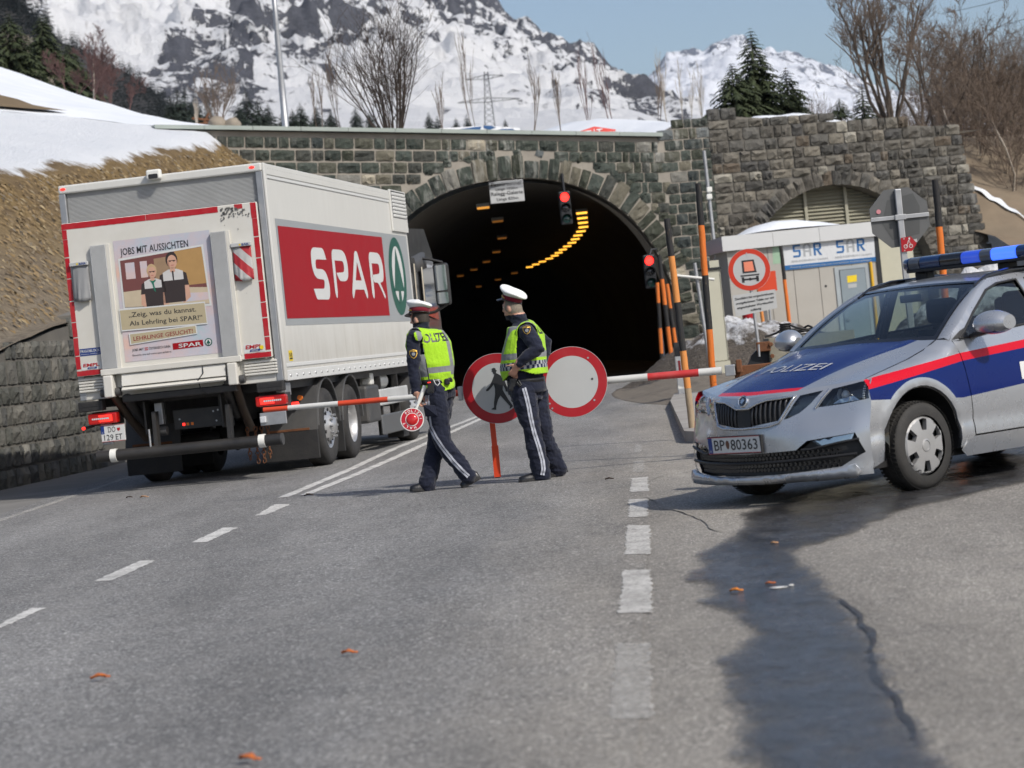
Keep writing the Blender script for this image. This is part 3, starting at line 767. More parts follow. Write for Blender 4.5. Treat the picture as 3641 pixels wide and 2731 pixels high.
# matted dry grass and clods on the bare slope
gm_ = MB(); rg_ = random.Random(4); vs = []; fs = []
for i in range(22000):
 y = 30 + 37 * rg_.random() ** .8; d = rg_.uniform(0, 7.5); x = xw(y) - .55 - d; z, sn_ = Hhill(x, y)
 if sn_ or z > .55 + .104 * y: continue
 a = rg_.gauss(0, .5); L_ = rg_.uniform(.05, .2) * (1 if rg_.random() < .8 else .5); w = rg_.uniform(.008, .022) * (1 if rg_.random() < .8 else 2.5); dv = Vector((math.cos(a) * .75, math.sin(a), -.62)) * L_; sd2 = Vector((-math.sin(a), math.cos(a), 0)) * w; p = Vector((x, y, z + rg_.uniform(.0, .05))); up_ = Vector((0, 0, rg_.uniform(.01, .06)))
 b = len(vs); vs += [p - sd2, p + sd2, p + dv * .6 + up_ + sd2 * .5, p + dv]; fs += [(b, b + 1, b + 2), (b, b + 2, b + 3)]
gm_.add(vs, fs)
t = NT('dry_grass'); ge = t.node('ShaderNodeNewGeometry'); t.base(t.ramp(ge.outputs['Random Per Island'], [(0, (.075, .052, .03)), (.3, (.16, .115, .06)), (.6, (.25, .175, .085)), (.8, (.14, .12, .095)), (1, (.33, .26, .15))])); t.set(Roughness=.9)
stuff(tag(gm_.build('dry_grass', t.m), 'matted dry grass and clods on the bare slope left of the truck', 'grass'))
# snow left lying along the top of the wing wall
mb = MB(); rg2 = []
for dv_, k in ((-.05, .0), (.35, .75), (1.0, 1.0), (2.2, .7), (3.2, 0)):
 r_ = []
 for i in range(15):
  q = SZ(2700 + 27.5 * i, 430); p = P0 + TT * q[0] - NN * (.3 + dv_); r_.append((p.x, p.y, ztop(q[0]) - .02 + (.38 + .05 * math.sin(i)) * math.sin(math.pi * i / 14) ** .6 * k))
 rg2.append(r_)
mb.loft(rg2, closed=False, cap=False); struct(mb.build('snow_ridge', M_SNOW))
# ------------------------------------------------------------------ delivery truck
t = NT('truck_white'); v = t.coord('Object'); sp = t.node('ShaderNodeSeparateXYZ'); t.l(v, sp.inputs[0]); n = t.noise(v, 1.2, 5)
c = t.mix(n, (.57, .57, .54), (.64, .64, .61)); st = t.ramp(t.noise(t.coord('Object', (3, 3, .25)), 3.0, 6, .7), [(.42, (0,)), (.75, (1,))])
lo = t.math('MULTIPLY', t.math('SUBTRACT', t.math('ADD', 1.62, t.math('MULTIPLY', t.noise(v, 2.2, 5), .5)), sp.outputs[2]), 2.6, clamp=True)      # spray thrown up from the road
c = t.mix(t.math('MULTIPLY', lo, t.math('MULTIPLY_ADD', st, .45, .28)), c, (.40, .38, .335)); c = t.mix(t.math('MULTIPLY', st, .16), c, (.42, .41, .37))
t.base(c); t.set(Roughness=.42, **{'Coat Weight': .12}); M_BOX = t.m
M_BOXD = pm('tail_lift_white', (.62, .61, .565), .42, var=.06, scale=2.5, dirt=(.46, .42, .34), dirtamt=.4)
M_ALU = pm('ribbed_aluminium', (.50, .51, .51), .5, .1, var=.12, scale=3, dirt=(.2, .19, .18), dirtamt=.3)
M_STEEL = pm('galvanised_steel', (.42, .43, .44), .5, .8, var=.2, scale=12)
M_REDT = pm('red_tape', (.40, .004, .012), .45, var=.12, scale=8, dirt=(.6, .56, .5), dirtamt=.12)
M_SRED = pm('print_red', (.30, .003, .009), .5, var=.08, scale=2, spec=.25)
M_SGREY = pm('print_silver', (.35, .37, .38), .45, .2, var=.06, scale=1.5)
M_SWHITE = pm('print_white', (.60, .61, .60), .4, var=.05, scale=3)
M_SGREEN = pm('print_green', (.003, .085, .06), .4, var=.1, scale=2)
M_BLACK = pm('black_steel', (.016, .016, .017), .5, var=.35, scale=4, dirt=(.075, .068, .058), dirtamt=.5, bump=.2)
M_RUB = pm('black_rubber', (.018, .018, .019), .75, var=.3, scale=10, bump=.3, dirt=(.07, .063, .055), dirtamt=.3)
M_PLAS = pm('grey_plastic', (.045, .047, .05), .55, var=.25, scale=4, dirt=(.13, .12, .105), dirtamt=.5)
M_TYRE = pm('tyre_rubber', (.022, .021, .021), .8, var=.3, scale=14, bump=.3, dirt=(.08, .075, .067), dirtamt=.4)
M_RIM = pm('wheel_silver', (.52, .52, .52), .38, .7, var=.12, scale=6, dirt=(.15, .13, .11), dirtamt=.35)
M_LAMP = pm('lamp_red_glass', (.30, .004, .006), .12, var=.2, scale=30, coat=.8, emit=(1, .02, .01), es=.18)
M_LAMPON = pm('lamp_red_lit', (.6, .01, .01), .2, var=.1, scale=30, emit=(1, .03, .02), es=2.2)
M_CLEAR = pm('lamp_clear', (.6, .62, .64), .1, var=.2, scale=40, coat=.8)
M_AMB = pm('amber_lens', (.7, .16, .01), .2, var=.15, scale=30, coat=.6)
M_WHITEP = pm('white_plastic', (.72, .72, .68), .4, var=.05, scale=5)
M_INK = pm('print_black', (.02, .02, .022), .5, var=.1, scale=10)
M_BLUE = pm('print_blue', (.012, .04, .20), .4, var=.1, scale=8)
M_RUST = pm('rusty_steel', (.17, .065, .025), .85, var=.5, scale=9, bump=.5, dirt=(.06, .035, .022), dirtamt=.6)
M_GLASSD = pm('dark_glass', (.012, .014, .016), .06, var=.2, scale=2, coat=.5)
M_MIRR = pm('mirror_glass', (.55, .58, .6), .04, 1.0, var=.03, scale=3)
TA = rad(9.2)
TO = Vector((-3.959, 29.704, 0)) - Vector((math.cos(TA), -math.sin(TA), 0)) * .085
truck = thing('delivery_truck', 'white refrigerated delivery truck with red supermarket logo driving into the tunnel', 'truck', TO, -TA)
HW, BL, ZF, ZT = 1.30, 8.55, 1.17, 3.84
# box body
mb = MB(); mb.bx(-HW, HW, .06, BL, ZF, ZT - .02); box = mb.build('box_body', M_BOX, truck, bevel=.025)
sx = lambda off: (lambda u, v: (HW + off, u, v))       # right side: u = along the truck, v = height
rx = lambda off: (lambda u, v: (u, -off, v))           # rear: u to the right, v = height
def rbox(x0, x1, z0, z1, y0, y1, name, m, par=truck, bevel=.008):
 q = MB(); q.bx(x0, x1, -y1, -y0, z0, z1); return q.build(name, m, par, bevel=bevel)
def sbox(y0, y1, z0, z1, o0, o1, name, m, par=truck, bevel=.008):
 q = MB(); q.bx(HW + o0, HW + o1, y0, y1, z0, z1); return q.build(name, m, par, bevel=bevel)
sbox(.09, 7.36, 3.70, 3.835, .001, .018, 'roof_rail', M_BOX, box)
sbox(.09, 7.36, 3.655, 3.695, .001, .012, 'drip_rail', M_SWHITE, box)
sbox(.02, 8.54, 1.16, 1.29, .001, .022, 'floor_rail', M_SWHITE, box)
sbox(.09, 8.5, 1.33, 1.375, .001, .010, 'rub_rail', M_SWHITE, box)
sbox(-.02, .085, 1.17, 3.835, .001, .03, 'corner_post', M_BOX, box)
sbox(7.38, 8.54, 3.22, 3.86, .001, .03, 'vent_panel', M_BOX, box)
q = MB()
for k in range(26):
 q.cyl((HW + .02, .25 + k * .325, 1.225), (HW + .032, .25 + k * .325, 1.225), .022, .016, 8)
q.build('rivet_row', M_STEEL, box)
q = MB()
for k in range(60):
 q.cyl((HW + .016, .2 + k * .12, 3.78), (HW + .021, .2 + k * .12, 3.78), .008, .006, 5)
q.build('rivet_row', M_STEEL, box)
# cooling grille: dark recess with pyramids
sbox(7.46, 8.48, 3.43, 3.84, .028, .034, 'vent_back', M_BLACK, box, 0)
for i in range(9):
 for j in range(7):
  yc = 7.52 + i * .112; z_ = 3.46 + j * .056; q = MB()
  a, b = .047, .021
  q.add([(HW + .035, yc - a, z_ - b), (HW + .035, yc + a, z_ - b), (HW + .035, yc + a, z_ + b), (HW + .035, yc - a, z_ + b), (HW + .062, yc - a * .2, z_ + b * .8)], [(0, 1, 4), (1, 2, 4), (2, 3, 4), (3, 0, 4)])
  q.build('vent_cell', M_SWHITE, box)
# printed side panel
q = MB(); q.flat([(.36, 1.84), (8.42, 1.84), (8.42, 3.17), (.36, 3.17)], sx(.003)); q.build('print_panel', M_SGREY, box)
q = MB(); q.flat([(.44, 1.925), (6.57, 1.935), (6.57, 3.105), (.44, 3.08)], sx(.006)); pr = q.build('print_red_field', M_SRED, box)
def bez(pts, k=6):
 """closed outline with corners given as (y, z, r): r rounds the corner"""
 out = []; n = len(pts)
 for i in range(n):
  p = Vector(pts[i][:2]); a = Vector(pts[i - 1][:2]); b = Vector(pts[(i + 1) % n][:2]); r = pts[i][2] if len(pts[i]) > 2 else 0
  if r <= 0: out.append(tuple(p)); continue
  da = min(r, (a - p).length * .48); db = min(r, (b - p).length * .48)
  s_ = p + (a - p).normalized() * da; e = p + (b - p).normalized() * db
  for j in range(k + 1):
   t_ = j / k; out.append(tuple((1 - t_) ** 2 * s_ + 2 * t_ * (1 - t_) * p + t_ ** 2 * e))
 return out
zt, zb = 2.852, 2.166
LET = []
LET.append((bez([(2.02, zt, .22), (2.72, zt, .09), (2.845, 2.70, 0), (2.22, 2.695, .1), (2.20, 2.57, .06), (2.72, 2.57, .25), (2.90, 2.36, .1), (2.83, zb, .12), (2.10, zb, .06), (1.97, 2.305, 0), (2.58, 2.31, .06), (2.62, 2.43, .05), (2.14, 2.44, .2), (1.98, 2.60, .1)]), []))
def pee(y0):
 return bez([(y0 + .01, zt, .15), (y0 + .78, zt, .25), (y0 + .95, 2.66, .15), (y0 + .88, 2.42, .25), (y0 + .35, 2.42, .1), (y0 + .2, 2.53, 0), (y0 + .66, 2.545, .1), (y0 + .70, 2.62, .05), (y0 + .66, 2.70, .1), (y0 + .16, 2.70, 0), (y0 + .16, 2.25, .05), (y0 + .10, zb, .05), (y0 + .01, 2.25, .05)])
LET.append((pee(3.16), []))
LET.append((bez([(4.60, zt + .005, .06), (4.76, zt + .005, .06), (5.22, 2.25, .1), (5.16, zb, .06), (5.06, 2.24, .1), (4.98, 2.31, 0), (4.42, 2.31, 0), (4.34, 2.24, .1), (4.25, zb, .06), (4.19, 2.25, .1)]), [[(4.69, 2.70), (4.50, 2.44), (4.88, 2.44)]]))
LET.append((bez([(5.50, zt + .01, .15), (6.25, zt + .01, .22), (6.44, 2.68, .15), (6.38, 2.44, .22), (6.12, 2.42, .02), (6.42, 2.22, .08), (6.36, zb + .01, .05), (6.27, 2.24, .1), (5.98, 2.42, .1), (5.70, 2.42, .05), (5.62, 2.53, 0), (6.12, 2.55, .1), (6.16, 2.62, .05), (6.13, 2.70, .1), (5.66, 2.70, 0), (5.66, 2.25, .05), (5.60, zb, .05), (5.50, 2.25, .05)]), []))
for o_, h_ in LET:
 q = MB(); q.flat(o_, sx(.009), 0, h_); q.build('print_letter', M_SWHITE, box)
q = MB(); q.flat(circ(7.46, 2.532, .60, 48, .595), sx(.006)); q.build('print_oval', M_SGREEN, box)
q = MB(); q.flat(circ(7.47, 2.56, .40, 40, .43), sx(.009)); q.build('print_oval_white', M_SWHITE, box)
q = MB(); q.flat([(7.44, 2.965), (7.11, 2.305), (7.83, 2.305)], sx(.012)); q.flat([(7.40, 2.31), (7.55, 2.31), (7.58, 2.16), (7.53, 2.12), (7.40, 2.12), (7.36, 2.16)], sx(.0122)); q.build('print_tree', M_SGREEN, box)
q = MB(); q.flat([(.34, 1.40), (.53, 1.40), (.53, 1.53), (.34, 1.53)], sx(.003), 0); q.flat([(.37, 1.42), (.5, 1.42), (.5, 1.44), (.37, 1.44)], sx(.006), 1)
q.flat([(.375, 1.45), (.415, 1.45), (.415, 1.51), (.395, 1.49), (.375, 1.51)], sx(.006), 1); q.flat([(.455, 1.45), (.495, 1.45), (.495, 1.51), (.475, 1.49), (.455, 1.51)], sx(.006), 1)
q.build('warning_sticker', [pm('sticker_yellow', (.75, .55, .02), .4), M_INK], box)
# ---- rear
rbox(-HW, HW, 3.735, ZT, -.1, .035, 'rear_header', M_BOX, truck, .02)
rbox(-HW, -1.215, ZF, 3.735, -.1, .03, 'rear_post', M_STEEL, truck); rbox(1.215, HW, ZF, 3.735, -.1, .03, 'rear_post', M_STEEL, truck)
q = MB(); n = 24
for i in range(n):
 z0_ = 3.365 + i * .0155
 q.add([(-1.21, .02, z0_), (1.21, .02, z0_), (1.21, .008, z0_ + .008), (-1.21, .008, z0_ + .008), (1.21, .02, z0_ + .0155), (-1.21, .02, z0_ + .0155)], [(0, 1, 2, 3), (3, 2, 4, 5)])
q.build('shutter', M_ALU, truck)
for x_ in (-1.235, 1.18):
 q = MB(); q.flat(circ(x_, 3.792, .035, 16, .016), rx(.039)); q.build('marker_lamp', M_LAMPON, truck)
cam_ = rbox(-.13, .05, 3.78, 3.90, .036, .13, 'rear_camera', M_WHITEP, truck, .02)
q = MB(); q.flat(rrect(-.1, .02, 3.787, 3.845, .015), rx(.133)); q.build('camera_lens', M_INK, cam_)
# tail lift platform standing upright
plat = rbox(-1.285, 1.205, 1.47, 3.368, .03, .10, 'tail_lift', M_BOXD, truck, .012)
ry = rx(.103); ry2 = rx(.106); ry3 = rx(.109); ry4 = rx(.112); ry5 = rx(.115)
def tape(x0, x1, z0, z1):
 q = MB(); pts = densify([(x0, z0), (x1, z0), (x1, z1), (x0, z1)], .05)
 q.flat([(x + random.uniform(-.002, .002), z + random.uniform(-.002, .002)) for x, z in pts], ry); q.build('reflective_tape', M_REDT, plat)
for x0, x1, z0, z1 in ((-1.28, -.2, 3.29, 3.362), (-.195, .72, 3.29, 3.362), (.93, 1.03, 3.305, 3.362), (-1.28, -1.22, 3.17, 3.285), (1.13, 1.2, 3.17, 3.362)): tape(x0, x1, z0, z1)
zz = [3.165, 2.94, 2.68, 2.40, 2.14, 1.95, 1.72, 1.55]
for a, b in zip(zz[:-1], zz[1:]): tape(-1.28, -1.22, b + .012, a); tape(1.135, 1.2, b + .012, a)
tape(-1.28, -.95, 1.478, 1.54); tape(.86, 1.2, 1.478, 1.54)
q = MB()
for k in range(90):
 u = .75 + abs(random.gauss(0, .17)); v_ = 3.33 - abs(random.gauss(0, .07)) - max(0, u - .9) * .12; r_ = random.uniform(.004, .016)
 if u < 1.19: q.flat([(u + r_ * random.uniform(.6, 1.3) * math.cos(a), v_ + r_ * random.uniform(.6, 1.3) * math.sin(a)) for a in (0, 1.1, 2.2, 3.4, 4.6, 5.5)], ry2)
for k in range(22):
 u = random.uniform(-1.2, 1.1); v_ = random.uniform(1.5, 3.25); r_ = random.uniform(.003, .008)
 q.flat([(u + r_ * math.cos(a), v_ + r_ * random.uniform(.6, 1.6) * math.sin(a)) for a in (0, 1.3, 2.6, 3.9, 5.1)], ry2)
stuff(q.build('paint_chips', pm('chipped_primer', (.13, .13, .125), .8, var=.4, scale=30), plat))
for x0, x1 in ((-.93, -.735), (.605, .795)):
 q = MB(); n = 13; w = (x1 - x0) / n
 q.bx(x0, x1, -.15, -.103, 1.53, 3.055)
 st_ = q.build('ribbed_strip', M_ALU, plat)
 q = MB()
 for i in range(n): q.bx(x0 + w * i + w * .18, x0 + w * i + w * .82, -.158, -.149, 1.535, 3.05)
 q.build('rib', M_ALU, st_)
 rbox(x1, x1 + .045, 1.53, 3.06, .103, .135, 'strip_flange', M_BOXD, plat, .004)
def tquad(name, pts, m, fn):
 q = MB(); q.flat(pts, fn); return q.build(name, m, plat)
# poster
t = NT('poster_paper'); v = t.coord('Object'); n_ = t.noise(v, 2.3, 5, .6)
t.base(t.ramp(n_, [(.25, (.32, .50, .53)), (.42, (.47, .47, .53)), (.55, (.54, .46, .48)), (.72, (.66, .43, .34)), (.85, (.60, .52, .52))])); t.set(Roughness=.5); M_POST = t.m
tquad('poster', [(-.645, 1.59), (.585, 1.585), (.585, 3.09), (-.645, 3.085)], M_POST, ry)
def ptext(s_, x0, z0, w, h, m, fn, bold=.0, slope=0.0, shear=0.0):
 q = MB(); put_text(q, s_, x0, z0, w, h, fn, 0, bold, shear, slope); q.build('lettering', m, plat)
ptext('JOBS MIT AUSSICHTEN', -.565, 2.90, .87, .085, M_INK, ry2, .006, .02)
tquad('photo_border', [(-.60, 2.235), (.52, 2.168), (.49, 2.925), (-.602, 2.86)], M_SWHITE, ry2)
# picture on the poster: a shop counter and two young people, as flat print
PB = lambda n, c: pm('poster_' + n, c, .5, var=.12, scale=9)
tquad('photo_wall', [(-.575, 2.26), (.495, 2.198), (.465, 2.90), (-.577, 2.835)], PB('brown', (.16, .055, .05)), ry3)
tquad('photo_panel', [(.12, 2.45), (.485, 2.45), (.466, 2.895), (.12, 2.878)], PB('ochre', (.40, .24, .09)), rx(.1095))
tquad('photo_shelf', [(-.15, 2.55), (.12, 2.55), (.12, 2.83), (-.15, 2.815)], PB('shelf', (.30, .20, .12)), rx(.1095))
for a, b in ((-.52, -.40), (-.33, -.24)): tquad('photo_sheet', [(a, 2.60), (b, 2.60), (b, 2.80), (a, 2.80)], PB('paper', (.62, .62, .64)), rx(.1098))
tquad('photo_counter', [(-.575, 2.262), (.495, 2.20), (.49, 2.40), (-.1, 2.46), (-.575, 2.45)], PB('counter', (.50, .42, .30)), rx(.1098))
tquad('photo_counter_edge', [(.15, 2.25), (.495, 2.25), (.49, 2.34), (.15, 2.36)], PB('paper', (.62, .62, .64)), rx(.1101))
SK = PB('skin', (.55, .32, .23)); SH = PB('shirt', (.035, .025, .024)); SG = PB('collar', (.55, .54, .53)); HR = PB('hair', (.03, .02, .018)); BLND = PB('blond', (.48, .34, .19)); SCF = PB('scarf', (.01, .16, .10))
def figure(cx, zh, hw, hair, scarf):
 P_ = lambda nm, pts, m, k: tquad(nm, [(cx + u * hw, zh + v_ * hw) for u, v_ in pts], m, rx(.1104 + k * .0003))
 P_('photo_arm', [(-1.35, -1.7), (-.95, -1.6), (-1.0, -3.3), (-.55, -3.7), (-.75, -3.9), (-1.5, -3.4)], SK, 0)
 P_('photo_arm', [(1.35, -1.7), (.95, -1.6), (1.0, -3.3), (.6, -3.7), (.8, -3.9), (1.45, -3.4)], SK, 0)
 P_('photo_shirt', [(-1.25, -1.2), (-.5, -.85), (.5, -.85), (1.25, -1.2), (1.4, -2.3), (1.0, -2.3), (.95, -3.75), (-.95, -3.75), (-1.0, -2.3), (-1.45, -2.3)], SH, 1)
 P_('photo_collar', [(-.95, -1.0), (-.4, -.75), (.4, -.75), (.95, -1.0), (.95, -1.75), (-.95, -1.75)], SG, 2)
 P_('photo_hair', [(c[0], c[1]) for c in circ(0, .12, .56, 18, .72)], hair, 3)
 P_('photo_face', [(c[0], c[1]) for c in circ(.03, -.08, .45, 18, .62)], SK, 4)
 P_('photo_neck', [(-.22, -.6), (.22, -.6), (.25, -.95), (0, -1.1), (-.25, -.95)], SK, 4)
 P_('photo_eyes', [(-.24, .0), (-.08, .0), (-.08, -.07), (-.24, -.07)], HR, 5); P_('photo_eyes', [(.12, .0), (.28, .0), (.28, -.07), (.12, -.07)], HR, 5); P_('photo_mouth', [(-.14, -.36), (.2, -.36), (.12, -.43), (-.06, -.43)], PB('lips', (.40, .12, .11)), 5); P_('photo_cheek', [(-.42, .1), (-.28, -.1), (-.22, -.55), (-.36, -.4)], PB('shade', (.36, .19, .13)), 5)
 P_('photo_brow', [(-.32, .06), (.38, .06), (.38, .0), (-.32, .0)], HR, 5)
 if scarf: P_('photo_scarf', [(-.35, -.85), (0, -1.0), (.35, -.85), (.35, -1.0), (.1, -1.2), (.25, -2.2), (.05, -2.0), (-.1, -1.25)], SCF, 6)
 else: P_('photo_placket', [(-.08, -.9), (.08, -.9), (.06, -1.75), (-.06, -1.75)], SH, 6)
figure(-.19, 2.66, .115, BLND, True); figure(.075, 2.765, .135, HR, False)
tquad('text_border', [(-.652, 1.972), (.447, 1.952), (.440, 2.228), (-.654, 2.246)], M_SWHITE, rx(.1128))
M_BEIGE = pm('poster_beige', (.42, .36, .235), .5, var=.06)
tquad('text_field', [(-.645, 1.988), (.437, 1.968), (.432, 2.212), (-.645, 2.23)], M_BEIGE, rx(.1134))
ptext('\u201eZeig, was du kannst.', -.54, 2.135, .86, .058, M_INK, rx(.114), .012, -.018)
ptext('Als Lehrling bei SPAR!\u201c', -.54, 2.03, .93, .058, M_INK, rx(.114), .012, -.018)
tquad('text_border', [(-.56, 1.795), (.305, 1.845), (.30, 1.958), (-.565, 1.938)], M_SWHITE, rx(.1128))
tquad('text_field', [(-.545, 1.808), (.292, 1.857), (.288, 1.945), (-.548, 1.925)], M_BEIGE, rx(.1134))
ptext('LEHRLINGE GESUCHT!', -.51, 1.84, .76, .05, pm('print_maroon', (.22, .02, .02), .5), rx(.114), .012, .03)
ptext('JOBS MIT', -.545, 1.715, .15, .03, M_INK, ry2, .004); ptext('\u00d6STERREICH DRIN.', -.33, 1.715, .28, .03, M_INK, ry2, .004)
tquad('flag_stripe', [(-.385, 1.735), (-.34, 1.735), (-.34, 1.745), (-.385, 1.745)], M_REDT, ry2); tquad('flag_stripe', [(-.385, 1.713), (-.34, 1.713), (-.34, 1.723), (-.385, 1.723)], M_REDT, ry2)
ptext('Besuche uns auf www.spar.at/lehre.', -.545, 1.655, .5, .022, M_INK, ry2, .004)
tquad('logo_field', [(-.025, 1.682), (.362, 1.69), (.362, 1.768), (-.025, 1.76)], M_SRED, ry2)
ptext('SPAR', .05, 1.70, .29, .045, M_SWHITE, ry3, .012)
tquad('logo_ring', circ(.43, 1.732, .048, 24), M_SGREEN, ry2); tquad('logo_disc', circ(.43, 1.732, .036, 24), M_SWHITE, ry3); tquad('logo_tree', [(.43, 1.765), (.403, 1.715), (.425, 1.715), (.425, 1.70), (.435, 1.70), (.435, 1.715), (.457, 1.715)], M_SGREEN, ry4)
# stickers
def sticker(x0, x1, z0, z1, bgm, txt, tm, sub=None):
 tquad('sticker', rrect(x0, x1, z0, z1, .012), bgm, ry)
 h = (z1 - z0)
 ptext(txt, x0 + .02, z0 + h * (.45 if sub else .3), (x1 - x0) - .05, h * .42, tm, ry2, .03, 0, .15)
 if sub:
  tquad('sticker_band', [(x0 + .07, z0 + h * .1), (x1 - .07, z0 + h * .1), (x1 - .06, z0 + h * .36), (x0 + .08, z0 + h * .36)], M_BLUE, ry2)
  ptext(sub, x0 + .09, z0 + h * .14, (x1 - x0) - .18, h * .16, M_SWHITE, ry3, .01)
sticker(-1.21, -.95, 1.545, 1.635, M_SWHITE, 'EMPL', M_REDT, 'AUSTRIA'); sticker(.865, 1.13, 1.548, 1.655, M_SWHITE, 'EMPL', M_REDT, 'AUSTRIA')
tquad('sticker_dot', circ(1.09, 1.60, .026, 16), pm('sticker_yellow', (.75, .55, .02), .4), rx(.112))
tquad('sticker', [(-1.215, 1.72), (-.945, 1.72), (-.945, 1.81), (-1.215, 1.81)], M_BLUE, ry); ptext('FRIGOBLOCK', -1.205, 1.762, .25, .033, M_SWHITE, ry2, .012)
ptext('leistungsstark . umweltfreundlich', -1.20, 1.735, .24, .012, M_SWHITE, ry2, .004)
# warning flags hanging on the lift
t = NT('flag_chevron'); v = t.coord('Object'); sp = t.node('ShaderNodeSeparateXYZ'); t.l(v, sp.inputs[0])
w_ = t.math('FRACT', t.math('MULTIPLY', t.math('ADD', sp.outputs[0], sp.outputs[2]), 3.7)); k_ = t.math('GREATER_THAN', w_, .5)
n_ = t.noise(v, 12, 4)
t.base(t.mix(k_, t.mix(n_, (.30, .012, .02), (.42, .03, .035)), t.mix(n_, (.34, .34, .33), (.46, .46, .45)))); t.set(Roughness=.5)
vo = t.node('ShaderNodeTexVoronoi'); t.l(v, vo.inputs[0]); vo.inputs['Scale'].default_value = 30; t.bump(vo.outputs['Distance'], .3, .004); M_CHEV = t.m
M_FLAGG = pm('flag_grey', (.24, .245, .25), .5, var=.15, scale=10)
for x0, x1, z0, z1, m in ((-1.205, -.99, 2.40, 2.865, M_FLAGG), (.855, 1.085, 2.435, 2.88, M_CHEV)):
 fl = rbox(x0 - .012, x1 + .012, z1 - .035, z1 + .012, .104, .15, 'flag_holder', M_ALU, plat, .006)
 put = MB(); put_text(put, 'B\u00c4R', x1 - .1, z1 - .025, .09, .024, rx(.153), 0, .02); put.build('lettering', M_BLUE, fl)
 put = MB(); put.flat([(x1 - .135, z1 - .022), (x1 - .112, z1 - .022), (x1 - .112, z1 - .003), (x1 - .135, z1 - .003)], rx(.153)); put.build('label_square', pm('sticker_yellow', (.75, .55, .02), .4), fl)
 q = MB(); nx, nz = 9, 10; vs = []
 for j in range(nz + 1):
  for i in range(nx + 1):
   f = j / nz; u = x0 + (x1 - x0) * i / nx
   bul = .115 + .035 * math.sin(math.pi * i / nx) * (.3 + .7 * f) + .02 * f + .012 * math.sin(i * 1.9 + f * 3) * f
   vs.append((u + .015 * f * math.sin(i), -bul, z1 - .03 - (z1 - .03 - z0) * f - .012 * math.sin(math.pi * i / nx) * f))
 q.add(vs, [(j * (nx + 1) + i, (j + 1) * (nx + 1) + i, (j + 1) * (nx + 1) + i + 1, j * (nx + 1) + i + 1) for j in range(nz) for i in range(nx)], 0, None, True)
 fo = q.build('warning_flag', m, plat); sm = fo.modifiers.new('s', 'SOLIDIFY'); sm.thickness = .012
# lip of the platform, sill under it
rbox(-.96, .83, 1.455, 1.53, .10, .165, 'platform_lip', M_BOXD, plat, .01)
for k in range(5): rbox(-1.29, -.97, 1.27 + k * .036, 1.297 + k * .036, .0, .06, 'sill_rib', M_BOXD, truck, .006)
for k in range(5): rbox(.83, 1.24, 1.27 + k * .036, 1.297 + k * .036, .0, .06, 'sill_rib', M_BOXD, truck, .006)
rbox(-HW, HW, 1.17, 1.46, -.1, .02, 'rear_sill', M_BOXD, truck, .01)
for k, (a, b) in enumerate(((1.44, 1.30), (1.30, 1.24))):
 q = MB(); q.add([(-.70, -.12 + k * .02, a), (.62, -.12 + k * .02, a), (.62, -.16 - k * .04, b), (-.70, -.16 - k * .04, b)], [(0, 1, 2, 3)])
 sl = q.build('lift_panel', M_BOXD, truck); sl.modifiers.new('s', 'SOLIDIFY').thickness = .02
for k in range(4): rbox(-.66, .58, 1.385 - k * .018, 1.391 - k * .018, .122 + k * .004, .134 + k * .004, 'panel_groove', M_STEEL, truck, 0)
rbox(-.74, .72, 1.10, 1.19, -.05, .10, 'lift_beam', M_BLACK, truck, .015)
for s_ in (-1, 1):
 x_ = .79 * s_ - .08
 rbox(x_ - .06, x_ + .06, 1.18, 1.45, .03, .2, 'lift_bracket', M_BOXD, truck, .015)
 q = MB(); q.cyl((x_ - .13, -.1, 1.24), (x_ + .13, -.1, 1.24), .05, n=16); q.build('roller', M_PLAS, truck)
 q = MB(); q.tube([(x_, -.12, 1.26), (x_ * .92, .30, .90), (x_ * .86, .75, .62)], [.05, .055, .06], 10); q.build('lift_arm', pm('oily_steel', (.07, .05, .035), .5, .3, var=.4, scale=6), truck)
 q = MB(); q.tube([(x_ * .8, -.05, 1.16), (x_ * .75, .5, .80)], .06, 8); q.build('lift_ram', M_BLACK, truck)
 q = MB(); q.box((x_ * .62, .35, .88), (.03, .5, .42), 0, Matrix.Rotation(0, 4, 'X')); q.build('lift_plate', M_BLACK, truck, bevel=.01)
q = MB(); q.tube([(.33, -.14, 1.44), (.34, -.17, 1.36), (.27, -.18, 1.28), (.28, -.12, 1.16), (.37, -.1, 1.10)], .008, 6); q.build('cable', M_INK, truck)
for x0, x1, z0 in ((-1.31, -1.0, 1.03), (.97, 1.30, 1.05)):
 bb = rbox(x0, x1, z0, z0 + .125, -.05, .10, 'rubber_buffer', M_RUB, truck, .012)
 q = MB()
 for i in range(3):
  for j in range(2): q.flat(circ(x0 + .06 + i * (x1 - x0 - .12) / 2, z0 + .035 + j * .06, .012, 10), rx(.103))
 q.build('bolt', M_INK, bb)
 rbox(x0 + .01, x1 - .01, z0 + .06, z0 + .068, .10, .104, 'buffer_groove', M_INK, bb, 0)
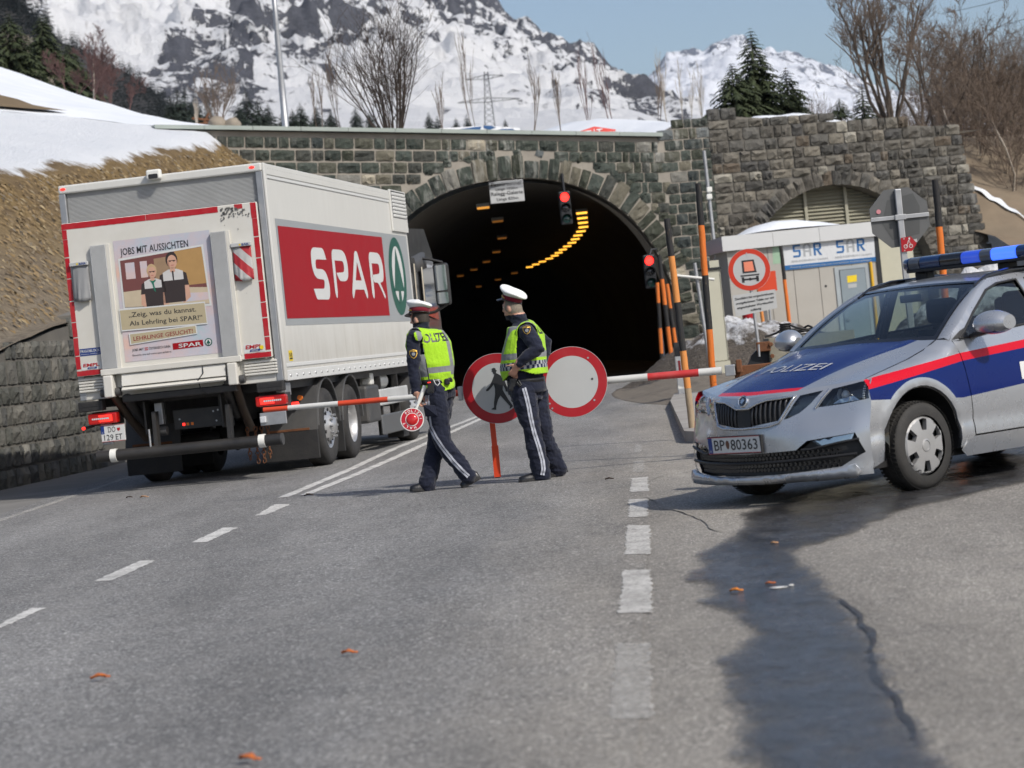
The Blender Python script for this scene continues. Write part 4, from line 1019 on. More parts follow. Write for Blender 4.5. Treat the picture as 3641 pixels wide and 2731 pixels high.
def tail(x0, x1, z0, z1, flip):
 b = rbox(x0, x1, z0, z1, -.08, .045, 'tail_lamp', M_LAMP, truck, .02)
 w = x1 - x0
 fx = (lambda f: x0 + w * f) if not flip else (lambda f: x1 - w * f)
 for z_ in (z0 + .025, z1 - .045):
  q = MB(); a, c = sorted((fx(.16), fx(.62))); q.flat(rrect(a, c, z_, z_ + .022, .008), rx(.0475)); q.build('light_bar', M_LAMPON, b)
 q = MB(); a, c = sorted((fx(.16), fx(.26))); q.flat([(a, z0 + .03), (c, z0 + .03), (c, z1 - .03), (a, z1 - .03)], rx(.0476)); q.build('light_bar', M_LAMPON, b)
 q = MB()
 for i in range(9):
  a = fx(.3 + i * .066); q.flat(circ(a, (z0 + z1) / 2, .012, 8), rx(.048))
 q.build('clear_lens', M_CLEAR, b)
 rbox(x0 + .02, x1 - .02, z0 - .02, z1 + .02, -.3, -.07, 'lamp_bracket', M_BLACK, b, .01)
tail(-1.225, -.85, .865, .995, True); tail(.92, 1.305, .88, 1.005, False)
pl = rbox(-1.085, -.78, .638, .842, -.02, .01, 'number_plate', M_SWHITE, truck, .004)
def pt(q_, par, fn, s_, x, z_, w, h, m, bold=.01):
 q = MB(); put_text(q, s_, x, z_, w, h, fn, 0, bold); q.build('lettering', m, par)
q = MB(); q.flat([(-1.083, .735), (-1.04, .735), (-1.04, .84), (-1.083, .84)], rx(.0125)); q.build('country_band', M_BLUE, pl)
pt(0, pl, rx(.0125), 'DO', -.99, .752, .095, .068, M_INK, .0); pt(0, pl, rx(.0125), '129', -1.05, .655, .12, .07, M_INK, 0); pt(0, pl, rx(.0125), 'ET', -.90, .655, .085, .07, M_INK, 0)
pt(0, pl, rx(.014), 'A', -1.07, .745, .015, .016, M_SWHITE, 0)
q = MB(); q.flat([(-.875, .80), (-.835, .80), (-.835, .775), (-.855, .76), (-.875, .775)], rx(.0125)); q.build('crest', M_REDT, pl)
for a, b, c, d in ((-1.085, -.78, .638, .643), (-1.085, -.78, .837, .842)):
 q = MB(); q.flat([(a, c), (b, c), (b, d), (a, d)], rx(.0127)); q.build('plate_border', M_REDT, pl)
rbox(-1.09, -.95, .60, .86, -.06, -.02, 'plate_holder', M_STEEL, truck, .01)
q = MB(); q.cyl((-1.30, .0, .83), (-1.30, -.03, .83), .02, n=12); q.build('side_marker', M_LAMPON, truck); q = MB(); q.tube([(-1.2, .1, .85), (-1.3, .02, .83)], .018, 8); q.build('marker_arm', M_RUB, truck)
alu = rbox(.945, 1.275, .645, .80, -.04, .0, 'lamp_plate', M_STEEL, truck, .006)
wk = rbox(.955, 1.03, .68, .76, -.001, .05, 'work_lamp', M_CLEAR, truck, .01)
# underride tube
q = MB(); q.cyl((-1.155, -.02, .462), (1.20, -.02, .462), .072, n=20); bu = q.build('underride_bar', M_BLACK, truck)
for x_ in (-.94, .955):
 q = MB(); q.cyl((x_ - .04, -.02, .462), (x_ + .04, -.02, .462), .084, n=14); q.build('bar_clamp', M_WHITEP, bu)
q = MB(); q.cyl((1.195, -.02, .462), (1.215, -.02, .462), .074, n=20); q.build('end_cap', M_PLAS, bu)
for x_ in (-.42, .52):
 q = MB(); q.prism([(0, .52), (.12, .52), (.16, .95), (.02, .95)], lambda u, v_, d: (x_ + d, u - .02, v_), .05); q.build('bar_support', M_BLACK, truck)
# chassis
for s_ in (-1, 1):
 q = MB(); q.bx(.38 * s_ - .04, .38 * s_ + .04, .35, 9.6, .78, 1.06); q.build('chassis_rail', M_BLACK, truck)
q = MB(); q.bx(-HW + .12, HW - .12, .3, BL - .1, 1.06, 1.17); q.build('subframe', M_BLACK, truck)
cr = rbox(-.24, .45, .69, .94, -.35, -.30, 'cross_member', M_BLACK, truck, .01)
for x_, m in ((-.13, M_LAMPON), (-.08, M_AMB), (-.02, M_AMB)):
 q = MB(); q.flat([(x_, .735), (x_ + .035, .735), (x_ + .035, .77), (x_, .77)], rx(-.298)); q.build('connector', m, cr)
for x_, z_ in ((.28, .88), (.34, .89), (-.16, .82), (.31, .76)):
 q = MB(); q.flat(circ(x_, z_, .012, 10), rx(-.298)); q.build('bolt', M_STEEL, cr)
rbox(-.44, -.34, .78, 1.05, -.3, -.2, 'air_bracket', M_STEEL, truck); q = MB(); q.cyl((-.38, .2, .70), (-.30, .2, .70), .06, n=14); q.build('air_coupling', M_PLAS, truck)
q = MB(); q.cyl((-.46, -.04, .52), (-.46, -.04, .74), .014, n=8); q.build('steel_pin', M_STEEL, truck)
q = MB(); q.cyl((-.5, 5.2, .72), (-.5, 6.9, .72), .26, n=20); q.build('air_tank', M_BLACK, truck)
q = MB(); q.bx(-.9, -.5, 4.6, 6.6, .45, 1.0); q.build('battery_box', M_BLACK, truck, bevel=.03)
# rusty snow chains hanging
chain = []
for cx_ in (.62, .72, .80, .88):
 q = MB(); zc_ = .60; k = 0
 while zc_ > random.uniform(.14, .24):
  an = k % 2 * math.pi / 2
  ring_ = [(cx_ + .022 * math.cos(a) * math.cos(an) + random.uniform(-.006, .006), .55 + .022 * math.cos(a) * math.sin(an), zc_ + .034 * math.sin(a)) for a in [2 * math.pi * i / 8 for i in range(9)]]
  q.tube(ring_, .007, 5, cap=False); zc_ -= .05; k += 1
 q.build('snow_chain', M_RUST, truck)
# wheels
def lathe_x(q, prof, cx, cy_, cz_, s_=1, n=36, m=0, smooth=True):
 """profile (offset along the axle, radius) turned about the axle"""
 rings = [[(cx + s_ * a, cy_ + r_ * math.cos(2 * math.pi * i / n), cz_ + r_ * math.sin(2 * math.pi * i / n)) for i in range(n)] for a, r_ in prof]
 q.loft(rings, m, True, False, smooth)
def truck_wheel(x_, y_, s_, dish, steer=0):
 w = .3
 q = MB(); R_ = .505
 lathe_x(q, [(-w / 2, .29), (-w / 2, .42), (-w / 2 + .02, .47), (-w / 2 + .05, R_), (w / 2 - .05, R_), (w / 2 - .015, .475), (w / 2, .42), (w / 2 - .005, .31), (w / 2 - .025, .285)], x_, y_, .505, s_)
 ty = fixn(q.build('tyre', M_TYRE, truck))
 q = MB()
 if dish > 0: prof = [(w / 2 - .02, .288), (w / 2 - .035, .265), (w / 2 - .05, .25), (w / 2 - .1 + dish, .21), (w / 2 - .06 + dish, .17), (w / 2 - .03 + dish, .12), (w / 2 + dish, .10), (w / 2 + .01 + dish, 0.001)]
 else: prof = [(w / 2 - .02, .288), (w / 2 - .035, .265), (w / 2 - .12, .255), (w / 2 - .2, .24), (w / 2 - .21, .15), (w / 2 - .12, .13), (w / 2 - .11, .001)]
 lathe_x(q, prof, x_, y_, .505, s_); rm = fixn(q.build('rim', M_RIM, ty))
 q = MB()
 for i in range(10):
  a = 2 * math.pi * i / 10; xx = x_ + s_ * (w / 2 - .035 + dish if dish > 0 else w / 2 - .2); q.cyl((xx, y_ + .145 * math.cos(a), .505 + .145 * math.sin(a)), (xx + s_ * .035, y_ + .145 * math.cos(a), .505 + .145 * math.sin(a)), .017, n=6)
 stuff(q.build('wheel_nuts', M_STEEL, ty))
 q = MB()
 for i in range(10):
  a = 2 * math.pi * (i + .5) / 10; xx = x_ + s_ * (w / 2 - .093 + dish if dish > 0 else w / 2 - .198)
  q.cyl((xx, y_ + .215 * math.cos(a), .505 + .215 * math.sin(a)), (xx + s_ * .012, y_ + .215 * math.cos(a), .505 + .215 * math.sin(a)), .024, n=10)
 stuff(q.build('hand_holes', M_INK, ty))
for y_, dish in ((2.22, .07), (3.62, 0)):
 truck_wheel(1.13, y_, 1, dish); truck_wheel(-1.10, y_, -1, dish)
 if dish == 0: truck_wheel(.79, y_, 1, 0); truck_wheel(-.79, y_, -1, 0)
 q = MB(); q.cyl((-.9, y_, .5), (.9, y_, .5), .09, n=12); q.lathe([(.0, -.2), (.2, -.12), (.22, 0), (.2, .12), (0, .2)], 16, 0, Matrix.Translation((0, y_, .5))); q.build('axle', M_BLACK, truck)
truck_wheel(1.05, 8.2, 1, .07); truck_wheel(-1.05, 8.2, -1, .07)
# mudguards
for s_ in (-1, 1):
 for y_ in (2.22, 3.62):
  q = MB(); prof = [(y_ + .60 * math.cos(a), .505 + .62 * math.sin(a)) for a in [math.pi * (.02 + .96 * i / 18) for i in range(19)]]
  x0, x1 = sorted((s_ * .93, s_ * 1.285))
  q.loft([[(x0, yy, zz_), (x1 , yy, zz_), (x1, y_ + (yy - y_) * 1.07, .505 + (zz_ - .505) * 1.05), (x0, y_ + (yy - y_) * 1.05, .505 + (zz_ - .505) * 1.04)] for yy, zz_ in prof], smooth=False)
  fixn(q.build('mudguard', M_PLAS, truck, bevel=.01))
 x0, x1 = sorted((s_ * .55, s_ * 1.285))
 rbox(x0, x1, .13, .50, -1.50, -1.46, 'mud_flap', M_RUB, truck, .006)
 q = MB(); q.add([(x0, 1.47, .50), (x1, 1.47, .50), (x1, 1.68, 1.06), (x0, 1.68, 1.06), (x0, 1.51, .50), (x1, 1.51, .50), (x1, 1.72, 1.06), (x0, 1.72, 1.06)], [(0, 1, 2, 3), (4, 7, 6, 5), (0, 4, 5, 1), (2, 6, 7, 3), (1, 5, 6, 2), (0, 3, 7, 4)])
 q.build('guard_panel', M_PLAS, truck)
 rbox(x0 + .1, x1 - .1, .50, .53, -1.47, -1.455, 'flap_rail', M_RUST, truck, .003)
 rbox(x0, x1, .13, .62, -2.95, -2.91, 'mud_flap', M_RUB, truck, .006)
q = MB(); q.cyl((1.10, 1.50, .92), (1.10, 1.46, .92), .035, n=12); q.build('side_reflector', M_AMB, truck)
q = MB(); q.cyl((1.26, .42, .86), (1.34, .42, .86), .03, n=12); q.build('side_marker', M_LAMPON, truck)
q = MB(); q.bx(1.14, 1.27, .15, .4, .98, 1.14); q.build('side_bracket', M_STEEL, truck, bevel=.01)
# side guards and boxes
q = MB(); q.bx(1.0, 1.28, 4.62, 5.42, .42, .95); q.build('locker', M_PLAS, truck, bevel=.04)
q = MB(); q.bx(1.24, 1.28, 5.46, 7.45, .63, .87); q.build('side_guard', M_ALU, truck, bevel=.03)
q = MB(); q.bx(1.24, 1.28, 5.46, 7.3, .21, .50); q.build('side_guard', pm('guard_grey', (.14, .145, .15), .45, .4, var=.2), truck, bevel=.03)
for y_ in (5.7, 6.9): q = MB(); q.bx(1.15, 1.24, y_, y_ + .06, .2, 1.06); q.build('guard_post', M_BLACK, truck)
q = MB(); q.bx(.95, 1.2, 7.2, 7.6, .1, .45); q.build('wheel_flap', M_RUB, truck)
q = MB(); q.cyl((1.0, 6.0, .98), (1.0, 6.8, .98), .13, n=16); q.build('air_tank', M_WHITEP, truck)
q = MB(); q.bx(1.05, 1.2, 5.3, 5.5, .95, 1.12); q.build('lock_bracket', M_WHITEP, truck, bevel=.02)
# cab
cab = MB(); prof = [(8.85, .55), (8.85, 3.05), (9.05, 3.32), (10.35, 3.35), (10.85, 2.95), (11.05, 1.9), (11.1, .5)]
def cabring(x_, k): return [(x_, 8.85 + (a - 8.85) * k, z_) for a, z_ in prof]
cab.loft([cabring(-1.22, 1), cabring(-1.245, 1), cabring(1.245, 1), cabring(1.22, 1)], smooth=False)
cb = fixn(cab.build('cab', pm('cab_dark', (.012, .013, .015), .35, var=.15, coat=.3), truck, bevel=.06, seg=3))
q = MB(); q.flat([(9.55, 1.95), (10.75, 1.85), (10.62, 2.75), (9.6, 2.78)], lambda u, v_: (1.249, u, v_)); q.build('side_window', M_GLASSD, cb)
q = MB(); q.flat([(-1.1, 1.9), (1.1, 1.9), (1.05, 2.85), (-1.05, 2.85)], lambda u, v_: (u, 11.07 - (v_ - 1.9) * .13, v_)); q.build('windscreen', M_GLASSD, cb)
q = MB(); q.tube([(1.26, 8.9, 1.15), (1.28, 8.9, 2.75)], .022, 8); q.tube([(1.30, 9.35, 1.2), (1.31, 9.35, 2.7)], .02, 8); q.build('grab_rail', pm('chrome', (.7, .7, .7), .12, 1.0, var=.05), cb)
q = MB(); q.loft([[(1.0, 9.0, 2.9), (1.27, 9.05, 2.85), (1.30, 9.1, 2.62), (1.0, 9.0, 2.55)], [(1.0, 9.9, 3.0), (1.28, 9.9, 2.95), (1.30, 9.9, 2.7), (1.0, 9.9, 2.6)]], smooth=True); q.build('air_deflector', M_PLAS, cb)
mm = MB(); mm.bx(1.44, 1.68, 9.62, 9.78, 2.06, 2.74); mo = mm.build('mirror', M_BLACK, truck, bevel=.045, seg=3)
q = MB(); q.flat(rrect(1.465, 1.655, 2.30, 2.71, .025), lambda u, v_: (u, 9.614, v_)); q.build('mirror_glass', M_MIRR, mo)
q = MB(); q.flat(rrect(1.465, 1.655, 2.09, 2.27, .025), lambda u, v_: (u, 9.613, v_)); q.build('mirror_glass', M_MIRR, mo)
q = MB(); q.tube([(1.20, 9.7, 2.86), (1.4, 9.7, 2.82), (1.6, 9.7, 2.75)], .045, 8, flat=.5); q.build('mirror_arm', M_BLACK, mo)
q = MB(); q.tube([(1.20, 9.7, 1.95), (1.4, 9.7, 1.97), (1.6, 9.7, 2.07)], .04, 8, flat=.6); q.build('mirror_arm', M_BLACK, mo)
# ------------------------------------------------------------------ police car
CA = rad(-140)
car = thing('police_car', 'silver police estate car with blue and red stripes and blue roof light bar', 'car', (2.323, 17.759, 0), CA)
def carpaint(name, fn=None):
 t = NT(name); v = t.coord('Object'); sp = t.node('ShaderNodeSeparateXYZ'); t.l(v, sp.inputs[0])
 n = t.noise(v, 3, 4); fl = t.noise(v, 900, 2)
 c = t.mix(n, (.40, .42, .45), (.46, .48, .51)); met = None
 t.set(Metallic=.62, Roughness=.30, **{'Coat Weight': .7, 'Coat Roughness': .04})
 if fn:
  c, k = fn(t, c, sp.outputs[0], sp.outputs[1], sp.outputs[2])
  t.l(t.math('MULTIPLY', t.math('SUBTRACT', 1.0, k), .62), t.b.inputs['Metallic']); t.l(t.math('MULTIPLY_ADD', k, -.5, .7), t.b.inputs['Coat Weight']); t.l(t.math('MULTIPLY_ADD', k, -.35, .5), t.b.inputs['Specular IOR Level'])
 d = t.ramp(t.noise(v, 7, 6, .7), [(.5, (0,)), (.8, (1,))])
 low = t.math('MULTIPLY', t.math('SUBTRACT', .62, sp.outputs[2]), 1.3, clamp=True)
 c = t.mix(t.math('MULTIPLY', t.math('MULTIPLY', d, low), .55), c, (.17, .155, .135))
 t.base(c); t.l(t.ramp(t.noise(v, 5, 5), [(.3, (.24,)), (.8, (.36,))]), t.b.inputs['Roughness'])
 return t.m
CBLUE, CRED = (.002, .012, .105), (.50, .004, .016)
def livery_side(t, c, x, y, z):
 lt = lambda a, b: t.math('LESS_THAN', a, b); gt = lambda a, b: t.math('GREATER_THAN', a, b)
 lnr = lambda k, b: t.math('MULTIPLY_ADD', x, k, b)
 zt_ = t.math('MINIMUM', lnr(-.104, .8855), lnr(-.0535, .908)); zb_ = t.math('MINIMUM', lnr(-.113, .822), lnr(-.053, .850))
 zl = t.math('MAXIMUM', lnr(.076, .644), lnr(-.057, .591))
 def far(cx):
  a = t.math('SUBTRACT', x, cx); b = t.math('SUBTRACT', z, .33)
  return gt(t.math('ADD', t.math('MULTIPLY', a, a), t.math('MULTIPLY', b, b)), .468 ** 2)
 ok = t.math('MULTIPLY', t.math('MULTIPLY', far(.05), far(-2.66)), lt(x, .62))
 red = t.math('MULTIPLY', t.math('MULTIPLY', lt(z, zt_), gt(z, zb_)), ok)
 blu = t.math('MULTIPLY', t.math('MULTIPLY', lt(z, t.math('ADD', zb_, .001)), gt(z, zl)), ok)
 c = t.mix(red, c, CRED); c = t.mix(blu, c, CBLUE)
 return c, t.math('MAXIMUM', red, blu)
def livery_hood(t, c, x, y, z):
 ay = t.math('ABSOLUTE', y)
 lt = lambda a, b: t.math('LESS_THAN', a, b); gt = lambda a, b: t.math('GREATER_THAN', a, b)
 edge = t.math('MULTIPLY_ADD', x, -.16, .52)
 inside = lt(ay, edge)
 xx = t.math('MULTIPLY_ADD', t.math('MULTIPLY', ay, ay), .55, x)      # band follows the curved nose
 red = t.math('MULTIPLY', inside, t.math('MULTIPLY', lt(xx, .862), gt(xx, .80)))
 blu = t.math('MULTIPLY', inside, lt(xx, .801))
 c = t.mix(red, c, CRED); c = t.mix(blu, c, (.004, .016, .105))
 return c, t.math('MAXIMUM', red, blu)
M_CAR = carpaint('car_silver'); M_CSIDE = carpaint('car_silver_striped', livery_side); M_CHOOD = carpaint('car_silver_bonnet', livery_hood)
M_CBLK = pm('car_black_plastic', (.016, .016, .017), .5, var=.2, scale=20, bump=.15)
M_GLOSSB = pm('gloss_black', (.008, .008, .009), .12, var=.2, coat=.8)
M_CHR = pm('chrome', (.7, .7, .7), .12, 1.0, var=.05)
M_SEAT = pm('seat_fabric', (.02, .02, .022), .85, var=.3, scale=15)
M_CTYRE = pm('car_tyre', (.02, .0195, .019), .75, var=.3, scale=18, bump=.3, dirt=(.05, .046, .04), dirtamt=.5)
M_HUB = pm('hubcap_silver', (.42, .42, .42), .42, .55, var=.08, scale=6, dirt=(.2, .18, .15), dirtamt=.3)
def glassmat(name, tint, gl=1.0):
 t = NT(name); t.n.remove(t.b)
 tr = t.node('ShaderNodeBsdfTransparent'); tr.inputs[0].default_value = (*tint, 1)
 g = t.node('ShaderNodeBsdfGlossy'); g.inputs['Roughness'].default_value = .02; g.inputs[0].default_value = (1, 1, 1, 1)
 f = t.node('ShaderNodeLayerWeight'); f.inputs[0].default_value = .5
 n = t.noise(t.coord('Object'), 2.5, 5); fac = t.math('MULTIPLY_ADD', n, .03, t.math('MULTIPLY_ADD', t.math('POWER', f.outputs['Facing'], 4.0), .8 * gl, .045 * gl), clamp=True)
 m = t.node('ShaderNodeMixShader'); t.l(fac, m.inputs[0]); t.l(tr.outputs[0], m.inputs[1]); t.l(g.outputs[0], m.inputs[2]); t.l(m.outputs[0], t.out.inputs[0])
 return t.m
M_WS = glassmat('windscreen_glass', (.78, .86, .84), 1.15); M_WIN = glassmat('tinted_glass', (.42, .48, .47), 1.1); M_LENS = glassmat('lamp_cover', (.82, .86, .88), 1.3)
ip = lambda x, xs, ys: float(np.interp(x, xs, ys))
PLAN = ([0, .15, .3, .4, .5, .6, .7, .8, .87, .93], [.93, .918, .868, .812, .757, .70, .65, .598, .55, .48])
PLANL = ([0, .15, .3, .5, .6, .7, .8, .87, .93], [.945, .94, .915, .85, .80, .745, .68, .60, .50])
def xf(y, z):
 y = abs(y); k = ip(z, [.3, .5, .7], [1, .6, 0]); k = k * k * (3 - 2 * k)
 b = ip(z, [.15, .20, .24, .36, .5, .62, .72, .78, .84], [-.03, .012, -.012, .0, .012, .008, 0, -.03, -.085])
 return ip(y, *PLAN) * (1 - k) + ip(y, *PLANL) * k + b
def wx(x): return ip(x, [-3.76, -3.6, -3.3, -2.66, -1.5, -.5, .05, .3, .5, .62, .75], [.74, .82, .872, .905, .905, .90, .905, .90, .882, .862, .80])
def prof_side(z): return ip(z, [.15, .22, .30, .36, .42, .47, .5, .62, .70, .80, .88, .93, 1.0, 1.06, 1.12], [-.07, -.045, -.02, -.004, -.012, -.02, -.006, 0, -.004, -.012, -.024, -.036, -.055, -.072, -.09])
def zE(y): return .772 + .063 * (abs(y) / .8) ** 1.3
def hood(t_, v_):
 av = abs(v_); ys = .80 + (.718 - .80) * t_; y = v_ * ys
 x = xf(v_ * .80, zE(v_ * .80)) * (1 - t_) + (-.31 - .06 * v_ * v_) * t_
 pc = 1 - (1 - t_) ** 1.5; ps = ip(t_, [0, .29, .58, .84, 1], [0, .23, .46, .74, 1])
 p = pc * (1 - v_ * v_) + ps * v_ * v_
 zr = 1.062 - .018 * v_ * v_; z = zE(v_ * .80) + (zr - zE(v_ * .80)) * p
 z += .013 * math.exp(-((av - .60 - .12 * t_) / .07) ** 2) * min(1, t_ * 5) * (1 - t_ * .4) + .006 * (1 - min(1, av / .5)) * min(1, t_ * 4)
 return Vector((x, y, z))
SEAM = [hood(i / 24, 1) for i in range(25)]
_sx = [p.x for p in SEAM][::-1] ; _sz = [p.z for p in SEAM][::-1]; _sy = [p.y for p in SEAM][::-1]
BELT = ([-3.6, -2.5, -1.2, -.6, -.5, -.44], [1.13, 1.108, 1.066, 1.025, 1.02, 1.035])
def zs(x): return ip(x, _sx, _sz) if x > _sx[0] else ip(x, BELT[0] + [_sx[0]], BELT[1] + [_sz[0]])
def ysm(x): return ip(x, _sx, _sy) if x > _sx[0] else ip(x, [-3.6, -3.2, -1.5, -.6, -.5, -.44, _sx[0]], [.775, .815, .838, .832, .82, .79, _sy[0]])
def Ys(x, z):
 y = wx(x) + prof_side(z); zt_ = zs(x); z0 = zt_ - .10
 r2 = (x - .05) ** 2 + (z - .33) ** 2; r2b = (x + 2.66) ** 2 + (z - .33) ** 2
 for r in (r2, r2b):
  q_ = math.sqrt(r)
  if q_ < .47: y += .010 * (1 - ((q_ - .44) / .03) ** 2) if abs(q_ - .44) < .03 else (.0 if q_ > .44 else 0)
 if z > z0:
  u = min(1, (z - z0) / .10); ye = ysm(x); y = ye + (y - ye) * math.sqrt(max(0, 1 - u * u)) if ye < y else y
 return y
def fS(s_, off=0.0): return lambda u, v: (u, s_ * (Ys(u, v) + off), v)
def fF(off=0.0): return lambda u, v: (xf(u, v) + off, u, v)
def fin(o, ang=None):
 fixn(o)
 for p in o.data.polygons: p.use_smooth = True
 if ang: o.data.set_sharp_from_angle(angle=rad(ang))
 return o
def cpart(name, m, poly, fn, step=.05, holes=(), par=car, solid=0.0, ang=None):
 q = MB(); q.flat(poly, fn, 0, holes, step); o = fin(q.build(name, m, par), ang)
 if solid: s_ = o.modifiers.new('s', 'SOLIDIFY'); s_.thickness = solid; s_.offset = 0
 return o
# bonnet
nt, nv = 26, 36
q = MB(); vs = [hood(i / nt, -1 + 2 * j / nv) for i in range(nt + 1) for j in range(nv + 1)]
q.add(vs, [(i * (nv + 1) + j, i * (nv + 1) + j + 1, (i + 1) * (nv + 1) + j + 1, (i + 1) * (nv + 1) + j) for i in range(nt) for j in range(nv)], 0, None, True)
bon = fin(q.build('bonnet', M_CHOOD, car))
def onhood(u, v):      # u across (car left +), v along from the nose: returns surface point, found by ratio
 t_ = v; return hood(t_, u / (.80 + (.718 - .80) * t_))
q = MB()
tv, tf, tw, b0, b1 = text2d('POLIZEI', .0)
for f in tf:
 pts = [tv[i] for i in f]
 q.add([onhood(-.30 + p[0] / tw * .60, .37 + p[1] * .17) + Vector((.002, 0, .004)) for p in pts], [tuple(range(len(pts)))])
q.build('lettering', pm('bonnet_print', (.42, .43, .45), .4), bon)
# wheel-arch notch outline
def notch(cx, r=.412, n=20, zb_=.2):
 pts = []
 for i in range(n + 1):
  a = math.pi * (-.06 + 1.12 * i / n); pts.append((cx + r * math.cos(a), max(zb_, .33 + r * math.sin(a))))
 return pts                # from front to rear
g = .004
for s_ in (1, -1):
 fr = [(xf(.872, z) , z) for z in (.19, .25, .35, .5, .62, .69)]
 top = [(.548, .828)] + [(x, zs(x) - .001) for x in (.5, .4, .3, .2, .1, 0, -.1, -.2, -.3, -.37, -.42)]
 fen = [(fr[0][0], .19)] + fr[1:] + top + [(-.445, 1.03), (-.452 , .93), (-.475, .75), (-.49, .62), (-.505, .40), (-.51, .335), (-.44, .30)] + notch(.05)[::-1]
 # bumper corner below the seam is its own piece
 cpart('front_wing', M_CSIDE, fen, fS(s_), .045)
 zsl = .335
 def door(x0, x1, cut=None):
  xs_ = np.linspace(x0 - g, x1 + g, 14)
  return [(x, zs(x) - .002) for x in xs_] + [(x1 + g, .335 if not cut else .335)] + [(x0 - g - .05, .335)]
 d1 = [(-.452 - g * 2, .93), (-.45, 1.022)] + [(x, zs(x) - .002) for x in np.linspace(-.5, -1.52, 12)] + [(-1.535, .9), (-1.54, .34), (-.52, .34), (-.497, .62), (-.483, .75)]
 cpart('front_door', M_CSIDE, d1, fS(s_), .05)
 d2 = [(x, zs(x) - .002) for x in np.linspace(-1.545, -2.38, 9)] + [(-2.42, .95), (-2.34, .85), (-2.20, .60), (-2.16, .34), (-1.552, .34), (-1.547, .9)]
 cpart('rear_door', M_CSIDE, d2, fS(s_), .06)
 qp = [(x, zs(x) - .002) for x in np.linspace(-2.39, -3.62, 12)] + [(-3.70, .9), (-3.72, .6), (-3.68, .3), (-3.5, .24)] + [(p[0], p[1]) for p in notch(-2.66)[::-1]] + [(-2.17, .33), (-2.21, .60), (-2.35, .845), (-2.432, .95)]
 cpart('rear_wing', M_CSIDE, qp, fS(s_), .06)
 sill = [(-.42, .325), (-.50, .328), (-2.2, .328), (-2.245, .24), (-2.2, .19), (-.45, .19), (-.365, .24)]
 cpart('sill', M_CAR, sill, fS(s_), .05)
 under = [(.40, .35), (.35, .8), (-.3, .98), (-.5, 1.0), (-3.5, 1.08), (-3.6, .4), (-3.05, .35)] + notch(-2.66, .40)[::-1][2:-2] + [(-2.28, .25), (-.38, .25)] + [p for p in notch(.05, .40)[::-1][2:-2]]
 cpart('inner_panel', M_GLOSSB, under, fS(s_, -.014), .08)
 for cx in (.05, -2.66):     # arch lip and liner
  q = MB(); a_ = notch(cx, .412); q.loft([[(p[0], s_ * (Ys(p[0], p[1]) + .001), p[1]) for p in a_], [(p[0], s_ * (Ys(p[0], p[1]) - .03), p[1]) for p in a_]], closed=False, cap=False); fin(q.build('arch_lip', M_CAR, car))
  q = MB(); q.loft([[(p[0], s_ * .875, p[1]) for p in a_], [(p[0], s_ * .5, p[1]) for p in a_]], closed=False, cap=False); q.add([(p[0], s_ * .5, p[1]) for p in a_], [tuple(range(len(a_)))]); fin(q.build('arch_liner', M_CBLK, car))
 q = MB(); put_text(q, 'POLIZEI', 1.085, .69, 1.25, .125, lambda u, v: (-u, s_ * (Ys(-u, v) + .004), v) if s_ > 0 else (-(1.085 + 1.25 - (u - 1.085)), s_ * (Ys(-u, v) + .004), v), 0, .02); q.build('lettering', M_SWHITE, car)
# front bumper shell with openings
fo = [(y, .18) for y in np.linspace(-.872, .872, 18)] + [(.872, .3), (.872, .5), (.872, .69)] + [(y, ip(abs(y), [0, .30, .872], [.56, .60, .69])) for y in np.linspace(.86, -.86, 30)] + [(-.872, .69), (-.872, .5), (-.872, .3)]
lower = [(-.62, .235), (.62, .235), (.80, .30), (.845, .35), (.80, .385), (.45, .378), (-.45, .378), (-.80, .385), (-.845, .35), (-.80, .30)]
lower = [(-.70, .245), (-.4, .225), (0, .22), (.4, .225), (.70, .245), (.845, .335), (.80, .475), (.50, .445), (.42, .385), (0, .375), (-.42, .385), (-.50, .445), (-.80, .475), (-.845, .335)]
cpart('front_bumper', M_CAR, fo, fF(), .04, [lower])
lip = [(y, .168 + .0 * abs(y)) for y in np.linspace(-.8, .8, 17)] + [(.84, .2), (.80, .262)] + [(y, .212 + .04 * (abs(y) / .8) ** 2) for y in np.linspace(.7, -.7, 15)] + [(-.80, .262), (-.84, .2)]
cpart('bumper_lip', M_CAR, lip, fF(.025), .04, solid=.03)
cpart('air_intake', M_CBLK, lower, fF(-.06), .06)
for z_ in (.30,):
 q = MB(); q.tube([(xf(y, z_ + .02 * abs(y)) - .008, y, z_ + .03 * y * y + .01) for y in np.linspace(-.80, .80, 24)], .012, 6); q.build('intake_bar', M_CBLK, car)
for k, z_ in enumerate((.255, .285, .335, .365)):          # honeycomb of the lower intake
 q = MB()
 for i in range(40):
  y = -.66 + i * .0338 + (k % 2) * .017; q.add([(xf(y, z_) - .045, y + .017 * math.cos(a), z_ + .014 * math.sin(a)) for a in [math.pi / 3 * j for j in range(6)]], [(0, 1, 2, 3, 4, 5)])
 stuff(q.build('honeycomb', M_GLOSSB, car))
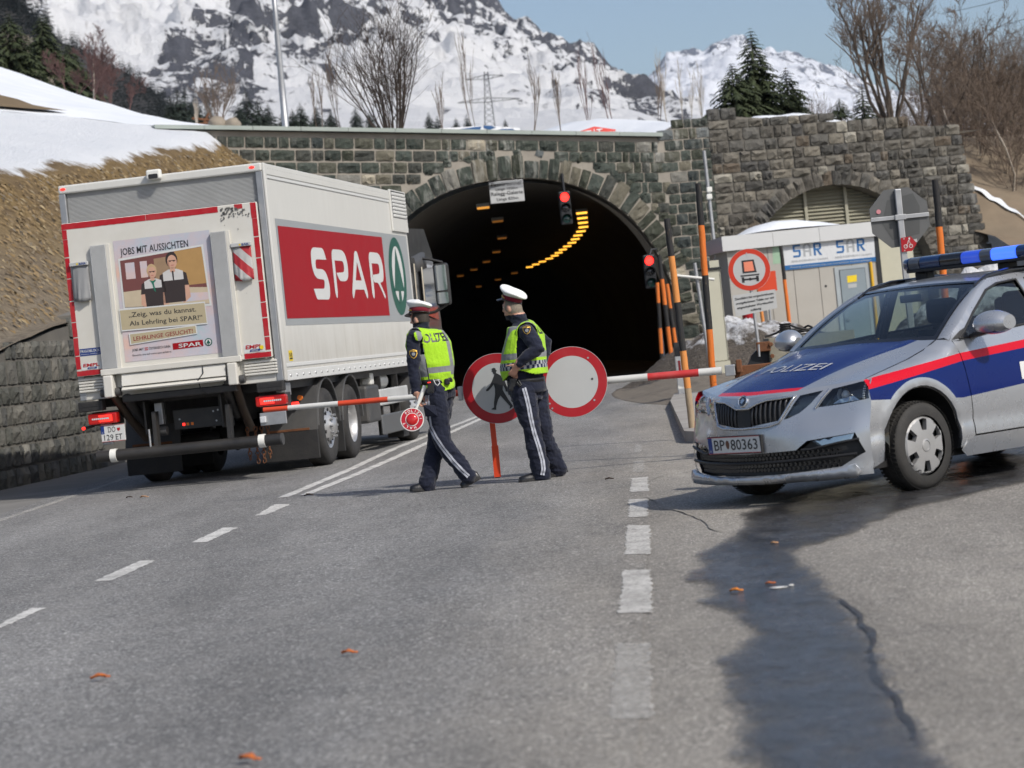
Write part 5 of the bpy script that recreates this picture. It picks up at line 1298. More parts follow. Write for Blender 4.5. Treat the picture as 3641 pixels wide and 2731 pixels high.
# nose panel round the grille: silver between bonnet edge and grille
gt_ = [(0, .700), (.07, .700), (.13, .728), (.20, .748), (.40, .760)]
GR = [(0, .700), (.06, .700), (.13, .730), (.20, .749), (.395, .760), (.30, .585), (.22, .565), (0, .558)]
GRf = GR + [(-y, z) for y, z in GR[::-1][1:-1]]
nose = [(-.845, .835)] + [(y, zE(y)) for y in np.linspace(-.80, .80, 33)] + [(.845, .835), (.872, .69)] + [(y, ip(abs(y), [0, .30, .872], [.56, .60, .69])) for y in np.linspace(.86, -.86, 30)] + [(-.872, .69)]
L1 = [(.425, .762), (.565, .783), (.50, .700), (.43, .640), (.325, .596)]
L2 = [(.62, .787), (.84, .828), (.862, .700), (.70, .676), (.545, .668)]
mir = lambda P_: [(-a, b) for a, b in P_[::-1]]
cpart('nose_panel', M_CAR, nose, fF(), .03, [GRf, L1, L2, mir(L1), mir(L2)])
cpart('grille_back', M_CBLK, [(y * 1.02, z + (.005 if z > .65 else -.004)) for y, z in GRf], fF(-.045), .04)
q = MB(); lp = GRf + [GRf[0]]
dl = densify(GRf, .03); q.tube([(xf(y, z) + .004, y, z) for y, z in dl] + [(xf(dl[0][0], dl[0][1]) + .004, dl[0][0], dl[0][1])], .010, 8); q.build('grille_frame', pm('satin_silver', (.55, .56, .58), .25, .9, var=.05), car)
for s_ in (1, -1):
 for k in range(9):
  y = .085 + k * .036; zt_ = ip(y, [.06, .13, .2, .4], [.70, .728, .747, .757]) - .008; zb_ = ip(y, [0, .22, .30, .40], [.562, .57, .59, .75]) + .008
  if zt_ - zb_ < .03: continue
  n = 7; q = MB(); q.tube([(xf(y, zb_ + (zt_ - zb_) * i / n) - .014 + .012 * math.sin(math.pi * i / n), s_ * y, zb_ + (zt_ - zb_) * i / n) for i in range(n + 1)], .0095, 6); q.build('grille_slat', pm('slat_grey', (.035, .036, .04), .3, .3), car)
cpart('grille_centre', M_CBLK, [(-.065, .565), (.065, .565), (.065, .695), (-.065, .695)], fF(-.008), .03)
# lamps
for s_ in (1, -1):
 fm = lambda off: (lambda u, v: (xf(u, v) + off, s_ * u, v))
 a = cpart('headlamp', M_GLOSSB, L2, fm(-.075), .04)
 cpart('lamp_cover', M_LENS, L2, fm(-.001), .03, par=a)
 q = MB(); c_ = (.685, .735); q.lathe([(.058, 0), (.052, -.02), (.035, -.045), (.0, -.055)], 20, 0, Matrix.Translation((xf(*c_) - .03, s_ * c_[0], c_[1])) @ Matrix.Rotation(rad(90), 4, 'Y')); q.build('reflector', M_CHR, a)
 q = MB(); q.lathe([(.036, 0), (.03, .012), (.0, .02)], 16, 0, Matrix.Translation((xf(*c_) - .055, s_ * c_[0], c_[1])) @ Matrix.Rotation(rad(90), 4, 'Y')); q.build('projector', M_CLEAR, a)
 cpart('lamp_tray', M_CHR, [(.62, .682), (.79, .694), (.75, .725), (.665, .71)], fm(-.03), .03, par=a)
 for k in range(7):
  q = MB(); z_ = .705 + k * .016; y_ = .815 + .004 * k * 0; q.box((xf(y_, z_) - .03, s_ * (y_ - (z_ - .705) * .1), z_), (.012, .014, .010)); q.build('daylight_lens', M_CLEAR, a)
 b = cpart('inner_lamp', M_GLOSSB, L1, fm(-.03), .03)
 cpart('lamp_cover', M_LENS, L1, fm(-.001), .03, par=b)
 for P_, wd in (([(.397, .760), (.300, .588)], .011), ([(.605, .785), (.528, .664)], .010)):
  q = MB(); q.tube([(xf(P_[0][0] + (P_[1][0] - P_[0][0]) * i / 6, P_[0][1] + (P_[1][1] - P_[0][1]) * i / 6) + .002, s_ * (P_[0][0] + (P_[1][0] - P_[0][0]) * i / 6), P_[0][1] + (P_[1][1] - P_[0][1]) * i / 6) for i in range(7)], wd, 6); q.build('lamp_trim', pm('satin_silver', (.55, .56, .58), .25, .9, var=.05), car)
 fg = [(.53, .442), (.585, .395), (.76, .432), (.775, .470)]
 f_ = cpart('fog_lamp', M_CHR, fg, fm(-.035), .03); cpart('lamp_cover', M_LENS, fg, fm(-.006), .03, par=f_)
 q = MB(); q.tube([(xf(y, z) + .002, s_ * y, z) for y, z in [(.46, .385), (.53, .385), (.70, .415), (.82, .43)]], .010, 6); q.build('fog_bar', M_CBLK, car)
# badge and number plate
bz = .765; q = MB(); Mb = Matrix.Translation((xf(0, .757) + .006, 0, .752)) @ Matrix.Rotation(rad(70), 4, 'Y')
q.lathe([(.046, -.01), (.046, .004), (.040, .010), (.036, .006), (0, .006)], 28, 0, Mb); bd = fin(q.build('badge', M_CHR, car), 40)
q = MB(); q.flat(circ(0, 0, .033, 20), lambda u, v: Mb @ Vector((-v, u, .008))); q.build('badge_field', M_GLOSSB, bd)
q = MB(); q.flat([(-.022, -.012), (-.006, -.014), (.0, -.024), (.006, -.012), (.016, -.002), (.024, .012), (.012, .01), (.016, .024), (.004, .014), (-.002, .026), (-.008, .012), (-.02, .008), (-.012, -.002)], lambda u, v: Mb @ Vector((-v, u, .0105))); q.build('badge_bird', M_CHR, bd)
px0 = -.085
fp = lambda off: (lambda u, v: (.965 + off + (v - .45) * .05, px0 + u, v))
q = MB(); q.bx(.945, .964, px0 - .268, px0 + .268, .383, .515); hold = q.build('plate_holder', M_CBLK, car, bevel=.004)
q = MB(); q.flat([(-.26, .39), (.26, .39), (.26, .51), (-.26, .51)], fp(.004)); pla = q.build('number_plate', M_SWHITE, car)
q = MB(); q.flat([(-.255, .395), (-.215, .395), (-.215, .505), (-.255, .505)], fp(.006)); q.build('country_band', M_BLUE, pla)
q = MB(); put_text(q, 'A', -.243, .402, .018, .018, fp(.008)); q.build('lettering', M_SWHITE, pla)
q = MB(); put_text(q, 'BP', -.195, .415, .105, .075, fp(.006), 0, .005); q.build('lettering', M_INK, pla)
q = MB(); put_text(q, '80363', -.03, .415, .265, .075, fp(.006), 0, .005); q.build('lettering', M_INK, pla)
q = MB(); q.flat([(-.075, .475), (-.065, .485), (-.05, .478), (-.042, .46), (-.05, .43), (-.06, .42), (-.072, .43), (-.08, .455)], fp(.006)); q.build('crest', pm('crest_brown', (.12, .05, .03), .5), pla)
for z_ in (.391, .506): q = MB(); q.flat([(-.26, z_), (.26, z_), (.26, z_ + .004), (-.26, z_ + .004)], fp(.007)); q.build('plate_border', M_REDT, pla)
# greenhouse
def Yg(x, z):
 zb_ = zs(x) if x < -.45 else 1.03; f = (z - zb_) / max(.05, (1.44 - zb_)); return ip(x, [-3.6, -3.2, -1.5, -.6, -.45], [.76, .805, .83, .825, .80]) - f * .205 - .02 * f * (1 - f) * -1.2
def fG(s_, off=0.0): return lambda u, v: (u, s_ * (Yg(u, v) + off), v)
RE = ([-3.55, -3.3, -2.6, -2.0, -1.5, -1.15, -1.0], [1.39, 1.42, 1.455, 1.468, 1.463, 1.44, 1.40])   # roof edge height
def wsp(t_, v_):     # windscreen: t from base to top, v across
 hb = .705 * (1 - t_) + .575 * t_
 x = (-.325 - .085 * v_ * v_) * (1 - t_) + (-1.075 - .055 * v_ * v_) * t_
 z = (1.063 - .015 * v_ * v_) * (1 - t_) + (1.452 - .016 * v_ * v_) * t_ + .035 * math.sin(math.pi * t_)
 return Vector((x, v_ * hb, z))
def grid(name, fn, n1, n2, m, par=car, rng=(0, 1, -1, 1), solid=0):
 q = MB(); a, b, c_, d_ = rng
 vs = [fn(a + (b - a) * i / n1, c_ + (d_ - c_) * j / n2) for i in range(n1 + 1) for j in range(n2 + 1)]
 q.add(vs, [(i * (n2 + 1) + j, i * (n2 + 1) + j + 1, (i + 1) * (n2 + 1) + j + 1, (i + 1) * (n2 + 1) + j) for i in range(n1) for j in range(n2)], 0, None, True)
 return fin(q.build(name, m, par))
grid('windscreen', wsp, 14, 20, M_WS)
up_ = lambda f: (lambda t_, v_: f(t_, v_) + Vector((.004, 0, .005)))
grid('windscreen_band', up_(wsp), 3, 20, M_GLOSSB, rng=(-.02, .035, -1, 1)); grid('windscreen_band', up_(wsp), 3, 20, M_GLOSSB, rng=(.955, 1.0, -1, 1))
for s_ in (-1, 1): grid('windscreen_band', up_(wsp), 14, 2, M_GLOSSB, rng=(0, 1, .955 * s_, 1.0 * s_))
def roof(t_, v_):
 x = (-1.075 - .055 * v_ * v_) * (1 - t_) + (-3.52 - .02 * v_ * v_) * t_
 e = ip(x, *RE); hb = ip(t_, [0, .12, .3, .8, 1], [.575, .60, .615, .60, .57])
 return Vector((x, v_ * hb, e + .012 + (.036 if t_ < .95 else .03) * (1 - v_ ** 2) * min(1, .45 + t_ * 4) - (.0 if t_ > .02 else .002)))
grid('roof', roof, 30, 16, M_CAR)
for s_ in (-1, 1):
 w1 = [(-.53, 1.035), (-.80, 1.215), (-1.06, 1.365), (-1.22, 1.408), (-1.46, 1.425), (-1.49, 1.10), (-1.0, 1.068)]
 w2 = [(-1.60, 1.105), (-1.57, 1.428), (-2.0, 1.43), (-2.36, 1.415), (-2.45, 1.14)]
 w3 = [(-2.56, 1.15), (-2.47, 1.41), (-2.9, 1.395), (-3.2, 1.365), (-3.28, 1.19)]
 sh = [(-.435, 1.03), (-.50, 1.09), (-.80, 1.27), (-1.0, 1.385), (-1.1, 1.43)] + [(x, ip(x, *RE) + .012) for x in np.linspace(-1.15, -3.52, 18)] + [(-3.6, 1.2), (-3.62, 1.13)] + [(x, zs(x) - .004) for x in np.linspace(-3.5, -.47, 22)]
 cpart('window_frame', M_CAR, sh, fG(s_), .05, [w1, w2, w3])
 for w_ in (w1, w2, w3):
  q = MB(); dd_ = densify(w_, .05); q.tube([fG(s_, .002)(*p) for p in dd_] + [fG(s_, .002)(*dd_[0])], .010, 6); q.build('window_seal', M_CBLK, car)
  cpart('side_window', M_WIN if w_ is not w1 else glassmat('door_glass', (.60, .68, .66), 1.1) if 'door_glass' not in MATS else MATS['door_glass'], w_, fG(s_, -.012), .08)
 # A pillar between screen and side frame
 q = MB(); n = 16; A_ = [wsp(i / n, s_) for i in range(n + 1)]; B_ = []
 for i in range(n + 1):
  f = i / n; x = -.43 + (-1.13 + .43) * f; z = ip(x, [-1.13, -1.0, -.80, -.5, -.43], [1.435, 1.385, 1.27, 1.09, 1.03]); B_.append(Vector((x, s_ * Yg(x, z), z)))
 M_ = [(a + b) / 2 + Vector((.006, s_ * .014, .012)) for a, b in zip(A_, B_)]
 q.loft([A_, M_, B_], closed=False, cap=False); fin(q.build('a_pillar', M_CAR, car))
 # roof edge strip
 R_ = [roof(i / 30, s_) for i in range(31)]; S_ = [Vector((p.x, s_ * Yg(p.x, ip(p.x, *RE) + .010), ip(p.x, *RE) + .010)) for p in R_]
 q = MB(); q.loft([R_, S_], closed=False, cap=False); fin(q.build('roof_edge', M_CAR, car))
 # roof rail
 q = MB(); q.tube([(x, s_ * .57, ip(x, *RE) + h_) for x, h_ in ((-1.05, -.01), (-1.2, .02), (-1.45, .038), (-2.0, .042), (-2.8, .042), (-3.15, .03), (-3.3, .005))], [.014, .02, .022, .022, .022, .02, .014], 10); q.build('roof_rail', M_GLOSSB, car)
 # quarter panel infill under the pillar
 # mirror
 q = MB(); rings = []
 for f, (cy, rw, rh) in zip((0, .15, .45, .8, 1), ((.885, .05, .035), (.91, .11, .085), (.985, .13, .108), (1.08, .12, .098), (1.135, .085, .06))):
  rings.append([(-.66 - .06 * f + rw * math.cos(a) * (1.0 if math.cos(a) > 0 else .75), s_ * cy, 1.115 + rh * math.sin(a) * (1 if math.sin(a) > 0 else .75)) for a in [2 * math.pi * i / 14 for i in range(14)]])
 q.loft(rings); mi = fixn(q.build('door_mirror', M_CAR, car)); ss = mi.modifiers.new('s', 'SUBSURF'); ss.levels = 1; ss.render_levels = 2
 for p in mi.data.polygons: p.use_smooth = True
 q = MB(); q.loft([[(-.61, s_ * .84, 1.03), (-.71, s_ * .84, 1.03), (-.71, s_ * .84, 1.06), (-.61, s_ * .84, 1.06)], [(-.60, s_ * .94, 1.045), (-.73, s_ * .94, 1.045), (-.73, s_ * .94, 1.085), (-.60, s_ * .94, 1.085)], [(-.62, s_ * 1.07, 1.06), (-.76, s_ * 1.07, 1.06), (-.76, s_ * 1.07, 1.09), (-.62, s_ * 1.07, 1.09)]], smooth=False); fixn(q.build('mirror_base', M_CBLK, mi, bevel=.01))
 q = MB(); q.flat(rrect(.935, 1.065, 1.075, 1.165, .02), lambda u, v: (-.775, s_ * u, v)); q.build('mirror_glass', M_MIRR, mi)
 q = MB(); q.flat([(-.455, 1.035), (-.62, 1.045), (-.62, 1.11), (-.56, 1.09)], fG(s_, .006)); q.build('mirror_triangle', M_CBLK, car)
 # door handles
 for x_ in (-1.38, -2.22):
  q = MB(); q.tube([(x_ + .09, s_ * (Ys(x_, .86) + .002), .865), (x_ + .05, s_ * (Ys(x_, .86) + .028), .87), (x_ - .08, s_ * (Ys(x_, .86) + .028), .875), (x_ - .11, s_ * (Ys(x_, .86) + .002), .875)], .014, 8, flat=.8); q.build('door_handle', M_CAR, car)
# rear end
q = MB(); rr = []
for z_, x_, w_ in ((.22, -3.66, .78), (.45, -3.76, .80), (.62, -3.77, .80), (.80, -3.74, .80), (1.0, -3.72, .785), (1.12, -3.68, .77), (1.25, -3.62, .70), (1.38, -3.54, .60), (1.41, -3.5, .57)):
 rr.append([Vector((x_ + .12 * abs(v_) ** 3, v_ * w_, z_)) for v_ in np.linspace(-1, 1, 17)])
q.loft(rr, closed=False, cap=False); tg = fin(q.build('tailgate', M_CAR, car))
q = MB(); q.flat([(-.56, 1.14), (.56, 1.14), (.46, 1.36), (-.46, 1.36)], lambda u, v: (-3.69 + (v - 1.1) * .55 + .10 * abs(u / .7) ** 3, u, v), step=.1); q.build('rear_window', M_GLOSSB, tg)
for s_ in (-1, 1): q = MB(); q.flat([(.45, .84), (.76, .86), (.76, 1.02), (.5, 1.0)], lambda u, v: (-3.745 + .14 * (abs(u) / .8) ** 3, s_ * u, v), step=.06); q.build('tail_lamp', M_LAMP, tg)
# floor, interior
q = MB(); q.bx(-3.6, .62, -.78, .78, .20, .26); q.build('underbody', M_CBLK, car)
q = MB(); q.loft([[(-.36, y, 1.0), (-.55, y, 1.045), (-.85, y, 1.02), (-.95, y, .85), (-.95, y, .6), (-.36, y, .6)] for y in (-.74, .74)], smooth=False); fixn(q.build('dashboard', M_SEAT, car, bevel=.03))
q = MB(); q.bx(-3.5, -.95, -.76, .76, .4, .5); q.build('cabin_floor', M_SEAT, car)
for y_ in (-.38, .38):
 q = MB(); q.loft([[(-1.75 - .12 * f, y_ - .25 + .03 * f, .55 + .55 * f), (-1.60 - .12 * f, y_ - .25 + .03 * f, .55 + .55 * f), (-1.60 - .12 * f, y_ + .25 - .03 * f, .55 + .55 * f), (-1.75 - .12 * f, y_ + .25 - .03 * f, .55 + .55 * f)] for f in (0, .5, 1)]); st = q.build('front_seat', M_SEAT, car, bevel=.04)
 q = MB(); q.bx(-1.86, -1.74, y_ - .14, y_ + .14, 1.14, 1.34); q.build('headrest', M_SEAT, st, bevel=.05, seg=3)
 q = MB(); q.bx(-1.7, -1.15, y_ - .26, y_ + .26, .5, .66); q.build('seat_cushion', M_SEAT, st, bevel=.05)
q = MB(); q.bx(-2.75, -2.55, -.62, .62, .6, 1.12); rb = q.build('rear_bench', M_SEAT, car, bevel=.05)
for y_ in (-.4, .4): q = MB(); q.bx(-2.74, -2.62, y_ - .13, y_ + .13, 1.13, 1.30); q.build('headrest', M_SEAT, rb, bevel=.04)
q = MB(); q.tube([(-1.05 + .06 * math.sin(a), .38 + .18 * math.cos(a), .93 + .17 * math.sin(a)) for a in [2 * math.pi * i / 24 for i in range(25)]], .014, 8, cap=False); q.build('steering_wheel', M_SEAT, car)
q = MB(); q.bx(-1.02, -.99, -.11, .11, 1.33, 1.39); q.build('rear_view_mirror', M_CBLK, car, bevel=.01)
for s_ in (-1, 1): q = MB(); q.flat([(-1.5, 1.05), (-1.6, 1.05), (-1.56, 1.43), (-1.47, 1.43)], fG(s_, -.03)); q.build('b_pillar', M_SEAT, car)
# wheels
def car_wheel(x_, s_):
 yc = s_ * .77; w = .205; R_ = .316; Mw = Matrix.Translation((x_, yc, R_)) @ Matrix.Rotation(rad(-90 * s_), 4, 'X')
 q = MB(); q.lathe([(.205, -w / 2), (.27, -w / 2 - .004), (.298, -w / 2 + .012), (R_ - .003, -w / 2 + .035), (R_, 0), (R_ - .003, w / 2 - .035), (.298, w / 2 - .012), (.27, w / 2 + .004), (.215, w / 2)], 56, 0, Mw); ty = fixn(q.build('tyre', M_CTYRE, car))
 q = MB()                                           # tread blocks
 for i in range(60):
  a = 2 * math.pi * i / 60
  for sd_ in (-1, 1):
   for z0_, z1_ in ((.012, .045), (.052, .094)):
    c_ = []
    for aa, zz_ in ((a - .035, z0_), (a + .035, z0_), (a + .055, z1_), (a - .015, z1_)):
     for rr_ in (R_ - .004, R_ + .003 if z1_ < .05 else R_ - .002):
      c_.append((rr_ * math.cos(aa), rr_ * math.sin(aa), sd_ * zz_))
    q.add(c_, [(1, 3, 5, 7), (0, 1, 3, 2), (2, 3, 5, 4), (4, 5, 7, 6), (6, 7, 1, 0)], 0, Mw)
 stuff(fixn(q.build('tread', M_CTYRE, ty)))
 q = MB(); zf = w / 2 - .004
 holes = []
 for i in range(6):
  a = 2 * math.pi * i / 6 + math.pi / 2
  P_ = [(.105, -.10), (.175, -.155), (.175, .155), (.105, .10)]
  holes.append([(r_ * math.cos(a + b_), r_ * math.sin(a + b_)) for r_, b_ in ((.112, -.22), (.19, -.215), (.194, 0), (.19, .215), (.112, .22))])
 hz = lambda u, v: zf + .014 * (1 - (math.hypot(u, v) / .21) ** 2) - (.02 if math.hypot(u, v) > .205 else 0)
 vs2, fs2 = tri2d(circ(0, 0, .212, 48), holes, .025)
 q.add([(u, v, hz(u, v)) for u, v in vs2], fs2, 0, Mw, True)
 for h_ in holes:
  n_ = len(h_); q.add([(u, v, hz(u, v)) for u, v in h_] + [(u * .99, v * .99, zf - .03) for u, v in h_], [(i, (i + 1) % n_, n_ + (i + 1) % n_, n_ + i) for i in range(n_)], 0, Mw)
 hub = fixn(q.build('hubcap', M_HUB, ty)); hub.data.set_sharp_from_angle(angle=rad(35))
 q = MB(); q.lathe([(.046, zf + .005), (.046, zf + .016), (.036, zf + .019), (.034, zf + .014), (0, zf + .016)], 24, 0, Mw); fin(q.build('hub_badge', M_HUB, ty), 40)
 q = MB(); q.lathe([(.21, zf - .05), (0.001, zf - .06)], 24, 0, Mw); q.build('brake_disc', M_CBLK, ty)
for x_ in (0.03, -2.66):
 for s_ in (-1, 1): car_wheel(x_, s_)
# light bar
LBX, LBZ = -1.66, 1.572
def blue(name, c, tr, e=0): return pm(name, c, .08, var=.25, scale=14, coat=1.0, emit=(.05, .15, 1.0) if e else None, es=e)
M_LB1 = blue('beacon_blue', (.003, .025, .10), 0); M_LB2 = pm('beacon_clear', (.07, .08, .10), .12, var=.2, scale=20, coat=.8); M_LB3 = blue('beacon_blue_lit', (.004, .02, .30), 0, .45); M_LB4 = blue('beacon_blue_bright', (.01, .06, .55), 0, 1.8)
def lbring(y, k=1.0): return [(LBX + .15 * k * math.copysign(abs(math.cos(a)) ** .55, math.cos(a)), y, LBZ + .055 + .056 * k * math.copysign(abs(math.sin(a)) ** .6, math.sin(a))) for a in [2 * math.pi * i / 24 for i in range(24)]]
lbm = MB(); lbm.bx(LBX - .13, LBX + .13, -.48, .70, LBZ - .012, LBZ + .016); lb = lbm.build('light_bar', M_CBLK, car, bevel=.01)
for a, b, m in ((-.52, -.44, M_LB1), (-.438, -.325, M_LB2), (-.323, -.12, M_LB1), (-.118, .09, M_GLOSSB), (.092, .27, M_LB3), (.272, .38, M_LB2), (.382, .62, M_LB4), (.622, .74, M_LB1)):
 q = MB(); ends = [lbring(a + .004), lbring(b - .004)]
 if a < -.51: ends = [lbring(a, .72), lbring(a + .03, .95)] + [lbring(b - .004)]
 if b > .73: ends = [lbring(a + .004), lbring(b - .03, .95), lbring(b, .72)]
 q.loft(ends); o_ = fixn(q.build('beacon_lens', m, lb)); o_.data.set_sharp_from_angle(angle=rad(40))
for y_ in (-.40, .42): q = MB(); q.bx(LBX - .05, LBX + .05, y_ - .06, y_ + .06, 1.49, LBZ - .01); q.build('bar_foot', M_CBLK, lb, bevel=.01)
# ------------------------------------------------------------------ the two officers
def cloth(name, c, v2=.25, b=.5):
 t = NT(name); v = t.coord('Object'); n = t.noise(v, 9, 5, .6)
 t.base(t.mix(n, [x * (1 - v2) for x in c], [x * (1 + v2) for x in c])); t.set(Roughness=.85, **{'Specular IOR Level': .25, 'Sheen Weight': .15})
 t.bump(t.math('ADD', t.noise(t.coord('Object', (1, 1, .45)), 14, 5, .6, .6), t.math('MULTIPLY', t.noise(v, 300, 2), .1)), b, .03); return t.m
M_NAVY = cloth('navy_cloth', (.010, .013, .028)); M_LIME = cloth('hi_vis_lime', (.33, .59, .022), .12, .6); M_REFL = cloth('reflective_grey', (.20, .21, .22), .12, .4)
M_PALEG = cloth('reflective_silver', (.40, .42, .48), .1, .3)
M_CHECKN = cloth('check_navy', (.015, .022, .06), .1, .3); M_CHECKS = cloth('check_silver', (.33, .35, .37), .1, .3)
M_SKIN = pm('skin', (.50, .27, .19), .5, var=.12, scale=18, bump=.15, bscale=120); M_HAIR = pm('hair_dark', (.03, .022, .016), .7, var=.4, scale=60, bump=.6, bscale=120)
M_HAIRG = pm('hair_grey', (.20, .17, .13), .75, var=.4, scale=60, bump=.6, bscale=120)
M_CAPW = cloth('cap_white', (.70, .71, .71), .06, .5); M_MAROON = cloth('cap_band', (.14, .006, .016), .2, .2); M_LEATH = pm('black_leather', (.012, .012, .013), .35, var=.3, scale=12, bump=.2, coat=.2)
M_GOLD = pm('gold_braid', (.62, .38, .05), .4, .5, var=.2, scale=60, bump=.4); M_EYE = pm('eye_white', (.7, .68, .65), .3);
def remesh(mb, name, vox, it=6, parent=None):
 me = bpy.data.meshes.new('tmp'); me.from_pydata([tuple(p) for p in mb.v], [], mb.f); o = bpy.data.objects.new('tmp', me); COL.objects.link(o); fixn(o)
 r = o.modifiers.new('r', 'REMESH'); r.mode = 'VOXEL'; r.voxel_size = vox; r.adaptivity = 0
 s_ = o.modifiers.new('s', 'SMOOTH'); s_.iterations = it; s_.factor = .5
 dg = bpy.context.evaluated_depsgraph_get(); nm = bpy.data.meshes.new_from_object(o.evaluated_get(dg)); nm.name = name
 bpy.data.objects.remove(o)
 for p in nm.polygons: p.use_smooth = True
 out = bpy.data.objects.new(name, nm); COL.objects.link(out)
 if parent: out.parent = parent
 nm.materials.clear(); return out
def ball(q, c, r, n=12, M=None):
 rx_, ry_, rz2 = r if isinstance(r, (tuple, list)) else (r, r, r); rings = []
 for i in range(1, n):
  a = math.pi * i / n - math.pi / 2
  rings.append([(math.cos(a) * rx_ * math.cos(b), math.cos(a) * ry_ * math.sin(b), rz2 * math.sin(a)) for b in [2 * math.pi * j / (n * 2) for j in range(n * 2)]])
 T = Matrix.Translation(c) @ (M if M is not None else Matrix.Identity(4)); q.loft(rings, M=T)
def limb(q, pts, rs_, n=14):
 pts = [Vector(p) for p in pts]
 L = []; R_ = []
 for i in range(len(pts) - 1):
  k = max(2, int((pts[i + 1] - pts[i]).length / .03))
  for j in range(k): f = j / k; L.append(pts[i].lerp(pts[i + 1], f)); R_.append(rs_[i] * (1 - f) + rs_[i + 1] * f)
 L.append(pts[-1]); R_.append(rs_[-1]); q.tube(L, R_, n); ball(q, pts[0], rs_[0] * .98, 8); ball(q, pts[-1], rs_[-1] * .98, 8)
def ellring(c, f, l, a, b, n=24, tilt=None):
 """ellipse: a along the body's left-right, b front-back"""
 return [c + l * (a * math.cos(2 * math.pi * i / n)) + f * (b * math.sin(2 * math.pi * i / n)) for i in range(n)]
def finger(q, p, d, up, lens, bends, r):
 pts = [Vector(p)]; d = Vector(d).normalized(); ax = d.cross(Vector(up)).normalized()
 for L_, b in zip(lens, bends):
  d = Matrix.Rotation(b, 3, ax) @ d; pts.append(pts[-1] + d * L_)
 limb(q, pts, [r, r * .95, r * .88, r * .78][:len(pts)], 8); return pts
def officer(label, Y0, foot_px, J, f, hf, T, face, hairm, vest, extra):
 f = Vector(f).normalized(); l = Vector((-f.y, f.x, 0)); hf = Vector(hf).normalized(); hl = Vector((-hf.y, hf.x, 0))
 org = G(*foot_px); P_ = thing('person', label, 'person', org)
 pt = lambda q_: D(q_[0], q_[1], Y0 + (q_[2] if len(q_) > 2 else 0)) - org
 Z = Vector((0, 0, 1)); q = MB()
 # legs (trousers)
 for hip, knee, ank, hem in J['legs']:
  hip, knee, ank = pt(hip), pt(knee), pt(ank)
  limb(q, [hip, hip.lerp(knee, .5), knee, knee.lerp(ank, .55), ank], [.125 * T, .108 * T, .088 * T, .087 * T, hem])
 # torso rings
 prev = []
 for (c, a, b) in J['torso']: prev.append((pt(c), a, b))
 rings = []
 for i in range(len(prev) - 1):
  for k in range(6):
   u = k / 6; rings.append(ellring(prev[i][0].lerp(prev[i + 1][0], u), f, l, prev[i][1] * (1 - u) + prev[i + 1][1] * u, prev[i][2] * (1 - u) + prev[i + 1][2] * u))
 rings.append(ellring(prev[-1][0], f, l, prev[-1][1], prev[-1][2])); q.loft(rings)
 sho = [pt(s_) for s_ in J['shoulders']]
 for s_ in sho: ball(q, s_, .078 * T, 10)
 limb(q, [sho[0], sho[1]], [.068 * T, .068 * T])
 # arms
 for (s_, e, w), rr in zip(J['arms'], ((.078, .064, .050), (.078, .064, .050))):
  s_, e, w = pt(s_), pt(e), pt(w); limb(q, [s_, s_.lerp(e, .5), e, e.lerp(w, .6), w], [rr[0] * T, .074 * T, rr[1] * T, .058 * T, rr[2] * T])
 # collar, neck, head
 nb, hd = pt(J['neck']), pt(J['head'])
 limb(q, [nb, nb.lerp(hd, .35)], [.082 * T, .074 * T])
 limb(q, [nb, hd], [.064, .06])
 R3 = Matrix((hf, hl, Z)).transposed().to_4x4()
 ball(q, hd, (.098, .076, .118), 14, R3)
 ball(q, hd + hf * .028 - Z * .06, (.068, .060, .062), 10, R3)                    # jaw
 ball(q, hd - hf * .02 - Z * .02, (.080, .076, .09), 10, R3)
 limb(q, [hd + hf * .092 + Z * .012, hd + hf * .112 - Z * .022], [.011, .016], 8)  # nose
 ball(q, hd + hf * .086 - Z * .062, (.012, .024, .008), 8, R3)                     # lips
 ball(q, hd + hf * .078 - Z * .10, (.022, .022, .016), 8, R3)                      # chin
 ball(q, hd + hf * .088 + Z * .034, (.012, .055, .010), 8, R3)                     # brow
 for s_ in (-1, 1): ball(q, hd + hl * (.076 * s_) - hf * .008 - Z * .012, (.020, .011, .032), 8, R3 @ Matrix.Rotation(rad(8), 4, 'Y'))
 hpts = []
 for hnd in J['hands']:
  c = pt(hnd['c']); d = Vector(hnd['d']).normalized(); n = Vector(hnd['n']).normalized(); sd_ = d.cross(n).normalized()
  Mh = Matrix((d, sd_, n)).transposed().to_4x4(); ball(q, c, (.052, .042, .018), 10, Mh); hpts += [c + d * k_ + sd_ * j_ for k_ in (-.05, -.02, .01, .04) for j_ in (-.025, 0, .025)]
  limb(q, [c - d * .075, c - d * .03], [.030, .028], 10)
  for k, (ln, sp) in enumerate(((.82, .030), (.95, .011), (.9, -.009), (.74, -.027))):
   hpts += finger(q, c + d * .042 + sd_ * sp, d + sd_ * sp * 4, n, [.038 * ln, .028 * ln, .022 * ln], hnd['bend'], .0095)
  hpts += finger(q, c + sd_ * .034 * hnd.get('th', 1) - d * .012, d * .65 + sd_ * hnd.get('th', 1) * .8, n, [.034, .028, .02], hnd.get('tb', (0, .35, .3)), .0105)
 body = remesh(q, 'body', .0072, 5, P_)
 # folds in the cloth
 me = body.data; wr = [pt(a[2]) for a in J['arms']]
 neck_z = nb.z + .05
 cols = np.empty(len(me.vertices) * 3); me.vertices.foreach_get('co', cols); cols = cols.reshape(-1, 3)
 nrm = np.empty(len(me.vertices) * 3); me.vertices.foreach_get('normal', nrm); nrm = nrm.reshape(-1, 3)
 def is_skin(c):
  c = Vector(c)
  if (c - hd).length < .2 and c.z > neck_z - .0: return True
  for hp_ in hpts:
   if (c - hp_).length < .036: return True
  return False
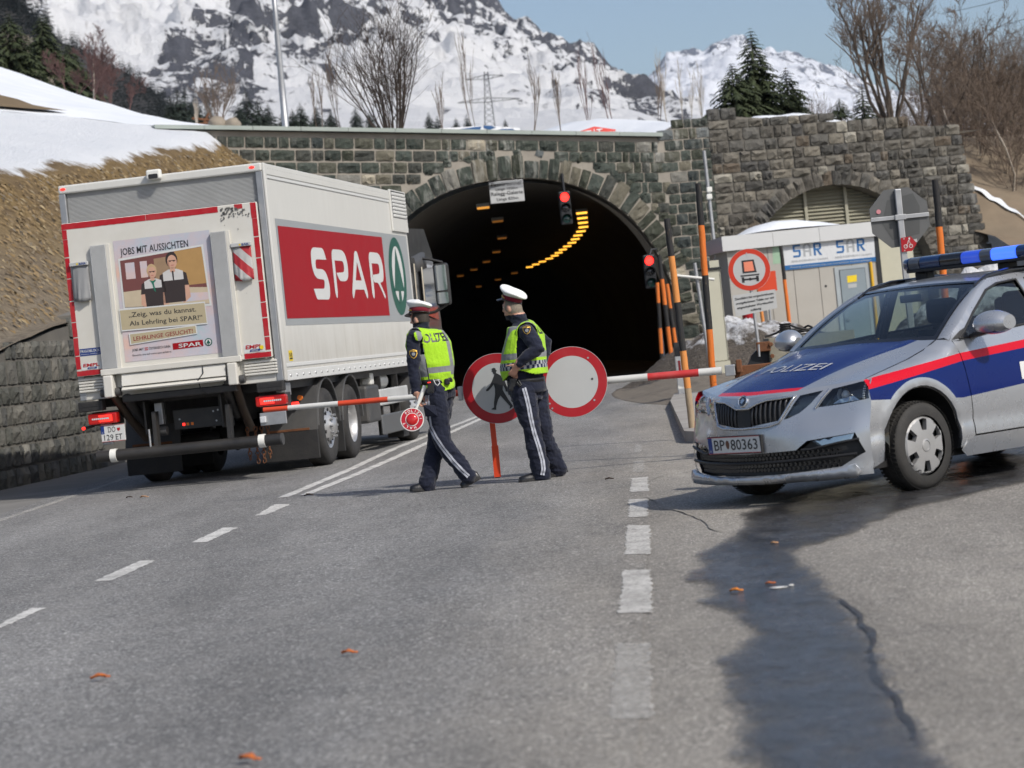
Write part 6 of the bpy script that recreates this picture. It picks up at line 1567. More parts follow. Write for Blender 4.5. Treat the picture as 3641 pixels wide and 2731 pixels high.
 for i in range(len(cols)):
  c = cols[i]
  if is_skin(c): continue
  k = fbm(Vector((c[0] * 5, c[1] * 5, c[2] * 9)), 3) * .014 + abs(noise.noise(Vector((c[0] * 9 + 3, c[1] * 9, c[2] * 22 + c[0] * 8)))) * -.012
  cols[i] += nrm[i] * k
 me.vertices.foreach_set('co', cols.ravel()); me.update()
 me.materials.append(M_NAVY); me.materials.append(M_SKIN); me.materials.append(hairm); me.materials.append(M_LEATH)
 hairline = lambda c: (c - hd).dot(hf) < .052 - max(0, (c.z - hd.z - .0)) * .15 and c.z > hd.z - .055 + max(0, (c - hd).dot(hf)) * .9 + .0 and (abs((c - hd).dot(hl)) < .088)
 mi = []
 for p in me.polygons:
  c = p.center
  if is_skin(c):
   ear = abs((c - hd).dot(hl)) > .074 and abs((c - hd).dot(hf)) < .035 and abs(c.z - hd.z + .012) < .04
   mi.append(2 if (hairline(c) and not ear and (c - hd).length < .16) else 1)
  else: mi.append(0)
 me.polygons.foreach_set('material_index', mi)
 bv = BVHTree.FromObject(body, bpy.context.evaluated_depsgraph_get())
 for s_ in (-1, 1):     # eyes
  e = MB(); ball(e, hd + hf * .082 + hl * .031 * s_ + Z * .012, .011, 8); e.build('eye', M_EYE, P_)
  e = MB(); ball(e, hd + hf * .0895 + hl * .031 * s_ + Z * .012, .005, 6); e.build('pupil', M_INK, P_)
 # shoes
 for ankle, toe, heel in J['shoes']:
  a, t_, h_ = pt(ankle), pt(toe), pt(heel); d = (t_ - h_).normalized(); s2 = MB()
  side = d.cross(Z).normalized(); upv = side.cross(d).normalized()
  for k, (u, w, hh) in enumerate(((0, .034, .06), (.12, .04, .075), (.35, .038, .085), (.55, .044, .06), (.75, .05, .05), (.92, .042, .042), (1.0, .02, .025))): pass
  rg = []
  for u, w, hh in ((0, .026, .05), (.06, .036, .075), (.22, .040, .09), (.4, .040, .085), (.58, .046, .062), (.78, .050, .05), (.92, .044, .042), (1.0, .022, .026)):
   c = h_.lerp(t_, u); rg.append([c + side * (w * math.cos(b)) + upv * (.012 + hh * max(0, math.sin(b)) - (.012 if math.sin(b) < 0 else 0) * 1.0) for b in [2 * math.pi * i / 16 for i in range(16)]])
  s2.loft(rg); so_ = fixn(s2.build('shoe', M_LEATH, P_)); sb = so_.modifiers.new('s', 'SUBSURF'); sb.levels = 1; sb.render_levels = 2
  s3 = MB(); s3.loft([[h_.lerp(t_, u) + side * w * g_ + upv * z_ for g_, z_ in ((-1, -.012), (1, -.012), (1, .014), (-1, .014))] for u, w in ((-.01, .03), (.1, .038), (.4, .04), (.7, .052), (.92, .046), (1.01, .022))], smooth=False); fixn(s3.build('sole', M_RUB, so_, bevel=.004))
 # cap
 cc = hd + Z * .075; fr = J['cap_tilt']
 Rc = R3 @ Matrix.Rotation(-fr, 4, 'Y') @ Matrix.Rotation(J.get('cap_roll', 0), 4, 'X'); Mc = Matrix.Translation(cc) @ Rc
 c1 = MB(); n = 40
 def crown(r_, z_, fl): return [(r_ * math.cos(a) * (1.06 if math.cos(a) > 0 else 1.0), r_ * .93 * math.sin(a), z_ + fl * math.cos(a) + .006 * math.sin(3 * a + 1) * (r_ / .13)) for a in [2 * math.pi * i / n for i in range(n)]]
 cw = J['cap_w']
 rings = [crown(.094, .035, 0), crown(.110, .050, .006), crown(cw * .97, .066, .016), crown(cw, .078, .02), crown(cw * .95, .090, .02), crown(cw * .72, .102, .018), crown(cw * .4, .108, .012), crown(.01, .110, .01)]
 c1.loft(rings, M=Mc); cp_ = fixn(c1.build('cap', M_CAPW, P_)); sb = cp_.modifiers.new('s', 'SUBSURF'); sb.levels = 1; sb.render_levels = 2
 c2_ = MB(); c2_.loft([[(r_ * math.cos(a) * 1.04, r_ * .93 * math.sin(a), z_) for a in [2 * math.pi * i / 32 for i in range(32)]] for r_, z_ in ((.090, -.012), (.097, -.010), (.099, .036), (.09, .038))], M=Mc); fixn(c2_.build('cap_band', M_MAROON, cp_))
 c3 = MB(); vs = []
 for i in range(13):
  a = rad(-62 + 124 * i / 12)
  for r_, z_ in ((.094, -.004), (.125, -.016), (.146, -.03)): vs.append((r_ * math.cos(a) * 1.05, r_ * math.sin(a) * .9, z_ - .012 * math.cos(a)))
 c3.add(vs, [(i * 3 + j, i * 3 + j + 1, (i + 1) * 3 + j + 1, (i + 1) * 3 + j) for i in range(12) for j in range(2)], 0, Mc, True); vz = c3.build('visor', M_LEATH, cp_); vz.modifiers.new('s', 'SOLIDIFY').thickness = .005
 c4 = MB(); c4.tube([(.101 * math.cos(a) * 1.05, .101 * math.sin(a) * .93, .004 + .012 * math.cos(a)) for a in [rad(-75 + 150 * i / 16) for i in range(17)]], .006, 6, M=Mc); c4.build('cap_cord', M_GOLD, cp_)
 c5 = MB(); c5.tube([(.0985 * math.cos(a) * 1.045, .0985 * math.sin(a) * .935, -.008) for a in [2 * math.pi * i / 32 for i in range(33)]], .005, 6, M=Mc, cap=False); c5.build('cap_piping', M_LEATH, cp_)
 # vest
 q = MB(); rings = []
 tor = [(pt(c), a + J['vx'], b + J['vx']) for (c, a, b) in J['vest']]
 for i in range(len(tor) - 1):
  for k in range(6):
   u = k / 6; rings.append(ellring(tor[i][0].lerp(tor[i + 1][0], u), f, l, tor[i][1] * (1 - u) + tor[i + 1][1] * u, tor[i][2] * (1 - u) + tor[i + 1][2] * u))
 rings.append(ellring(tor[-1][0], f, l, tor[-1][1], tor[-1][2])); q.loft(rings)
 for s_ in sho: ball(q, s_ - Z * .0, .092 * T, 10)
 limb(q, [sho[0], sho[1]], [.092 * T, .092 * T])
 ve = remesh(q, 'vest', .0072, 8, P_); vm = ve.data
 bm = bmesh.new(); bm.from_mesh(vm)
 axes = [(pt(a[0]), pt(a[1])) for a in J['arms']]
 base = tor[0][0]; topc = tor[-1][0]
 kill = []
 ctr = lambda z: base.lerp(topc, min(1, max(0, (z - base.z) / (topc.z - base.z))))
 for fa in bm.faces:
  c = fa.calc_center_median(); d = False
  a_ = math.atan2((c - ctr(c.z)).dot(l), (c - ctr(c.z)).dot(f))      # 0 = front, + = left
  if c.z < vest['hem'](a_): d = True
  if (Vector((c.x, c.y, 0)) - Vector((nb.x, nb.y, 0)) - f * .015).length < vest['neck'] and c.z > nb.z - .10: d = True
  if (c - ctr(c.z)).dot(f) > 0 and abs((c - ctr(c.z)).dot(l)) < .05 * max(0, (c.z - (nb.z - .25)) / .2): d = True
  for s_, e in axes:
   ax = (e - s_).normalized(); v_ = c - s_; al = v_.dot(ax); ds = (v_ - ax * al).length
   sidev = (s_ - ctr(s_.z)); sidev.z = 0; sidev.normalize()
   if (c - s_).dot(sidev) > -.012 and c.z > s_.z - vest['arm'] and c.z < s_.z + .20 and abs((c - s_).dot(f)) < vest['armw'] * (1 - .25 * max(0, (c.z - s_.z) / .1)): d = True
  if d: kill.append(fa)
 bmesh.ops.delete(bm, geom=kill, context='FACES')
 bm.to_mesh(vm); bm.free()
 n_v = len(vm.vertices); co_ = np.empty(n_v * 3); vm.vertices.foreach_get('co', co_); co_ = co_.reshape(-1, 3); nr = np.empty(n_v * 3); vm.vertices.foreach_get('normal', nr); nr = nr.reshape(-1, 3)
 for i in range(n_v):
  c = co_[i]; k = fbm(Vector((c[0] * 4, c[1] * 4, c[2] * 5 + 9)), 3) * .014 - abs(noise.noise(Vector((c[0] * 8 + c[2] * 5, c[1] * 8, c[2] * 9)))) * .010
  hz = max(0, min(1, (1.25 - c[2]) * 3)); co_[i] += nr[i] * k * (.4 + hz)
 vm.vertices.foreach_set('co', co_.ravel()); vm.update()
 for m in (M_LIME, M_REFL, M_CHECKN, M_CHECKS): vm.materials.append(m)
 mi = []
 for p in vm.polygons:
  c = p.center; a_ = math.atan2((c - ctr(c.z)).dot(l), (c - ctr(c.z)).dot(f)); mi.append(vest['col'](a_, c.z, (c - ctr(c.z)).dot(l), (c - ctr(c.z)).dot(f)))
  p.use_smooth = True
 vm.polygons.foreach_set('material_index', mi)
 bvv = BVHTree.FromObject(ve, bpy.context.evaluated_depsgraph_get())
 so_ = ve.modifiers.new('s', 'SOLIDIFY'); so_.thickness = .007; so_.offset = 1
 # piping round the edges
 # lettering on the back
 tv, tf, tw, b0, b1 = text2d('POLIZEI', .03, 3); tm = MB(); wd, hh, zb_, a0 = vest['text']
 def onvest(u, v_):
  z = zb_ + v_ * hh / .7; ang = a0 + (u / tw - .5) * wd / .20     # reads left to right when seen from behind
  # start outside the back and shoot towards the body axis
  d = -f * math.cos(ang - math.pi) * -1 if False else (f * math.cos(ang) + l * math.sin(ang)); c = ctr(z); c = Vector((c.x, c.y, z)); o_ = c + d * .8
  r_ = bvv.ray_cast(o_, -d);
  return (r_[0] + d * .010) if r_[0] is not None else None
 for fc in tf:
  pp = [onvest(*tv[i]) for i in fc]
  if all(p is not None for p in pp): tm.add(pp, [tuple(range(len(pp)))])
 if tm.v: tm.build('lettering', M_INK, ve)
 # trouser stripes: two pale ribbons along the outer seam
 for path in J['stripes']:
  C_ = []
  for a, b in zip(path[:-1], path[1:]):
   for k in range(8): C_.append((a[0] + (b[0] - a[0]) * k / 8, a[1] + (b[1] - a[1]) * k / 8))
  for off in (-4.2, 4.2):
   sm_ = MB(); vs = []
   for i, c in enumerate(C_):
    dx = C_[min(i + 1, len(C_) - 1)][0] - C_[max(0, i - 1)][0]; dy = C_[min(i + 1, len(C_) - 1)][1] - C_[max(0, i - 1)][1]; L_ = math.hypot(dx, dy); nx, ny = -dy / L_, dx / L_
    for w_ in (-3.1, 3.1):
     x, y = c[0] + nx * (off + w_), c[1] + ny * (off + w_); dr = ray(x, y).normalized(); r_ = bv.ray_cast(CAM - org, dr)
     vs.append((r_[0] + r_[1] * .005) if r_[0] is not None else None)
   fs = [(2 * i, 2 * i + 1, 2 * i + 3, 2 * i + 2) for i in range(len(C_) - 1) if all(vs[k] is not None for k in (2 * i, 2 * i + 1, 2 * i + 2, 2 * i + 3)) and (vs[2 * i] - vs[2 * i + 2]).length < .08]
   base_ = [v if v is not None else Vector((0, 0, 0)) for v in vs]; sm_.add(base_, fs, 0, None, True); so2 = sm_.build('trouser_stripe', M_PALEG, P_)
 # sleeve badge
 px_, py_, rr_ = J['badge']; r_ = bv.ray_cast(CAM - org, ray(px_, py_).normalized())
 if r_[0] is not None:
  nn = r_[1]; a1 = nn.cross(Z).normalized(); b1_ = a1.cross(nn).normalized()
  def bm_(u, v, k):
   p0 = r_[0] + a1 * -u + b1_ * v + nn * .05; h = bv.ray_cast(p0, -nn); return (h[0] if h[0] is not None else p0 - nn * .05) + nn * (.004 + k)
  shp = [(-.036, .036), (0, .044), (.036, .036), (.038, 0), (.022, -.034), (0, -.046), (-.022, -.034), (-.038, 0)]
  bb = MB(); bb.flat(shp, lambda u, v: bm_(u, v, 0), 0, (), .015); bo = bb.build('sleeve_badge', M_GOLD, P_)
  bb = MB(); bb.flat([(u * .86, v * .86) for u, v in shp], lambda u, v: bm_(u, v, .0025), 0, (), .015); bb.build('badge_field', M_NAVY, bo)
  bb = MB(); bb.flat(circ(0, -.006, .017, 10), lambda u, v: bm_(u, v, .005), 0, (), .01); bb.build('badge_eagle', M_REFL, bo)
  tv, tf, tw, _, _ = text2d(J['badge_text'], .02); bb = MB(); bb.add([bm_(u / tw * .055 - .0275, .018 + v * .016, .005) for u, v in tv], tf); bb.build('lettering', M_GOLD, bo)
 extra(P_, pt, f, l, Z, ctr, body)
 return P_
PI = math.pi
# ---- left officer, walking away to the left with the signal paddle
JA = dict(
 legs=[((1546, 1398, -.06), (1576, 1578, -.08), (1664, 1694, -.05), .088), ((1576, 1398, .10), (1552, 1570, .12), (1520, 1722, .02), .090)],
 torso=[((1557, 1420, .02), .155, .120), ((1552, 1350, .02), .155, .118), ((1537, 1285, .02), .185, .13), ((1522, 1220, .03), .20, .13), ((1512, 1180, .05), .15, .10), ((1505, 1168, .06), .07, .07)],
 shoulders=[(1474, 1200, -.10), (1568, 1206, .14)],
 arms=[((1472, 1202, -.10), (1470, 1308, -.14), (1482, 1392, -.16)), ((1574, 1210, .14), (1582, 1318, .22), (1532, 1368, .38))],
 hands=[dict(c=(1490, 1422, -.17), d=(.12, .05, -1), n=(.9, -.3, .1), bend=(.75, 1.0, .8), th=-1, tb=(.5, .5, .4)), dict(c=(1528, 1380, .42), d=(-.6, .5, -.3), n=(0, .4, 1), bend=(.4, .4, .3))],
 neck=(1500, 1166, .04), head=(1494, 1136, .05), cap_tilt=rad(2), cap_roll=rad(9), cap_w=.128,
 vest=[((1557, 1405, .02), .160, .125), ((1552, 1358, .02), .145, .110), ((1538, 1290, .02), .185, .13), ((1522, 1222, .03), .20, .13), ((1512, 1180, .05), .15, .10)], vx=.03,
 shoes=[((1664, 1700, -.05), (1642, 1736, -.05), (1708, 1698, -.03)), ((1520, 1730, .0), (1458, 1744, .0), (1546, 1741, .03))],
 stripes=[[(1520, 1405), (1520, 1424), (1522, 1460), (1530, 1515), (1550, 1556), (1574, 1592), (1610, 1638), (1638, 1668), (1670, 1698)]],
 badge=(1470, 1258, 1), badge_text='POLICE')
def colA(a, z, x, y):
 back = abs(a) > PI * .5
 if 1.125 < z < 1.185: return 1
 if abs(abs(x) - .150 - max(0, (1.44 - z)) * -.02) < .026 and z > 1.1: return 1
 return 0
def extraA(P_, pt, f, l, Z, ctr, body):
 c = ctr(1.06); c = Vector((c.x, c.y, 1.045))
 q = MB(); n = 40; q.loft([[c + l * ((.186 + o_) * math.cos(2 * PI * i / n)) + f * ((.152 + o_) * math.sin(2 * PI * i / n)) + Z * z_ for i in range(n)] for o_, z_ in ((.0, -.024), (.006, -.022), (.006, .022), (0, .024))], cap=False); q.build('belt', M_LEATH, P_)
 r0 = pt((1531, 1374, -.26)); q = MB(); q.box((0, 0, 0), (.062, .036, .135), 0, Matrix.Translation(r0) @ Matrix.Rotation(rad(5), 4, 'Y')); rd_ = q.build('radio', M_LEATH, P_, bevel=.008)
 q = MB(); q.cyl(pt((1526, 1352, -.26)), pt((1513, 1278, -.27)), .0065, .004, 8); q.build('antenna', M_LEATH, rd_)
 q = MB(); q.box((0, 0, 0), (.03, .01, .008), 0, Matrix.Translation(pt((1526, 1360, -.285)))); q.build('radio_led', M_LAMPON, rd_)
 q = MB(); q.lathe([(.012, 0), (.012, .012)], 10, 0, Matrix.Translation(pt((1533, 1392, -.285))) @ Matrix.Rotation(rad(90), 4, 'X')); q.build('radio_knob', M_PLAS, rd_)
 q = MB(); p0 = pt((1590, 1357, -.1)); q.box((0, 0, 0), (.05, .05, .06), 0, Matrix.Translation(p0)); q.build('belt_pouch', M_LEATH, P_, bevel=.01)
 q = MB(); q.tube([pt((1541, 1350, -.24)), pt((1548, 1366, -.26)), pt((1556, 1372, -.24)), pt((1564, 1362, -.22)), pt((1558, 1352, -.2))], .006, 6); q.build('handcuffs', M_STEEL, P_)
 q = MB(); p1, p2 = pt((1508, 1455, -.2)), pt((1560, 1455, -.2))
 bv = BVHTree.FromObject(body, bpy.context.evaluated_depsgraph_get())
 org = P_.location
 vs = []
 for px, py in ((1505, 1440), (1548, 1440), (1556, 1478), (1512, 1480)):
  r_ = bv.ray_cast(CAM - org, ray(px, py).normalized()); vs.append(r_[0] + r_[1] * .006 if r_[0] is not None else pt((px, py, -.15)))
 q.add(vs, [(0, 1, 2, 3)]); k = q.build('cargo_pocket', M_NAVY, P_); k.modifiers.new('s', 'SOLIDIFY').thickness = .01
vestA = dict(hem=lambda a: .975 + .03 * math.cos(a + .4), neck=.098, arm=.17, armw=.085, col=colA, text=(.36, .082, 1.425, PI + .0))
offA = officer('officer in white cap and lime vest walking with a red signal paddle', 23.3, (1505, 1747), JA, (-.45, .89, 0), (-.80, .60, 0), 1.0, None, M_HAIR, vestA, extraA)
# ---- right officer, hand on hip
JB = dict(
 legs=[((1862, 1392, -.10), (1893, 1540, -.12), (1926, 1688, -.08), .096), ((1902, 1395, .10), (1935, 1555, .12), (1984, 1668, .22), .094)],
 torso=[((1874, 1425, 0), .175, .150), ((1872, 1372, 0), .185, .165), ((1862, 1310, 0), .200, .185), ((1863, 1250, 0), .205, .170), ((1866, 1195, .02), .200, .140), ((1856, 1160, .03), .14, .10), ((1852, 1142, .03), .075, .075)],
 shoulders=[(1873, 1182, -.20), (1877, 1172, .20)],
 arms=[((1874, 1184, -.20), (1912, 1240, -.30), (1850, 1290, -.27)), ((1880, 1180, .20), (1938, 1215, .22), (1930, 1290, .22))],
 hands=[dict(c=(1836, 1306, -.245), d=(-.55, .25, -.75), n=(-.2, .95, .2), bend=(.15, .35, .35), th=-1, tb=(.1, .3, .3)), dict(c=(1915, 1315, .2), d=(-.5, .1, -.8), n=(-.3, -.9, 0), bend=(.2, .3, .3))],
 neck=(1846, 1136, .03), head=(1823, 1094, .04), cap_tilt=rad(22), cap_roll=rad(4), cap_w=.142,
 vest=[((1874, 1400, 0), .205, .185), ((1870, 1345, 0), .200, .185), ((1862, 1305, 0), .200, .187), ((1863, 1250, 0), .205, .172), ((1866, 1195, .02), .200, .140), ((1856, 1160, .03), .14, .10)], vx=.034,
 shoes=[((1926, 1696, -.08), (1846, 1712, -.10), (1956, 1703, -.06)), ((1984, 1680, .22), (1948, 1698, .2), (2016, 1673, .24))],
 stripes=[[(1863, 1380), (1872, 1410), (1880, 1445), (1888, 1490), (1900, 1540), (1916, 1590), (1929, 1640), (1932, 1668), (1928, 1692)]],
 badge=(1873, 1173, 1), badge_text='POLIZEI')
def colB(a, z, x, y):
 if 1.175 < z < 1.235: return 1
 if 1.075 < z < 1.145: return 2 if (int((a + 10) / .11) + int((z - 1.075) / .035)) % 2 else 3
 if abs(abs(x) - .165) < .024 and z > 1.18: return 1
 return 0
def extraB(P_, pt, f, l, Z, ctr, body):
 c = ctr(1.0); c = Vector((c.x, c.y, .965))
 q = MB(); n = 40; q.loft([[c + l * ((.193 + o_) * math.cos(2 * PI * i / n)) + f * ((.178 + o_) * math.sin(2 * PI * i / n)) + Z * z_ for i in range(n)] for o_, z_ in ((.0, -.024), (.006, -.022), (.006, .022), (0, .024))], cap=False); q.build('belt', M_LEATH, P_)
 q = MB(); n = 36; c2_ = Vector((c.x, c.y, .90)); q.loft([[c2_ + l * ((.196 + o_) * math.cos(2 * PI * i / n)) + f * ((.176 + o_) * math.sin(2 * PI * i / n)) + Z * z_ for i in range(n)] for o_, z_ in ((-.01, -.06), (.006, -.055), (.012, -.02), (.004, .06))], cap=False); jh = q.build('jacket_hem', M_NAVY, P_)
 q = MB(); q.tube([pt((1838, 1360, -.22)), pt((1848, 1374, -.23)), pt((1853, 1368, -.22)), pt((1843, 1352, -.22))], .012, 6); q.build('holster_strap', M_LEATH, P_)
 q = MB(); q.box((0, 0, 0), (.07, .05, .12), 0, Matrix.Translation(pt((1824, 1368, -.16))) @ Matrix.Rotation(rad(12), 4, 'Y')); q.build('holster', M_LEATH, P_, bevel=.012)
 bv = BVHTree.FromObject(body, bpy.context.evaluated_depsgraph_get()); org = P_.location; vs = []
 for px, py in ((1846, 1422), (1908, 1424), (1898, 1446), (1854, 1446)):
  r_ = bv.ray_cast(CAM - org, ray(px, py).normalized()); vs.append(r_[0] + r_[1] * .006 if r_[0] is not None else pt((px, py, -.15)))
 q = MB(); q.add(vs, [(0, 1, 2, 3)]); k = q.build('cargo_pocket', M_NAVY, P_); k.modifiers.new('s', 'SOLIDIFY').thickness = .012
vestB = dict(hem=lambda a: 1.0 + (.075 * math.exp(-((a - PI * .5) / .5) ** 2)) - .02 * math.cos(a), neck=.108, arm=.24, armw=.10, col=colB, text=(.36, .085, 1.40, PI - .05))
offB = officer('heavier officer in tall white cap and checkered lime vest, hand on hip', 23.25, (1890, 1706), JB, (-.93, .36, 0), (-.80, .60, 0), 1.04, None, M_HAIRG, vestB, extraB)
# ---- signal paddle in the left officer's hand
dc = D(1466, 1492, 23.06); hp = D(1511, 1372, 23.10)
pad = thing('signal_paddle', 'red and white round signal paddle held low by the walking officer', 'paddle', dc)
ax = (hp - dc).normalized(); nr_ = Vector((-.10, -1, .05)); nr_ = (nr_ - ax * nr_.dot(ax)).normalized(); sd_ = ax.cross(nr_).normalized()
Mp = Matrix((sd_, ax, nr_)).transposed().to_4x4()
q = MB(); q.loft([[(.112 * math.cos(a), .112 * math.sin(a), z_) for a in [2 * PI * i / 40 for i in range(40)]] for z_ in (-.014, .014)], M=Mp, smooth=False); q.build('rim', M_WHITEP, pad, bevel=.004)
q = MB(); q.flat(circ(0, 0, .104, 40), lambda u, v: Mp @ Vector((u, v, .016))); q.build('red_field', pm('paddle_red', (.42, .008, .02), .35, var=.1), pad)
q = MB(); q.flat(circ(0, 0, .064, 32), lambda u, v: Mp @ Vector((u, v, .018)), 0, [circ(0, 0, .058, 32)]); q.build('inner_ring', M_WHITEP, pad)
q = MB(); q.lathe([(.058, .016), (.05, .03), (.03, .038), (0, .04)], 28, 0, Mp); q.build('lamp_lens', pm('paddle_lens', (.40, .004, .006), .1, var=.3, scale=30, coat=.8, emit=(1, .02, .01), es=.12), pad)
def arc_text(s_, a0, a1, r_):
 m = MB()
 for i, ch in enumerate(s_):
  tv, tf, tw, _, _ = text2d(ch, .02); a = a0 + (a1 - a0) * (i + .5) / len(s_); k = .024 / .7
  m.add([Mp @ Vector((r_ * math.cos(a) + (u * k - tw * k / 2) * math.sin(a) + v * k * math.cos(a), r_ * math.sin(a) - (u * k - tw * k / 2) * math.cos(a) + v * k * math.sin(a), .019)) for u, v in tv], tf)
 m.build('lettering', M_WHITEP, pad)
arc_text('HALT', rad(-35), rad(-145), .072); arc_text('POLIZEI', rad(165), rad(15), .072)
q = MB(); q.tube([dc * 0 + ax * .108, ax * .16, ax * .20, (hp - dc)], [.012, .014, .02, .021], 12); q.build('handle', M_WHITEP, pad)
# ------------------------------------------------------------------ barrier, signs and street furniture
M_SIGNR = pm('sign_red', (.34, .003, .010), .42, var=.08, scale=5, dirt=(.55, .5, .45), dirtamt=.06); M_SIGNO = pm('sign_red_orange', (.48, .03, .008), .35, var=.08, scale=5)
M_SIGNW = pm('sign_white', (.42, .43, .43), .38, var=.07, scale=4, dirt=(.34, .34, .33), dirtamt=.25); M_ORANGE = pm('barrier_orange', (.62, .06, .018), .4, var=.1, scale=6, dirt=(.4, .1, .06), dirtamt=.2)
M_BARW = pm('barrier_white', (.60, .60, .58), .42, var=.08, scale=6, dirt=(.3, .27, .22), dirtamt=.35); M_BARR = pm('barrier_red', (.50, .03, .03), .42, var=.15, scale=8, dirt=(.55, .5, .45), dirtamt=.15)
M_POSTO = pm('post_red_orange', (.75, .07, .02), .4, var=.1, scale=10); M_DARKM = pm('dark_metal', (.03, .032, .035), .5, .5, var=.2)
M_GALV = M_STEEL
def woodpaint(name, c, chips):
 t = NT(name); v = t.coord('Object', (1, 1, .18)); n = t.noise(v, 60, 6, .7)
 k = t.ramp(n, [(.60, (0,)), (.68, (1,))]); t.base(t.mix(k, t.mix(t.noise(v, 20, 4), [x * .75 for x in c], [x * 1.2 for x in c]), chips)); t.set(Roughness=.75); t.bump(t.noise(v, 80, 4), .6, .006); return t.m
M_PB = woodpaint('pole_black', (.014, .014, .015), (.14, .10, .055)); M_PO = woodpaint('pole_orange', (.62, .155, .02), (.42, .22, .08)); M_PWD = woodpaint('pole_bare_wood', (.34, .26, .17), (.2, .15, .1)); M_PO2 = woodpaint('pole_orange_faded', (.62, .24, .06), (.40, .24, .11))
PI = math.pi
# barrier arm across the lane
BA, BB = D(937, 1458, 24.5), D(2566, 1318, 23.75)
bar = thing('road_barrier', 'red and white striped barrier arm lowered across the road behind the officers', 'barrier', ((BA + BB) / 2).xy.to_3d())
bo_ = Vector(bar.location)
fx = lambda px: min(1, max(0, (px - 937) / (2566 - 937)))
segs = [(937, 1027, M_ORANGE), (1027, 1210, M_BARW), (1210, 1390, M_ORANGE), (1390, 1505, M_BARW), (1505, 1655, M_ORANGE), (1655, 1835, M_BARW), (1835, 1985, M_ORANGE), (1985, 2145, M_BARW), (2145, 2310, M_BARW), (2310, 2487, M_BARR), (2487, 2566, M_BARW)]
for a, b, m in segs:
 pa, pb = BA.lerp(BB, fx(a)) - bo_, BA.lerp(BB, fx(b)) - bo_; q = MB(); q.cyl(pa, pb, .0245 + .014 * fx(a), .0245 + .014 * fx(b), 16); q.build('arm_section', m, bar)
# pivot end: square socket on a rusty bracket
BX = (BB - BA).normalized()
def ob(q, p, d, m=0, rz=math.atan2(BX.y, BX.x)): q.box((0, 0, 0), d, m, Matrix.Translation(p) @ Matrix.Rotation(rz, 4, 'Z')); return q
q = MB(); ob(q, D(2597, 1317, 23.74) - bo_, (.10, .10, .11)); q.build('socket', M_STEEL, bar, bevel=.008)
ped = thing('concrete_ballast', 'concrete barrier base with rusty hinge plates behind the police car', 'barrier base', G(2790, 1565) * 1.0)
po = Vector(ped.location); pp = lambda x, y, Y=23.9: D(x, y, Y) - po
for x0, x1, y0, y1, m, n, Y in ((2615, 2760, 1295, 1400, M_RUST, 'hinge_plate', 23.75), (2618, 2638, 1278, 1325, M_RUST, 'hinge_lug', 23.7), (2690, 2740, 1215, 1250, M_RUST, 'hinge_arm', 23.9)):
 c = pp((x0 + x1) / 2, (y0 + y1) / 2, Y); w = (x1 - x0) / FPX * Y; h = (y1 - y0) / FPX * Y; q = MB(); ob(q, c, (w, .06, h)); q.build(n, m, ped, bevel=.01)
c = pp(2860, 1290, 24.1); q = MB(); q.loft([[c + Vector((x, y, z)) for x, y in ((-.36, -.22), (.5, -.2), (.5, .3), (-.36, .28))] for z in (-1.1, .28)], smooth=False); blk = fixn(q.build('concrete_block', pm('block_concrete', (.25, .235, .185), .9, var=.2, scale=5, bump=.5, dirt=(.12, .11, .085), dirtamt=.5), ped, bevel=.012))
for px, py in ((2741, 1224), (2746, 1266)): q = MB(); q.cyl(pp(px, py, 23.86), pp(px, py, 23.84), .022, .018, 10); q.build('rivet', M_RUST, ped)
q = MB(); q.prism([(-.20, -.42), (.08, -.42), (.08, .06), (-.05, .06), (-.12, .0), (-.18, -.12)], lambda u, v, d: pp(2715, 1260, 23.95) + Vector((u, d, v)), .06); q.build('gusset', M_DARKM, ped)
q = MB(); q.cyl(pp(2697, 1225, 23.8), pp(2700, 1268, 23.8), .012, n=8); q.build('locking_pin', M_STEEL, ped)
# bundle of black cables lying on the block
cab_ = thing('cable_bundle', 'coiled black cables lying on the concrete barrier base', 'cables', D(2830, 1195, 24.1)); co_ = Vector(cab_.location); rc = random.Random(5)
for k in range(7):
 ptsc = []; x0 = 2720 + rc.uniform(0, 60); n = 14
 for i in range(n): u = i / (n - 1); ptsc.append(D(x0 + u * 190 + 10 * math.sin(u * 9 + k), 1200 - 44 * math.sin(PI * u) * (.2 + .13 * k) + 5 * math.sin(u * 13 + k * 2), 24.1 + .06 * math.cos(k + u * 5)) - co_)
 q = MB(); q.tube(ptsc, .011, 7); q.build('cable', M_RUB, cab_)
q = MB(); q.tube([D(2790, 1150, 24.1) - co_, D(2794, 1175, 24.1) - co_, D(2792, 1203, 24.1) - co_], [.05, .055, .05], 14); hs = q.build('hose', M_RUB, cab_)
for i in range(7): q = MB(); p_ = D(2791, 1152 + i * 7.5, 24.1) - co_; q.tube([p_ + Vector((.056 * math.cos(a), .056 * math.sin(a), 0)) for a in [2 * PI * j / 16 for j in range(17)]], .006, 5, cap=False); q.build('hose_rib', M_RUB, hs)
